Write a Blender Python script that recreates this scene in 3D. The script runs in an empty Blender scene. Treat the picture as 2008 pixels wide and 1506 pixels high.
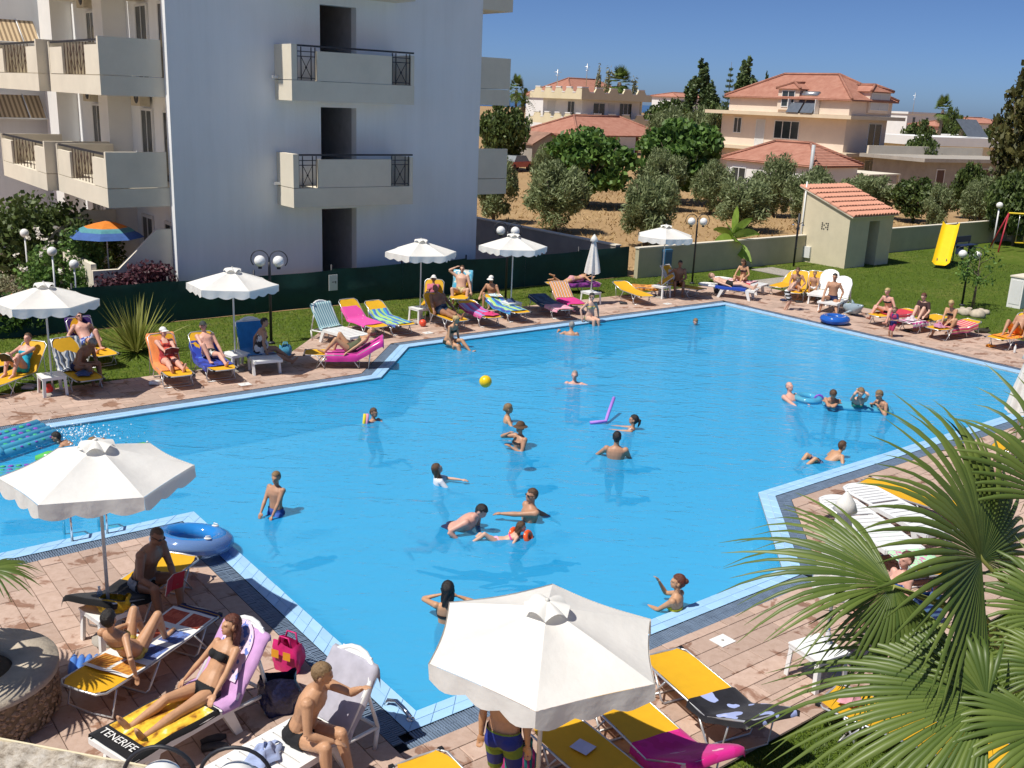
import bpy, bmesh, math, random
import numpy as np
from mathutils import Vector, Matrix, Euler
R = math.radians
random.seed(7); RNG = np.random.RandomState(7)
sc = bpy.context.scene
col = sc.collection

# ------------------------------------------------------------------ camera
H = 6.5; FPX = 1976.1; PIT = R(15.764); ROL = R(2.402); AZ = R(51.62)
UA = math.pi/2 - AZ                                    # world angle of the pool's u axis
_F = Vector((0, math.cos(PIT), -math.sin(PIT))); _U = Vector((0, math.sin(PIT), math.cos(PIT))); _R = Vector((1, 0, 0))
R2 = _R*math.cos(ROL)+_U*math.sin(ROL); U2 = _U*math.cos(ROL)-_R*math.sin(ROL)
CAM = Vector((0, 0, H))
cd = bpy.data.cameras.new('camera'); cam = bpy.data.objects.new('camera', cd); col.objects.link(cam)
cd.sensor_width = 36; cd.lens = 36*FPX/2008; cd.clip_end = 20000; cd.clip_start = .1
m3 = Matrix((R2, U2, -_F)).transposed(); cam.matrix_world = Matrix.Translation(CAM) @ m3.to_4x4()
sc.camera = cam
# ------------------------------------------------------------------ light
SUN_AZ, SUN_EL = 236, 60
w = bpy.data.worlds.new('World'); sc.world = w; w.use_nodes = True
nt = w.node_tree; bg = nt.nodes['Background']; sk = nt.nodes.new('ShaderNodeTexSky'); sk.sky_type = 'NISHITA'; sk.sun_disc = False
sk.sun_elevation = R(SUN_EL); sk.sun_rotation = R(SUN_AZ); sk.altitude = 0; sk.air_density = .42; sk.dust_density = .75; sk.ozone_density = 10.0
nt.links.new(sk.outputs[0], bg.inputs[0]); bg.inputs[1].default_value = .088
sl = bpy.data.lights.new('sun', 'SUN'); sl.energy = 4.1; sl.angle = R(.53); sl.color = (1, .94, .84)
so = bpy.data.objects.new('sun', sl); col.objects.link(so)
LDIR = Vector((-math.sin(R(SUN_AZ))*math.cos(R(SUN_EL)), -math.cos(R(SUN_AZ))*math.cos(R(SUN_EL)), -math.sin(R(SUN_EL))))
so.rotation_euler = LDIR.to_track_quat('-Z', 'Y').to_euler(); so.location = (-20, 0, 40)
vs = sc.view_settings; vs.view_transform = 'Standard'; vs.look = 'None'; vs.exposure = .3; vs.gamma = 1; vs.use_curve_mapping = False
sc.cycles.use_denoising = True
sc.cycles.max_bounces = 8; sc.cycles.transparent_max_bounces = 24; sc.cycles.caustics_reflective = False; sc.cycles.caustics_refractive = False
sc.cycles.sample_clamp_indirect = 6

# ------------------------------------------------------------------ pixel -> place
def ray(x, y): return _F + R2*((x-1004)/FPX) - U2*((y-753)/FPX)
def P(x, y, z=0.):
    d = ray(x, y); return CAM + d*((z-H)/d.z)
UX = Vector((math.cos(UA), math.sin(UA), 0)); VX = Vector((-math.sin(UA), math.cos(UA), 0))
def W(u, v, z=0.): return UX*u + VX*v + Vector((0, 0, z))
def uv(x, y, z=0.): p = P(x, y, z); return p.dot(UX), p.dot(VX)
def at(x, y, Y):
    d = ray(x, y); return CAM + d*(Y/d.y)
def proj(p):
    q = Vector(p)-CAM; k = q.dot(_F); return 1004+FPX*q.dot(R2)/k, 753-FPX*q.dot(U2)/k, k
def yaw_px(a, b, z=0.):                                # world heading from ground pixel a to ground pixel b
    d = P(*b, z)-P(*a, z); return math.atan2(d.y, d.x)

# ------------------------------------------------------------------ objects
def link(o, parent=None):
    col.objects.link(o)
    if parent is not None: o.parent = parent
    return o
def tag(o, label=None, cat=None, group=None, kind=None):
    if label: o['label'] = label
    if cat: o['category'] = cat
    if group: o['group'] = group
    if kind: o['kind'] = kind
    return o
def thing(name, label, cat, loc=(0, 0, 0), rz=0., group=None):
    o = bpy.data.objects.new(name, None); o.empty_display_size = .2; link(o)
    o.location = loc; o.rotation_euler = (0, 0, rz); return tag(o, label, cat, group)
def copy_tree(o, parent=None):
    c = o.copy(); col.objects.link(c); c.parent = parent
    for ch in list(o.children): copy_tree(ch, c)
    return c
def TR(loc=(0, 0, 0), rz=0., rx=0., ry=0.): return Matrix.Translation(loc) @ Euler((rx, ry, rz)).to_matrix().to_4x4()

class MB:
    """collects shapes, builds one mesh object"""
    def __init__(s): s.v = []; s.f = []; s.m = []; s.uvs = None; s.mi = 0; s.X = None; s.sm = []
    def add(s, vs, fs, smooth=False):
        b = len(s.v)
        if s.X is not None: vs = [s.X @ Vector(p) for p in vs]
        s.v.extend([tuple(p) for p in vs]); s.f.extend([tuple(i+b for i in f) for f in fs]); s.m.extend([s.mi]*len(fs)); s.sm.extend([smooth]*len(fs))
        return s
    def box(s, x0, x1, y0, y1, z0, z1):
        return s.add([(x0,y0,z0),(x1,y0,z0),(x1,y1,z0),(x0,y1,z0),(x0,y0,z1),(x1,y0,z1),(x1,y1,z1),(x0,y1,z1)],
                     [(3,2,1,0),(4,5,6,7),(0,1,5,4),(1,2,6,5),(2,3,7,6),(3,0,4,7)])
    def cbox(s, c, d, X=None):
        x, y, z = d[0]/2, d[1]/2, d[2]/2; X = X or Matrix.Identity(3)
        vs = [Vector(c)+X@Vector(p) for p in ((-x,-y,-z),(x,-y,-z),(x,y,-z),(-x,y,-z),(-x,-y,z),(x,-y,z),(x,y,z),(-x,y,z))]
        return s.add(vs, [(3,2,1,0),(4,5,6,7),(0,1,5,4),(1,2,6,5),(2,3,7,6),(3,0,4,7)])
    def prism(s, poly, z0, z1, axis='z'):
        n = len(poly)
        def q(a, b, h): return (a, b, h) if axis == 'z' else ((a, h, b) if axis == 'y' else (h, a, b))
        vs = [q(a, b, z0) for a, b in poly]+[q(a, b, z1) for a, b in poly]
        return s.add(vs, [tuple(range(n))[::-1], tuple(range(n, 2*n))]+[(i, (i+1) % n, n+(i+1) % n, n+i) for i in range(n)])
    def tube(s, pts, r, n=6, closed=False, cap=True, smooth=True):
        pts = [Vector(p) for p in pts]; k = len(pts); rs = r if hasattr(r, '__len__') else [r]*k
        vs = []; fs = []; ref = None
        for i, p in enumerate(pts):
            if closed: t = pts[(i+1) % k]-pts[i-1]
            else: t = pts[min(i+1, k-1)]-pts[max(i-1, 0)]
            t.normalize()
            if ref is None:
                ref = t.orthogonal().normalized()
            ref = (ref-t*ref.dot(t)); ref = ref.normalized() if ref.length > 1e-6 else t.orthogonal().normalized()
            b = t.cross(ref); rr = rs[i]; ra, rb = rr if hasattr(rr, '__len__') else (rr, rr)
            for j in range(n):
                a = 2*math.pi*j/n; vs.append(p+ref*(ra*math.cos(a))+b*(rb*math.sin(a)))
        for i in range(k if closed else k-1):
            for j in range(n):
                a, b2 = i*n+j, i*n+(j+1) % n; c, d = ((i+1) % k)*n+(j+1) % n, ((i+1) % k)*n+j
                fs.append((a, b2, c, d))
        if cap and not closed: fs += [tuple(range(n))[::-1], tuple(range((k-1)*n, k*n))]
        return s.add(vs, fs, smooth)
    def lathe(s, prof, n=16, c=(0, 0, 0), smooth=True, cap=True):
        vs = [(c[0]+r*math.cos(2*math.pi*j/n), c[1]+r*math.sin(2*math.pi*j/n), c[2]+z) for r, z in prof for j in range(n)]
        fs = [(i*n+j, i*n+(j+1) % n, (i+1)*n+(j+1) % n, (i+1)*n+j) for i in range(len(prof)-1) for j in range(n)]
        if cap: fs += [tuple(range(n))[::-1], tuple(range((len(prof)-1)*n, len(prof)*n))]
        return s.add(vs, fs, smooth)
    def ball(s, c, r, n=12, X=None):
        r = r if hasattr(r, '__len__') else (r, r, r); vs = []; m = n//2; X = X or Matrix.Identity(3)
        for i in range(1, m):
            th = math.pi*i/m
            for j in range(n):
                ph = 2*math.pi*j/n; vs.append(Vector(c)+X@Vector((r[0]*math.sin(th)*math.cos(ph), r[1]*math.sin(th)*math.sin(ph), r[2]*math.cos(th))))
        a = len(vs); vs += [Vector(c)+X@Vector((0, 0, r[2])), Vector(c)-X@Vector((0, 0, r[2]))]
        fs = [(i*n+j, (i+1)*n+j, (i+1)*n+(j+1) % n, i*n+(j+1) % n) for i in range(m-2) for j in range(n)]
        fs += [(a, j, (j+1) % n) for j in range(n)]+[(a+1, (m-2)*n+(j+1) % n, (m-2)*n+j) for j in range(n)]
        return s.add(vs, fs, True)
    def grid(s, nu, nv, fn, smooth=True, uv=False):
        vs = []; 
        for j in range(nv+1):
            for i in range(nu+1): vs.append(fn(i/nu, j/nv))
        fs = [(j*(nu+1)+i, j*(nu+1)+i+1, (j+1)*(nu+1)+i+1, (j+1)*(nu+1)+i) for j in range(nv) for i in range(nu)]
        if uv:
            s.uvs = s.uvs or []
            for j in range(nv):
                for i in range(nu): s.uvs += [(i/nu, j/nv), ((i+1)/nu, j/nv), ((i+1)/nu, (j+1)/nv), (i/nu, (j+1)/nv)]
        return s.add(vs, fs, smooth)
    def mesh(s, name, mats):
        me = bpy.data.meshes.new(name); me.from_pydata(s.v, [], s.f)
        for m in (mats if isinstance(mats, (list, tuple)) else [mats]): me.materials.append(m)
        me.polygons.foreach_set('material_index', s.m); me.polygons.foreach_set('use_smooth', s.sm)
        if s.uvs and len(s.uvs) == len(me.loops):
            l = me.uv_layers.new(name='UVMap'); l.data.foreach_set('uv', [c for q in s.uvs for c in q])
        me.update(); return me
    def build(s, name, mats, parent=None, loc=None, rz=None):
        o = bpy.data.objects.new(name, s.mesh(name, mats)); link(o, parent)
        if loc is not None: o.location = loc
        if rz is not None: o.rotation_euler = (0, 0, rz)
        return o
def fastmesh(name, V, Fq, mats, smooth=False, attr=None):
    """numpy verts (n,3), faces (m,k) -> mesh"""
    me = bpy.data.meshes.new(name); V = np.asarray(V, 'f4'); Fq = np.asarray(Fq, 'i4'); n, k = Fq.shape
    me.vertices.add(len(V)); me.vertices.foreach_set('co', V.ravel())
    me.loops.add(n*k); me.loops.foreach_set('vertex_index', Fq.ravel())
    me.polygons.add(n); me.polygons.foreach_set('loop_start', np.arange(0, n*k, k, dtype='i4'))
    try: me.polygons.foreach_set('loop_total', np.full(n, k, 'i4'))
    except Exception: pass
    if smooth: me.polygons.foreach_set('use_smooth', np.ones(n, bool))
    for m in (mats if isinstance(mats, (list, tuple)) else [mats]): me.materials.append(m)
    if attr is not None:
        a = me.attributes.new('rnd', 'FLOAT', 'FACE'); a.data.foreach_set('value', np.asarray(attr, 'f4'))
    me.update(calc_edges=True); me.validate(); return me
def mobj(name, me, parent=None, loc=None, rz=None):
    o = bpy.data.objects.new(name, me); link(o, parent)
    if loc is not None: o.location = loc
    if rz is not None: o.rotation_euler = (0, 0, rz)
    return o

# ------------------------------------------------------------------ materials
MATS = {}
def newmat(name):
    m = bpy.data.materials.new(name); m.use_nodes = True; nt = m.node_tree; b = nt.nodes['Principled BSDF']; return m, nt, b
def N(nt, t, **k):
    n = nt.nodes.new('ShaderNode'+t)
    for a, b in k.items():
        if a.startswith('i_'):
            key = a[2:]; key = int(key) if key.isdigit() else key.replace('_', ' ')
            n.inputs[key].default_value = b
        else: setattr(n, a, b)
    return n
def ramp(nt, stops, interp='LINEAR'):
    n = nt.nodes.new('ShaderNodeValToRGB'); cr = n.color_ramp; cr.interpolation = interp
    while len(cr.elements) < len(stops): cr.elements.new(.5)
    for e, (p, c) in zip(cr.elements, stops): e.position = p; e.color = (*c, 1) if len(c) == 3 else c
    return n
def mat(name, c, rough=.6, var=.12, scale=3., bump=.0, bscale=40., metal=0., spec=.5, trans=0., coat=0., alpha=1., attr=False):
    """plain procedural surface: base colour with noise variation and fine relief"""
    if name in MATS: return MATS[name]
    m, nt, b = newmat(name); L = nt.links.new
    b.inputs['Roughness'].default_value = rough; b.inputs['Metallic'].default_value = metal
    b.inputs['Specular IOR Level'].default_value = spec; b.inputs['Coat Weight'].default_value = coat
    tc = N(nt, 'TexCoord'); no = N(nt, 'TexNoise', i_Scale=scale, i_Detail=6., i_Roughness=.65); L(tc.outputs['Object'], no.inputs['Vector'])
    lo = tuple(max(0, x*(1-var)) for x in c); hi = tuple(min(1, x*(1+var)) for x in c)
    rp = ramp(nt, [(.3, lo), (.7, hi)]); L(no.outputs[0], rp.inputs[0]); cs = rp.outputs[0]
    if attr:
        at_ = N(nt, 'Attribute', attribute_name='rnd'); mr = N(nt, 'MapRange', i_3=1-attr, i_4=1+attr); L(at_.outputs['Fac'], mr.inputs[0])
        mx = N(nt, 'VectorMath', operation='SCALE'); L(cs, mx.inputs[0]); L(mr.outputs[0], mx.inputs['Scale']); cs = mx.outputs[0]
    L(cs, b.inputs['Base Color'])
    if bump:
        bn = N(nt, 'TexNoise', i_Scale=bscale, i_Detail=4.); L(tc.outputs['Object'], bn.inputs['Vector'])
        bp = N(nt, 'Bump', i_Strength=bump, i_Distance=.02); L(bn.outputs[0], bp.inputs['Height']); L(bp.outputs[0], b.inputs['Normal'])
    if trans:
        tl = N(nt, 'BsdfTranslucent'); L(cs, tl.inputs[0]); ms = N(nt, 'MixShader', i_0=trans)
        out = nt.nodes['Material Output']; L(b.outputs[0], ms.inputs[1]); L(tl.outputs[0], ms.inputs[2]); L(ms.outputs[0], out.inputs[0])
    MATS[name] = m; return m
# ================================================================== setting
def polyarea(p): return .5*sum(p[i][0]*p[(i+1) % len(p)][1]-p[(i+1) % len(p)][0]*p[i][1] for i in range(len(p)))
def offset(poly, d):
    """outward mitre offset of a ccw polygon"""
    out = []; n = len(poly)
    for i in range(n):
        p0, p1, p2 = Vector(poly[i-1]), Vector(poly[i]), Vector(poly[(i+1) % n])
        a = (p1-p0).normalized(); b = (p2-p1).normalized(); na = Vector((a.y, -a.x)); nb = Vector((b.y, -b.x))
        m = (na+nb).normalized(); out.append(tuple(p1+m*(d/m.dot(na))))
    return out
def clip(poly, conv):
    out = list(poly)
    for i in range(len(conv)):
        a, b = conv[i], conv[(i+1) % len(conv)]; src = out; out = []
        def side(p): return (b[0]-a[0])*(p[1]-a[1])-(b[1]-a[1])*(p[0]-a[0])
        for j in range(len(src)):
            p, q = src[j-1], src[j]; sp, sq = side(p), side(q)
            if (sp >= 0) != (sq >= 0):
                t = sp/(sp-sq); out.append((p[0]+(q[0]-p[0])*t, p[1]+(q[1]-p[1])*t))
            if sq >= 0: out.append(q)
        if not out: return []
    return out
POOL = [(-4, 14.70), (5.30, 14.70), (5.30, 8.14), (11.69, 8.14), (13.83, 10.32), (26.95, 10.32), (26.95, 22.36), (14.12, 22.36), (11.92, 20.08), (-4, 20.08)]
COP = offset(POOL, .28); DRN = offset(POOL, .54)
DECKP = [(-14, -8), (7.2, -8), (7.2, 5.55), (31.1, 5.55), (31.1, 25.25), (13.1, 25.25), (10.65, 22.8), (-14, 22.8)]
def ring_faces(mb, outer, inner, z):
    n = len(outer); mb.add([(a, b, z) for a, b in outer]+[(a, b, z) for a, b in inner], [(i, (i+1) % n, n+(i+1) % n, n+i) for i in range(n)])
# --- materials
def ground_mat(name, cols, scale, dscale, bump=.3, rough=.95, stops=(.3, .5, .7)):
    m, nt, b = newmat(name); L = nt.links.new; tc = N(nt, 'TexCoord')
    n1 = N(nt, 'TexNoise', i_Scale=scale, i_Detail=8., i_Roughness=.7); L(tc.outputs['Object'], n1.inputs['Vector'])
    n2 = N(nt, 'TexNoise', i_Scale=dscale, i_Detail=6., i_Roughness=.75); L(tc.outputs['Object'], n2.inputs['Vector'])
    mx = N(nt, 'Math', operation='ADD'); L(n1.outputs[0], mx.inputs[0]); L(n2.outputs[0], mx.inputs[1]); hf = N(nt, 'Math', operation='MULTIPLY', i_1=.5); L(mx.outputs[0], hf.inputs[0])
    rp = ramp(nt, list(zip(stops, cols))); L(hf.outputs[0], rp.inputs[0]); L(rp.outputs[0], b.inputs['Base Color']); b.inputs['Roughness'].default_value = rough; b.inputs['Specular IOR Level'].default_value = .15
    bp = N(nt, 'Bump', i_Strength=bump, i_Distance=.05); L(n2.outputs[0], bp.inputs['Height']); L(bp.outputs[0], b.inputs['Normal']); return m
M_FIELD = ground_mat('dry_field', [(.25, .155, .08), (.37, .245, .125), (.45, .315, .17)], .12, 2.5)
M_LAWN = ground_mat('lawn', [(.05, .09, .008), (.085, .13, .014), (.2, .19, .055)], .16, 5., .5, stops=(.32, .5, .68))
M_FAR = ground_mat('far_land', [(.06, .07, .03), (.13, .12, .06), (.3, .23, .13)], .02, .2)
M_CONC = mat('grey_concrete', (.36, .33, .29), .9, .15, 1.2, .3, 30)
M_GROUT = mat('deck_grout', (.2, .155, .125), .95, .15, 3, .3, 50)
# deck tile: salmon concrete, damp stains
def tile_mat():
    m, nt, b = newmat('deck_tile'); L = nt.links.new; g = N(nt, 'NewGeometry')
    n1 = N(nt, 'TexNoise', i_Scale=9., i_Detail=8., i_Roughness=.75); L(g.outputs['Position'], n1.inputs['Vector'])
    rp = ramp(nt, [(.3, (.42, .295, .23)), (.55, (.50, .365, .295)), (.75, (.56, .42, .35))]); L(n1.outputs[0], rp.inputs[0])
    at_ = N(nt, 'Attribute', attribute_name='rnd'); mr = N(nt, 'MapRange', i_3=.84, i_4=1.12); L(at_.outputs['Fac'], mr.inputs[0])
    sc_ = N(nt, 'VectorMath', operation='SCALE'); L(rp.outputs[0], sc_.inputs[0]); L(mr.outputs[0], sc_.inputs['Scale'])
    n2 = N(nt, 'TexNoise', i_Scale=2.1, i_Detail=5., i_Roughness=.62, i_Distortion=.4); L(g.outputs['Position'], n2.inputs['Vector'])
    wt = ramp(nt, [(.56, (0, 0, 0)), (.60, (1, 1, 1))]); L(n2.outputs[0], wt.inputs[0])
    mx = N(nt, 'MixRGB', blend_type='MULTIPLY'); mx.inputs[2].default_value = (.60, .47, .40, 1); L(wt.outputs[0], mx.inputs[0]); L(sc_.outputs[0], mx.inputs[1])
    L(mx.outputs[0], b.inputs['Base Color'])
    rr = N(nt, 'MapRange', i_3=.85, i_4=.5); L(wt.outputs[0], rr.inputs[0]); L(rr.outputs[0], b.inputs['Roughness'])
    n3 = N(nt, 'TexNoise', i_Scale=90., i_Detail=3.); L(g.outputs['Position'], n3.inputs['Vector']); bp = N(nt, 'Bump', i_Strength=.25, i_Distance=.01); L(n3.outputs[0], bp.inputs['Height']); L(bp.outputs[0], b.inputs['Normal'])
    return m
M_TILE = tile_mat()
M_COP = mat('pale_blue_tile', (.36, .60, .86), .35, .05, 4, .05, 60, attr=.06)
M_COPG = mat('tile_joint', (.6, .62, .62), .8, .1, 8)
M_SLAT = mat('drain_slat', (.16, .22, .31), .4, .2, 5)
M_DARK = mat('dark_channel', (.012, .017, .025), .7)
M_POOL = mat('pool_plaster', (.50, .86, .95), .7, .04, .5)
SITE = (0, 0, 0)
# --- land: one sheet with the pool cut out
def sheet(name, outer, holes, z, m, parent=None):
    bm = bmesh.new(); es = []
    for loop in [outer]+holes:
        vs = [bm.verts.new((a, b, z)) for a, b in loop]
        es += [bm.edges.new((vs[i], vs[(i+1) % len(vs)])) for i in range(len(vs))]
    bmesh.ops.triangle_fill(bm, edges=es, use_beauty=True)
    for f in bm.faces:
        if f.normal.z < 0: f.normal_flip()
    me = bpy.data.meshes.new(name); bm.to_mesh(me); bm.free(); me.materials.append(m)
    return mobj(name, me, parent, (0, 0, 0), UA if parent is None else None)
g = sheet('ground', [(-6000, -6000), (6000, -6000), (6000, 6000), (-6000, 6000)], [offset(POOL, .5)], -.12, M_FIELD); tag(g, kind='structure')
lawn = sheet('lawn', [(-30, -12), (57.5, -12), (57.5, 27.8), (28, 27.8), (28, 28.3), (-30, 28.3)], [offset(POOL, .5)], -.06, M_LAWN); tag(lawn, kind='structure')
deck = sheet('pool_deck', DECKP, [DRN], -.018, M_GROUT); tag(deck, kind='structure')
path = MB(); path.box(31.1, 35.6, 23.9, 25.3, -.05, -.02); path.box(34.2, 35.6, 25.3, 27.2, -.05, -.022); path.build('path', M_CONC, None, SITE, UA); tag(bpy.data.objects['path'], kind='structure')
pv = MB(); pv.prism([(21.6, 29.0), (27.4, 29.0), (27.4, 45), (21.6, 45)], -.1, -.045); pv.prism([(-30, 29.0), (9.5, 29.0), (9.5, 60), (-30, 60)], -.1, -.048)
tag(pv.build('pavement', mat('pale_paving', (.5, .38, .31), .9, .15, 1, .2), None, SITE, UA), kind='structure')
# --- deck tiles
TW, TL, GAP = .272, .552, .009
def zones():
    e = .54
    return [([(-6, 4), (5.30-e, 4), (5.30-e, 14.70-e), (-6, 14.70-e)], 'v'),
            ([(5.30-e, 0), (7.2, 0), (7.2, 8.14-e), (5.30-e, 8.14-e)], 'u'), ([(7.2, 5.55), (31.1, 5.55), (31.1, 8.14-e), (7.2, 8.14-e)], 'u'),
            ([(DRN[3][0], 8.14-e), (31.1, 8.14-e), (31.1, 10.32-e), (DRN[4][0], 10.32-e)], 'u'),
            ([(26.95+e, 10.32-e), (31.1, 10.32-e), (31.1, 25.25), (26.95+e, 25.25)], 'v'),
            ([(DRN[7][0], 22.36+e), (26.95+e, 22.36+e), (26.95+e, 25.25), (13.1, 25.25), (10.9, 23.05), (13.5, 22.5)], 'u'),
            ([(10.65, 22.8), (DRN[8][0], DRN[8][1]), (DRN[7][0], DRN[7][1]), (13.1, 25.25)], 'u'),
            ([(-6, 20.08+e), (DRN[8][0], 20.08+e), (10.65, 22.8), (-6, 22.8)], 'u')]
zs = zones(); zs[5] = ([(DRN[7][0], 22.36+e_) for e_ in (.54,)] + [(26.95+.54, 22.36+.54), (26.95+.54, 25.25), (13.1, 25.25)], 'u')
tiles = []
for zp, ax in zs:
    if polyarea(zp) < 0: zp = zp[::-1]
    us = [p[0] for p in zp]; vs_ = [p[1] for p in zp]
    (a0, a1), (b0, b1) = ((min(us), max(us)), (min(vs_), max(vs_))) if ax == 'u' else ((min(vs_), max(vs_)), (min(us), max(us)))
    for r in range(int((b1-b0)/TW)+2):
        for c in range(-1, int((a1-a0)/TL)+2):
            x0 = a0+c*TL+(TL/2 if r % 2 else 0); y0 = b1-(r+1)*TW if ax == 'v' else b0+r*TW
            q = [(x0+GAP/2, y0+GAP/2), (x0+TL-GAP/2, y0+GAP/2), (x0+TL-GAP/2, y0+TW-GAP/2), (x0+GAP/2, y0+TW-GAP/2)]
            if ax == 'v': q = [(b, a) for a, b in q][::-1]
            k = clip(q, zp)
            if len(k) >= 3 and abs(polyarea(k)) > .004:
                cx, cy = sum(p[0] for p in k)/len(k), sum(p[1] for p in k)/len(k); px, py, d = proj(W(cx, cy))
                vis = d > 1 and -20 < px < 2028 and -20 < py < 1530
                tiles.append((abs(polyarea(k))/d**3 if vis else 0, k, len(k) == 4 and abs(abs(polyarea(k))-(TL-GAP)*(TW-GAP)) < 1e-4, ax, (cx, cy)))
tiles.sort(key=lambda t: -t[0])
def slab(mb_v, mb_f, q, z0, z1, bev=.006):
    n = len(q); b = len(mb_v); c = (sum(p[0] for p in q)/n, sum(p[1] for p in q)/n)
    mb_v += [(p[0], p[1], z0) for p in q]+[(p[0], p[1], z1-bev*.7) for p in q]+[(p[0]+(c[0]-p[0])*min(.3, bev*4), p[1]+(c[1]-p[1])*min(.3, bev*4), z1) for p in q]
    for k in (0, n): mb_f += [(b+k+i, b+k+(i+1) % n, b+k+n+(i+1) % n, b+k+n+i) for i in range(n)]
    mb_f.append(tuple(range(b+2*n, b+3*n)))
def slab_mesh(name, q, z0, z1, m, rnd):
    v, f = [], []; slab(v, f, q, z0, z1); me = bpy.data.meshes.new(name); me.from_pydata(v, [], f); me.materials.append(m)
    a = me.attributes.new('rnd', 'FLOAT', 'FACE'); a.data.foreach_set('value', [rnd]*len(f)); me.update(); return me
def pieces(items, nobj, name, sname, parent, z0, z1, m, cache_rect=None):
    cache = {}
    for k, (sc_, q, full, ax, c) in enumerate(items[:nobj]):
        r = random.random()
        lq = [(p[0]-c[0], p[1]-c[1]) for p in q]
        if full:
            key = (ax, int(r*6))
            if key not in cache: cache[key] = slab_mesh(name, lq, z0, z1, m, (int(r*6)+.5)/6)
            me = cache[key]
        else: me = slab_mesh(name, lq, z0, z1, m, r)
        o = mobj(name, me, parent, (c[0], c[1], random.uniform(-.002, .002)))
    v, f, rn = [], [], []
    for sc_, q, full, ax, c in items[nobj:]:
        n0 = len(f); dz = random.uniform(-.002, .002); slab(v, f, q, z0+dz, z1+dz); rn += [random.random()]*(len(f)-n0)
    me = bpy.data.meshes.new(sname); me.from_pydata(v, [], f); me.materials.append(m)
    a = me.attributes.new('rnd', 'FLOAT', 'FACE'); a.data.foreach_set('value', rn); me.update()
    o = mobj(sname, me, parent); tag(o, kind='stuff')
pieces(tiles, 300, 'paving_tile', 'distant_paving_tiles', deck, -.017, .0, M_TILE)
# --- pool shell, coping, drain
mb = MB(); n = len(POOL); DEP = -1.05
mb.add([(a, b, -.02) for a, b in POOL]+[(a, b, DEP) for a, b in POOL], [(i, (i+1) % n, n+(i+1) % n, n+i)[::-1] for i in range(n)])
basin = mb.build('pool_basin', M_POOL, None, SITE, UA); tag(basin, kind='structure')
fl = sheet('pool_floor', [(a, b) for a, b in POOL], [], DEP, M_POOL); tag(fl, kind='structure')
mb = MB(); ring_faces(mb, COP, POOL, -.012); mb.add([(a, b, -.012) for a, b in POOL]+[(a, b, -.16) for a, b in POOL], [(i, (i+1) % n, n+(i+1) % n, n+i)[::-1] for i in range(n)])
coping = mb.build('pool_coping', M_COPG, None, SITE, UA); tag(coping, kind='structure')
ct = []
rows = [(.004, .10), (.106, .19), (.196, .278)]
for i in range(n):
    for (d0, d1) in ((.003, .137), (.143, .278)):
        A, B = offset(POOL, d0), offset(POOL, d1); p0, p1, q0, q1 = map(Vector, (A[i], A[(i+1) % n], B[i], B[(i+1) % n]))
        Ln = (p1-p0).length; k = max(1, round(Ln/.27))
        for j in range(k):
            t0, t1 = j/k, (j+1)/k; g_ = .003/Ln
            dn = (p1-p0)/Ln
            def edge(a, b, t): return a+(b-a)*t
            q = [edge(p0, p1, t0+g_), edge(q0, q1, t0+g_), edge(q0, q1, t1-g_), edge(p0, p1, t1-g_)]; q = [tuple(x) for x in q]
            if polyarea(q) < 0: q = q[::-1]
            c = (sum(x[0] for x in q)/4, sum(x[1] for x in q)/4); px, py, d = proj(W(*c)); vis = d > 1 and -20 < px < 2028 and -20 < py < 1530
            ct.append((abs(polyarea(q))/d**3 if vis else 0, q, False, 'u', c))
ct.sort(key=lambda t: -t[0])
pieces(ct, 260, 'coping_tile', 'distant_coping_tiles', coping, -.011, .0, M_COP)
mb = MB(); ring_faces(mb, DRN, COP, -.09); 
mb.add([(a, b, -.002) for a, b in COP]+[(a, b, -.09) for a, b in COP], [(i, (i+1) % n, n+(i+1) % n, n+i) for i in range(n)])
mb.add([(a, b, -.002) for a, b in DRN]+[(a, b, -.09) for a, b in DRN], [(i, (i+1) % n, n+(i+1) % n, n+i)[::-1] for i in range(n)])
drain = mb.build('pool_drain', M_DARK, None, SITE, UA); tag(drain, kind='structure')
v, f = [], []; A0 = offset(POOL, .286); A1 = offset(POOL, .405); A2 = offset(POOL, .415); A3 = offset(POOL, .534)
for i in range(n):
    for (X0, X1) in ((A0, A1), (A2, A3)):
        p0, p1, q0, q1 = map(Vector, (X0[i], X0[(i+1) % n], X1[i], X1[(i+1) % n])); Ln = (p1-p0).length; dn = (p1-p0)/Ln; k = int(Ln/.034); nn = Vector((dn.y, -dn.x)); wd = (q0-p0).dot(nn)
        for j in range(k):
            a = p0+dn*(j*.034+.012); b = a+dn*.021; zt = -.008+random.uniform(-.004, .003); o = len(v)
            for zz in (zt-.02, zt): v += [(*a, zz), (*b, zz), (*(b+nn*wd), zz), (*(a+nn*wd), zz)]
            f += [tuple(o+t for t in q) for q in ((4,5,6,7),(0,1,5,4),(1,2,6,5),(2,3,7,6),(3,0,4,7))]
mb = MB(); mb.add(v, f); mb.mi = 0
ring_faces(mb, A2, A1, -.012)
tag(mb.build('grating_slats', M_SLAT, drain), kind='stuff')
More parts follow.
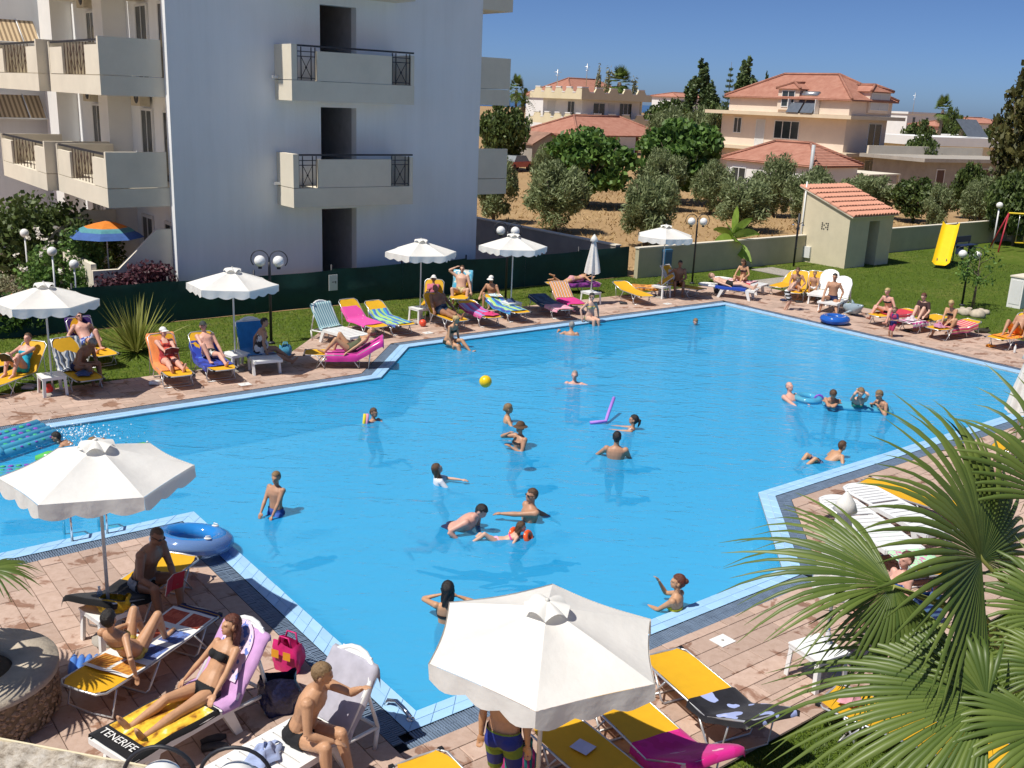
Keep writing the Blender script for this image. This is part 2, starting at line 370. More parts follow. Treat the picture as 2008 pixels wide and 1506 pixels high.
# --- water
def water_mat():
    m, nt, b = newmat('pool_water'); L = nt.links.new; nt.nodes.remove(b); g = N(nt, 'NewGeometry')
    hs = None
    for s_, w_ in ((1.1, 1.), (3.2, .55), (8.5, .28)):
        mp = N(nt, 'Mapping'); mp.inputs['Rotation'].default_value = (0, 0, R(25)); mp.inputs['Scale'].default_value = (s_*.55, s_*1.2, 1); L(g.outputs['Position'], mp.inputs[0])
        no = N(nt, 'TexNoise', i_Scale=1., i_Detail=3., i_Distortion=.6); L(mp.outputs[0], no.inputs['Vector'])
        mu = N(nt, 'Math', operation='MULTIPLY', i_1=w_); L(no.outputs[0], mu.inputs[0])
        if hs is None: hs = mu.outputs[0]
        else: ad = N(nt, 'Math', operation='ADD'); L(hs, ad.inputs[0]); L(mu.outputs[0], ad.inputs[1]); hs = ad.outputs[0]
    bp = N(nt, 'Bump', i_Strength=.7, i_Distance=.08); L(hs, bp.inputs['Height'])
    tr = N(nt, 'BsdfTransparent'); tr.inputs[0].default_value = (.78, .94, .98, 1)
    rf = N(nt, 'BsdfRefraction', i_Roughness=.05, i_IOR=1.25); rf.inputs[0].default_value = (.78, .94, .98, 1); L(bp.outputs[0], rf.inputs['Normal'])
    m1 = N(nt, 'MixShader', i_0=.3); L(tr.outputs[0], m1.inputs[1]); L(rf.outputs[0], m1.inputs[2])
    df = N(nt, 'BsdfDiffuse'); df.inputs[0].default_value = (.025, .43, .86, 1); m0 = N(nt, 'MixShader', i_0=.56); L(m1.outputs[0], m0.inputs[1]); L(df.outputs[0], m0.inputs[2]); m1 = m0
    gl = N(nt, 'BsdfGlossy', i_Roughness=.06); gl.inputs[0].default_value = (1, 1, 1, 1); L(bp.outputs[0], gl.inputs['Normal'])
    fr = N(nt, 'Fresnel', i_IOR=1.24); L(bp.outputs[0], fr.inputs['Normal'])
    m2 = N(nt, 'MixShader'); L(fr.outputs[0], m2.inputs[0]); L(m1.outputs[0], m2.inputs[1]); L(gl.outputs[0], m2.inputs[2]); L(m2.outputs[0], nt.nodes['Material Output'].inputs[0]); return m
WATER_Z = -.055
wt = sheet('pool_water', offset(POOL, -.001), [], WATER_Z, water_mat()); tag(wt, kind='structure')
# --- sea
tag(MB().add([(-9000, 900, .0), (9000, 900, .0), (9000, 14000, .0), (-9000, 14000, .0)], [(0, 1, 2, 3)]).build('sea', mat('sea_water', (.03, .09, .2), .25, .2, .01)), kind='structure')
# ================================================================== buildings
def wall_mat():
    m, nt, b = newmat('white_render'); L = nt.links.new; tc = N(nt, 'TexCoord'); b.inputs['Roughness'].default_value = .9
    mp = N(nt, 'Mapping'); mp.inputs['Scale'].default_value = (1.6, 1.6, .12); L(tc.outputs['Object'], mp.inputs[0]); n1 = N(nt, 'TexNoise', i_Scale=1.4, i_Detail=7., i_Roughness=.7); L(mp.outputs[0], n1.inputs[0])
    n2 = N(nt, 'TexNoise', i_Scale=.35, i_Detail=5.); L(tc.outputs['Object'], n2.inputs[0]); ad = N(nt, 'Math', operation='ADD'); L(n1.outputs[0], ad.inputs[0]); L(n2.outputs[0], ad.inputs[1])
    rp = ramp(nt, [(.3, (.74, .76, .77)), (.5, (.82, .845, .865)), (.66, (.87, .89, .91))]); hf = N(nt, 'Math', operation='MULTIPLY', i_1=.5); L(ad.outputs[0], hf.inputs[0]); L(hf.outputs[0], rp.inputs[0]); L(rp.outputs[0], b.inputs['Base Color'])
    n3 = N(nt, 'TexNoise', i_Scale=18., i_Detail=5.); L(tc.outputs['Object'], n3.inputs[0]); bp = N(nt, 'Bump', i_Strength=.25, i_Distance=.02); L(n3.outputs[0], bp.inputs['Height']); L(bp.outputs[0], b.inputs['Normal']); return m
M_WHITE = wall_mat()
M_CREAM = mat('cream_render', (.72, .66, .54), .9, .07, .9, .12, 25)
M_YEL = mat('pale_yellow_render', (.72, .64, .44), .9, .08, .5)
M_PEACH = mat('peach_render', (.75, .63, .52), .9, .08, .4)
M_LWHITE = mat('whitewash', (.78, .78, .77), .85, .05, .6)
M_IRON = mat('dark_iron', (.02, .022, .03), .5, .2, 8)
M_BROWNM = mat('brown_rail', (.10, .055, .04), .6, .2, 8)
M_GLASS = mat('window_glass', (.03, .04, .045), .12, .3, 1., spec=.7)
M_WFRAME = mat('white_frame', (.72, .73, .73), .5, .05, 4)
M_SHUT = mat('roller_shutter', (.62, .63, .62), .6, .1, 20)
M_BEIGE = mat('beige_plastic', (.55, .50, .40), .6, .15, 5)
def roof_mat(name, c1, c2, sc_=3.2):
    m, nt, b = newmat(name); L = nt.links.new; tc = N(nt, 'TexCoord')
    no = N(nt, 'TexNoise', i_Scale=1.5, i_Detail=7., i_Roughness=.7); L(tc.outputs['Object'], no.inputs['Vector'])
    rp = ramp(nt, [(.3, c1), (.7, c2)]); L(no.outputs[0], rp.inputs[0]); L(rp.outputs[0], b.inputs['Base Color']); b.inputs['Roughness'].default_value = .85
    wv = N(nt, 'TexWave', i_Scale=sc_, i_Distortion=.4, bands_direction='Z'); L(tc.outputs['Object'], wv.inputs['Vector']); bp = N(nt, 'Bump', i_Strength=.8, i_Distance=.12); L(wv.outputs[1], bp.inputs['Height']); L(bp.outputs[0], b.inputs['Normal']); return m
M_ROOF = roof_mat('clay_roof', (.42, .17, .115), (.56, .28, .20))
def bxp(name, m, parent, *boxes):
    mb = MB()
    for b in boxes: mb.box(*b)
    return mb.build(name, m, parent)

# ---- white apartment block beside the pool
apt = thing('apartment_building', 'white apartment block with cream balconies rising beside the pool', 'building', W(10.55, 29.6), UA)
LV = [-.08, 3.5, 6.66, 9.8]; TOP = 12.8
DX0, DX1 = 4.78, 6.05
boxes = [(0, DX0, 0, .33, -.1, TOP), (DX1, 10.95, 0, .33, -.1, TOP)]
heads = [2.85, 6.02, 9.06]
for k in range(3): boxes.append((DX0, DX1, 0, .33, heads[k], LV[k+1]))
boxes.append((DX0, DX1, 0, .33, 12.2, TOP))
boxes += [(10.7, 10.95, .33, 13, -.1, TOP), (.75, 1.0, .33, 14.3, -.1, TOP), (.6, 10.7, 12.7, 13, -.1, TOP)]
bxp('wall', M_WHITE, apt, *boxes)
bxp('wall_fin', M_LWHITE, apt, (0, .749, 5.75, 6.75, -.1, TOP)); bxp('wall_fin', M_LWHITE, apt, (0, .749, 11.95, 13.6, -.1, TOP))
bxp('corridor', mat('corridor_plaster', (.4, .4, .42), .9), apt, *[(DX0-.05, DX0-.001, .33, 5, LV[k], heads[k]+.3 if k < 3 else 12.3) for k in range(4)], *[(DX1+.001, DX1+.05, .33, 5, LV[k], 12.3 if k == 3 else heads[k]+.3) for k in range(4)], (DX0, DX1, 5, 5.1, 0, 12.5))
for k in range(4): bxp('floor_slab', M_CREAM, apt, (.6, 10.69, .34, 12.69, LV[k]-.3, LV[k]))
bxp('roof', M_CREAM, apt, (-.3, 11.3, -.3, 13.9, TOP, TOP+.3))
def railing_panel(mb, x0, x1, z0, z1, X):
    """iron panel with a crossed square"""
    mb.X = X; t = .012
    for x in (x0, x0+.13, x1-.13, x1): mb.box(x-t, x+t, -t, t, z0, z1)
    for z in (z0+.06, z1-.27, z1-.13): mb.box(x0, x1, -t*.8, t*.8, z-t, z+t)
    xa, xb, za, zb = x0+.13, x1-.13, z0+.06, z1-.27
    mb.tube([(xa, 0, za), (xb, 0, zb)], .011, 4); mb.tube([(xa, 0, zb), (xb, 0, za)], .011, 4); mb.ball(((xa+xb)/2, 0, (za+zb)/2), .035, 8); mb.X = None
for k, b in enumerate((3.05, 6.2, 9.32)):
    bal = bxp('balcony', M_CREAM, apt, (3.25, 7.5, -1.15, -.001, b, b+.58))
    bxp('side_panel', M_CREAM, bal, (3.25, 3.43, -1.15, -.002, b+.6, b+1.6)); bxp('side_panel', M_CREAM, bal, (7.38, 7.5, -1.13, -.002, b+.58, b+1.5))
    bxp('front_panel', M_CREAM, bal, (4.09, 6.68, -1.13, -1.0, b+.59, b+1.44))
    for xa, xb in ((3.46, 4.05), (6.72, 7.36)): mb = MB(); railing_panel(mb, xa, xb, b+.6, b+1.54, TR((0, -1.08, 0))); mb.build('railing', M_IRON, bal)
    bxp('handrail', M_IRON, bal, (3.435, 7.5, -1.11, -1.04, b+1.55, b+1.6))
    bxp('drip_spout', M_LWHITE, bal, (3.06, 3.249, -.25, -.14, b+.62, b+.7))
def crossrail(mb, y0, y1, z0, z1, n):
    t = .011
    for i in range(n+1):
        y = y0+(y1-y0)*i/n; mb.box(-t, t, y-t, y+t, z0, z1)
    for i in range(0, n-1, 2):
        ya, yb = y0+(y1-y0)*i/n, y0+(y1-y0)*(i+2)/n; zm = (z0+z1)/2; mb.tube([(0, ya, z1-.05), (0, (ya+yb)/2, zm), (0, ya, z0+.05)], .009, 4); mb.tube([(0, yb, z1-.05), (0, (ya+yb)/2, zm), (0, yb, z0+.05)], .009, 4)
for k, b in enumerate((3.05, 6.15, 9.3)):
    for q, (y0, y1) in enumerate(((.32, 5.5), (5.62, 11.7))):
        FX = (1.78, 2.1)[q]
        bal = bxp('balcony', M_CREAM, apt, (-FX, .74, y0, y1, b, b+.53))
        bxp('side_panel', M_CREAM, bal, (-FX, -.06, y0, y0+.14, b+.55, b+1.56)); bxp('side_panel', M_CREAM, bal, (-FX, -.01, y1-.1, y1, b+.53, b+1.5))
        bxp('front_pier', M_CREAM, bal, (-FX+.01, -FX+.15, y0+.141, y0+1.35, b+.55, b+1.35)); bxp('front_pier', M_CREAM, bal, (-FX+.01, -FX+.15, y1-1.5, y1-.101, b+.55, b+1.33))
        mb = MB(); mb.X = TR((-FX+.08, 0, 0)); crossrail(mb, y0+1.4, y1-1.55, b+.55, b+1.44, 7); mb.X = None; mb.build('railing', M_BROWNM, bal)
        bxp('handrail', M_IRON, bal, (-FX+.05, -FX+.11, y0+.14, y1-.1, b+1.45, b+1.51))
        z0 = LV[k+1]
        for ya in (y0+1.75, y0+3.8):
            d = bxp('balcony_door', M_WFRAME, apt, (.68, .749, ya-.55, ya-.47, z0, z0+2.25), (.68, .749, ya+.47, ya+.55, z0, z0+2.25), (.68, .749, ya-.02, ya+.02, z0, z0+2.25), (.68, .749, ya-.47, ya+.47, z0+2.17, z0+2.25))
            bxp('pane', M_GLASS, d, (.70, .748, ya-.47, ya+.47, z0, z0+2.17))
        ac = bxp('air_conditioner', M_BEIGE, apt, (.35, .67, y0+3.3, y0+4.15, z0+2.32, z0+2.85)); MB().lathe([(.2, 0), (.2, .01), (.05, .012)], 14, cap=False).build('fan_grille', M_IRON, ac).matrix_local = TR((.348, y0+3.62, z0+2.59), 0, 0, R(-90))
    # far side balcony
    bal = bxp('balcony', M_CREAM, apt, (10.96, 12.25, .02, 5.4, b+.12, b+.66)); bxp('side_panel', M_CREAM, bal, (10.96, 12.25, .02, .14, b+.68, b+1.72)); bxp('front_pier', M_CREAM, bal, (12.13, 12.25, .141, 5.4, b+.68, b+1.5))
for ya in (2.4, 4.6, 8.0, 10.2):
    d = bxp('patio_door', M_WFRAME, apt, (.68, .749, ya-.55, ya-.47, 0, 2.3), (.68, .749, ya+.47, ya+.55, 0, 2.3), (.68, .749, ya-.02, ya+.02, 0, 2.3), (.68, .749, ya-.47, ya+.47, 2.2, 2.3)); bxp('pane', M_GLASS, d, (.70, .748, ya-.47, ya+.47, 0, 2.2))
# patio parapets
mb = MB(); mb.prism([(-2.35, -.1), (-.02, -.1), (-.02, 2.38), (-.45, 2.38), (-1.62, 1.28), (-2.35, 1.28)], .3, .45, 'y'); mb.build('patio_wall', M_CREAM, apt)
mb = MB(); mb.box(-2.35, -2.2, .46, 3.4, -.1, 1.45); mb.build('patio_wall', M_CREAM, apt)
mb = MB(); mb.prism([(-2.35, -.1), (-.02, -.1), (-.02, 2.38), (-1.0, 2.38), (-2.35, 1.5)], 5.6, 5.75, 'y'); mb.box(-2.35, -2.2, 5.76, 8.8, -.1, 1.45); mb.build('patio_wall', M_CREAM, apt)
# ---- wing with awnings behind it
wing = thing('apartment_building', 'white rear wing with striped awnings at the left edge', 'building', W(2, 44), UA)
bxp('wall', M_WHITE, wing, (-9, 9.4, 0, 10, -.1, 12.5))
def stripe_mat(name, c1, c2, sc_, direction='X', coord='Object'):
    m, nt, b = newmat(name); L = nt.links.new; tc = N(nt, 'TexCoord'); wv = N(nt, 'TexWave', i_Scale=sc_, bands_direction=direction); L(tc.outputs[coord], wv.inputs['Vector']); rp = ramp(nt, [(.0, c1), (.5, c2)], 'CONSTANT'); L(wv.outputs[1], rp.inputs[0]); L(rp.outputs[0], b.inputs['Base Color']); b.inputs['Roughness'].default_value = .85; return m
M_AWN = stripe_mat('awning_stripe', (.55, .42, .26), (.24, .17, .1), 1.9)
for z in (8.62, 5.86):
    a = MB().grid(10, 4, lambda i, j: (-3+i*11.5, -.05-1.0*(1-j), z-.82+.85*j)).build('awning', M_AWN, wing)
    mb = MB(); mb.tube([(-3, -1.06, z-.82), (8.5, -1.06, z-.82)], .03, 6); mb.tube([(8.5, -1.06, z-.82), (8.5, 0, z)], .025, 6); mb.tube([(7.9, -1.08, z-.8), (7.9, -.04, z+.06)], .025, 6); mb.build('awning_arm', M_WFRAME, a)
    bxp('window', M_GLASS, wing, (-1, 1.2, -.02, -.001, z-2.2, z-.9))
# ---- helper for things far off, given by a picture column and a distance
def base(px, Y, z=0.):
    y = 250.
    for i in range(4): p = at(px, y, Y); y = proj((p.x, p.y, z))[1]
    p = at(px, y, Y); return Vector((p.x, p.y, z))
# ---- yellow house with battlements
yh = thing('house', 'pale yellow two storey house with white edged battlement parapets', 'house', base(1134, 133), UA)
LX, LY = 12.6, 10.5           # right face along x, left face along y
bxp('wall', M_LWHITE, yh, (1.4, LX-.6, 1.4, LY-1.2, 0, 7))
def batt(z0, zb, zt, name):
    s = bxp(name, M_YEL, yh, (0, LX, 0, .25, z0, zb), (0, .249, .26, LY, z0, zb), (.25, LX, .251, LY, z0+.05, z0+.25))
    def teeth(L, n, axis):
        st = L/n
        for i in range(n):
            a, b_ = st*i, st*(i+.42); w_ = .16*st
            poly = [(a-(w_ if i else 0), zb), (b_+w_, zb), (b_, zt), (a, zt)]
            mb = MB(); mb.prism(poly, .001, .249, 'y' if axis == 'x' else 'x'); m_ = mb.build('merlon', M_YEL, s)
            mb = MB(); q = [(a-.06, zt), (b_+.06, zt), (b_+.06, zt+.14), (a-.06, zt+.14)]; mb.prism(q, -.03, .28, 'y' if axis == 'x' else 'x'); mb.build('coping_strip', M_LWHITE, m_)
            mb = MB(); q = [(b_+w_-.02, zb+.001), (st*(i+1)-w_, zb+.001), (st*(i+1)-w_, zb+.14), (b_+w_-.02, zb+.14)]; mb.prism(q, -.03, .28, 'y' if axis == 'x' else 'x'); mb.build('coping_strip', M_LWHITE, s)
    teeth(LX, 5, 'x'); teeth(LY, 5, 'y')
batt(6.85, 7.65, 8.25, 'roof_parapet'); batt(3.65, 4.45, 5.05, 'balcony_parapet')
def win(parent, face, a0, a1, z0, z1, off, frame=M_WFRAME, pane=M_GLASS, mull=1, name='window', t=.07):
    """window on the -y ('y') or -x ('x') face at offset off; frame bars with a pane child"""
    def B(p0, p1, q0, q1, d0, d1): return (p0, p1, off-d1, off-d0, q0, q1) if face == 'y' else (off-d1, off-d0, p0, p1, q0, q1)
    bs = [B(a0, a0+t, z0, z1, 0, .06), B(a1-t, a1, z0, z1, 0, .06), B(a0+t, a1-t, z1-t, z1, 0, .06), B(a0+t, a1-t, z0, z0+t, 0, .06)]
    for i in range(mull): c = a0+(a1-a0)*(i+1)/(mull+1); bs.append(B(c-t/2, c+t/2, z0+t, z1-t, 0, .06))
    f = bxp(name, frame, parent, *bs); bxp('pane', pane, f, B(a0+t, a1-t, z0+t, z1-t, .002, .03)); return f
win(yh, 'y', 3.3, 5.4, 4.7, 6.5, 1.4); win(yh, 'y', 8.0, 10.3, 4.2, 6.6, 1.4, mull=2); win(yh, 'y', 6.0, 7.2, 4.0, 6.5, 1.4, pane=M_SHUT, mull=0, name='door')
win(yh, 'x', 2.8, 4.2, 4.6, 6.6, 1.4); win(yh, 'x', 6.6, 8.4, 4.0, 6.6, 1.4, pane=M_SHUT, mull=0, name='door')
bxp('column', M_YEL, yh, (10.9, 11.15, .3, .5, 3.9, 6.9))
# ---- hip roof helper
def hip(x0, x1, y0, y1, z0, z1, inset, m, parent, th=.15, name='roof', ridge='x'):
    if ridge == 'x': a, b = (x0+inset, (y0+y1)/2, z1), (x1-inset, (y0+y1)/2, z1)
    else: a, b = ((x0+x1)/2, y0+inset, z1), ((x0+x1)/2, y1-inset, z1)
    c = [(x0, y0, z0), (x1, y0, z0), (x1, y1, z0), (x0, y1, z0)]; lo = [(p[0], p[1], z0-th) for p in c]
    fs = [(0, 1, 5, 4), (1, 2, 5), (2, 3, 4, 5), (3, 0, 4)] if ridge == 'x' else [(0, 1, 4), (1, 2, 5, 4), (2, 3, 5), (3, 0, 4, 5)]
    mb = MB(); mb.add(c+[a, b]+lo, fs+[(0, 6, 7, 1), (1, 7, 8, 2), (2, 8, 9, 3), (3, 9, 6, 0), (9, 8, 7, 6)])
    o = mb.build(name, m, parent); mb = MB(); E = [(0, a), (1, b if ridge == 'x' else a), (2, b), (3, a if ridge == 'x' else b)]
    for i, e in E: mb.tube([Vector(c[i])+Vector((0, 0, .05)), Vector(e)+Vector((0, 0, .05))], .13, 6)
    mb.tube([Vector(a)+Vector((0, 0, .05)), Vector(b)+Vector((0, 0, .05))], .13, 6); mb.build('ridge_tiles', m, o); return o
# ---- pergola house with red roof and lean-to shed
pg = thing('pergola_house', 'low house under a broad red hipped tile roof before the yellow house', 'house', base(1130, 112), UA)
hip(-.5, 13.5, -.5, 9, 3.1, 5.0, 3.5, M_ROOF, pg); bxp('wall', M_LWHITE, pg, (1.5, 8, 2, 8, 0, 3.0))
for x in (.2, 4.5, 9, 13): bxp('post', mat('brown_timber', (.16, .07, .05), .8), pg, (x-.12, x+.12, -.1, .14, 0, 3.0))
sh = thing('shed', 'small grey block shed with a rusty sloping roof', 'shed', base(1042, 105), UA)
bxp('wall', M_CONC, sh, (0, 4.5, 0, 4.5, 0, 2.2))
mb = MB(); mb.prism([(-.2, 2.25), (2.2, 3.4), (4.7, 2.25), (4.7, 2.1), (2.2, 3.22), (-.2, 2.1)], -.3, 4.8, 'y'); mb.build('roof', mat('rusty_sheet', (.3, .17, .12), .8, .3, 1), sh)
mb = MB(); mb.prism([(0, 2.201), (4.5, 2.201), (2.2, 3.2)], .01, .1, 'y'); mb.build('gable', M_CONC, sh)
# ---- peach house with red roof
ph = thing('house', 'peach two storey house with attic under a red tiled roof with dormers', 'house', base(1651, 92), UA)
PX, PY = 8.6, 17.0
bxp('wall', M_PEACH, ph, (1.3, PX-.9, 1.3, PY-1.2, 0, 6.1))
M_PSL = mat('slab_edge', (.70, .58, .42), .9, .1, .5)
for z in (2.75, 6.0): bxp('balcony_slab', M_PSL, ph, (0, PX, 0, PY, z, z+.32))
bxp('attic_wall', M_PEACH, ph, (.8, PX-1.2, .8, PY-2.4, 6.33, 7.7))
hip(.4, PX-.8, .4, PY-2, 7.7, 9.9, 4.2, M_ROOF, ph, ridge='y')
def dormer(x0, x1, y0, y1, z0, z1, face, shut):
    d = bxp('dormer', M_PEACH, ph, (x0, x1, y0, y1, z0, z1)); hip(x0-.2, x1+.2, y0-.2, y1+.2, z1, z1+.55, .9, M_ROOF, d, .08, ridge='x' if face == 'x' else 'y')
    if face == 'x': win(d, 'x', y0+.45, y1-.45, z0+.25, z1-.15, x0, pane=M_SHUT if shut else M_GLASS)
    else: win(d, 'y', x0+.2, x1-.2, z0+.25, z1-.12, y0, pane=M_SHUT if shut else M_GLASS)
dormer(.6, 3.5, 6.2, 8.6, 6.6, 8.5, 'x', False); dormer(3.4, 6.6, .6, 3.5, 6.6, 8.5, 'y', True)
win(ph, 'y', 4.8, 6.9, 3.1, 5.7, 1.3); win(ph, 'y', 4.9, 6.6, 0, 2.4, 1.3, name='door')
win(ph, 'x', 6.3, 9.2, 3.9, 5.6, 1.3, mull=2); win(ph, 'x', 10.3, 11.4, 3.1, 5.6, 1.3, pane=M_SHUT, mull=0, name='door'); win(ph, 'x', 13.2, 14.2, 4.2, 5.7, 1.3)
st = bxp('solar_heater', M_WFRAME, ph, (.15, .75, 4.0, 4.06, 6.33, 7.6), (.15, .75, 7.0, 7.06, 6.33, 7.6)); MB().tube([(1.0, 4.3, 8.0), (1.0, 6.8, 8.0)], .32, 14).build('tank', mat('steel', (.5, .5, .5), .3, metal=.8), st)
for y in (4.1, 5.65): mb = MB(); mb.add([(-.1, y, 6.4), (-.1, y+1.35, 6.4), (.9, y+1.35, 7.7), (.9, y, 7.7), (-.04, y, 6.34), (-.04, y+1.35, 6.34), (.96, y+1.35, 7.64), (.96, y, 7.64)], [(3, 2, 1, 0), (4, 5, 6, 7), (0, 1, 5, 4), (1, 2, 6, 5), (2, 3, 7, 6), (3, 0, 4, 7)]); mb.build('collector_panel', mat('solar_glass', (.12, .14, .17), .15, spec=.8), st)
mb = MB()
for i in range(9): mb.box(-1.5+.28*i, -1.2+.28*i, 15.6, 17.2, .1+.3*i, .28+.3*i)
mb.tube([(-1.6, 15.6, 1.0), (1.0, 15.6, 3.8)], .04, 5); mb.tube([(-1.6, 17.2, 1.0), (1.0, 17.2, 3.8)], .04, 5); mb.build('staircase', mat('dark_steel', (.05, .06, .065), .6), ph)
an = thing('annex', 'white outbuilding with red hipped roof in front of the peach house', 'outbuilding', base(1590, 74), UA)
bxp('wall', M_LWHITE, an, (0, 5.2, 0, 8.2, 0, 2.75)); hip(-.3, 5.5, -.3, 8.5, 2.8, 4.2, 2.8, M_ROOF, an, ridge='y'); win(an, 'x', 6.2, 7.6, .8, 2.2, 0, mull=1)
MB().tube([(-.35, .1, 0), (-.35, .1, 4.25)], .13, 8).build('flue_pipe', mat('zinc', (.45, .47, .48), .5), an); bxp('lean_to_roof', M_CREAM, an, (5.3, 9.5, -1, 3, 2.1, 2.2)); bxp('post', M_CREAM, an, (9.3, 9.45, -.95, -.8, 0, 2.09))
# ---- low concrete building on the right
lb = thing('outbuilding', 'long low grey concrete building with flat roof right of the peach house', 'building', base(1808, 86), UA+R(-12))
bxp('wall', M_CONC, lb, (0, 12, 0, 6, 0, 2.9)); bxp('roof', M_CONC, lb, (-1.2, 13, -.8, 6.5, 2.9, 3.2)); bxp('parapet', M_CREAM, lb, (-1.2, 13, 5.5, 5.7, 3.2, 3.9))
for x0, x1, z0, z1 in ((1.2, 2.2, 0, 2.3), (4.0, 4.7, 1.1, 2.4), (6.4, 7.8, 0, 2.4)): win(lb, 'y', x0, x1, z0, z1, 0, pane=mat('brown_door', (.1, .05, .035), .6), mull=0, name='door' if z0 == 0 else 'window')
wb = thing('house', 'white flat roofed house with curved parapet and solar panel behind the concrete building', 'house', base(1800, 108), UA+R(-15))
bxp('wall', M_YEL, wb, (0, 13, 0, 8, 0, 3.6)); bxp('parapet', M_LWHITE, wb, (-.3, 13.3, -.3, 8.3, 3.6, 4.5)); mb = MB(); mb.add([(7, 1, 4.6), (10, 1, 4.6), (10, 3, 6.4), (7, 3, 6.4)], [(0, 1, 2, 3)]); mb.build('solar_panel', mat('solar_glass', (.1, .12, .15), .15), wb)
# ---- far houses on the skyline
def far_house(label, px, Y, z0, w_, d_, h_, rf, wallm=None, roofm=None):
    o = thing('house', label, 'house', base(px, Y, 0), UA); bxp('wall', wallm or M_LWHITE, o, (0, w_, 0, d_, 0, h_))
    if rf: hip(-.4, w_+.4, -.4, d_+.4, h_, h_+rf, min(w_, d_)*.4, roofm or M_ROOF, o)
    else: bxp('roof', M_LWHITE, o, (-.3, w_+.3, -.3, d_+.3, h_, h_+.5))
    for i in range(3): win(o, 'y', w_*(.12+.3*i), w_*(.12+.3*i)+1.3, h_-2.1, h_-.7, 0, mull=0)
far_house('red roofed house peeping above the yellow battlement house', 1115, 175, 0, 15, 12, 7.4, 3.0)
far_house('white house with flat tiled roof among the tall dark trees', 1322, 240, 0, 11, 8, 8.6, .9)
far_house('white flat roofed houses on the skyline right of the peach house', 1772, 260, 0, 20, 12, 7.0, 0)
far_house('pale house with red roof beside the distant round palm', 1905, 230, 0, 14, 9, 5.6, 1.1)
far_house('small pink walled house half hidden behind the two right palms', 1845, 190, 0, 8, 7, 5.0, .8, mat('pink_render', (.6, .36, .3), .9))
far_house('small white house low among trees at the far right', 1892, 150, 0, 8, 6, 3.6, .0)
# ================================================================== fence, walls, hut
M_NET = mat('green_netting', (.006, .05, .042), .75, .35, 1.2, .4, 60)
fen = thing('screen_fence', 'dark green netting screen fence between lawn and apartment block', 'fence', W(0, 28.3), UA)
xs = [-24+2.6*i for i in range(21)]
for i, x in enumerate(xs[:-1]):
    x1 = min(xs[i+1], 28.0)
    if x >= x1: break
    mb = MB(); mb.grid(8, 6, lambda a, b: (x+(x1-x)*a, .03*math.sin(a*math.pi)*math.sin(b*math.pi*2+i)+.015*math.sin(i*3+9*a), -.05+(1.17+.03*math.sin(i*1.7)-.03*math.sin(a*math.pi))*b)); mb.build('netting_panel', M_NET, fen)
    MB().tube([(x, .06, -.1), (x, .06, 1.26)], .03, 6).build('post', M_IRON, fen)
sg = thing('notice_board', 'small white notice board hung on the green netting fence', 'sign', W(15.0, 28.24, .45), UA)
MB().box(-.15, .15, 0, .02, 0, .5).build('panel', M_WFRAME, sg); mb = MB(); mb.box(-.05, .06, -.003, -.0005, .26, .28); mb.box(.07, .1, -.003, -.0005, .22, .3); mb.build('marking', M_IRON, sg)
M_OLIVEW = mat('ochre_render', (.50, .45, .31), .9, .1, 1.2, .15, 20)
bw = thing('boundary_wall', 'low ochre rendered wall behind the lawn and hut', 'wall', W(28.05, 27.8), UA)
bxp('wall', M_OLIVEW, bw, (0, 29.2, 0, .2, -.12, 1.1)); bxp('coping', M_CREAM, bw, (-.03, 29.23, -.03, .23, 1.1, 1.15)); bxp('return_wall', M_OLIVEW, bw, (29.0, 29.2, -26, -.001, -.12, 1.1)); bxp('coping', M_CREAM, bw, (28.97, 29.23, -26, -.031, 1.1, 1.15))
rw = thing('side_wall', 'grey concrete wall running back from the fence end to the field', 'wall', W(27.45, 28.5), UA)
bxp('wall', M_CONC, rw, (0, .25, 0, 26, -.12, 1.15)); bxp('coping', M_CREAM, rw, (-.03, .28, -.03, 26, 1.15, 1.2))
# --- tiled hut
M_HUT = mat('hut_render', (.66, .59, .43), .9, .06, 2, .5, 60)
M_CLAY = mat('clay_tile', (.58, .28, .19), .8, .18, 3)
hut = thing('garden_hut', 'small cream hut with a sloping clay tile roof on the lawn', 'hut', W(38.6, 25.65), UA)
HX, HY, Z0, Z1 = 3.35, 2.55, 2.2, 3.15
dx0, dx1 = 1.5, 2.3
mb = MB(); mb.prism([(0, -.1), (HY, -.1), (HY, Z1), (0, Z0)], 0, .18, 'x'); mb.prism([(0, -.1), (HY, -.1), (HY, Z1), (0, Z0)], HX-.18, HX, 'x'); mb.box(.181, dx0, .001, .2, -.1, Z0); mb.box(dx1, HX-.181, .001, .2, -.1, Z0); mb.box(dx0, dx1, .001, .2, 1.95, Z0); mb.box(.181, HX-.181, HY-.2, HY-.001, -.1, Z1); mb.build('wall', M_HUT, hut)
d = bxp('door', mat('grey_blue_door', (.33, .37, .42), .6), hut, (dx0, dx1, .75, .8, -.05, 1.94)); bxp('door_handle', M_IRON, d, (dx1-.14, dx1-.1, .7, .749, .95, 1.05))
bxp('doorway_lining', M_HUT, hut, (dx0-.1, dx0-.002, .201, .8, -.1, 2.1), (dx1+.002, dx1+.1, .201, .8, -.1, 2.1))
sl_ = math.atan2(Z1-Z0, HY); RL = math.hypot(HY+.35, (Z1-Z0)*(HY+.35)/HY)
rf = MB(); rf.X = Matrix.Translation((0, -.18, Z0-.05)) @ Euler((sl_, 0, 0)).to_matrix().to_4x4(); rf.box(-.1, HX+.1, 0, RL, 0, .04); rf = rf.build('roof', M_CREAM, hut)
NR, NC = 7, 16; tl = RL/NR; tw = (HX+.24)/NC
mb = MB(); k = 6
vs = []; fs = []
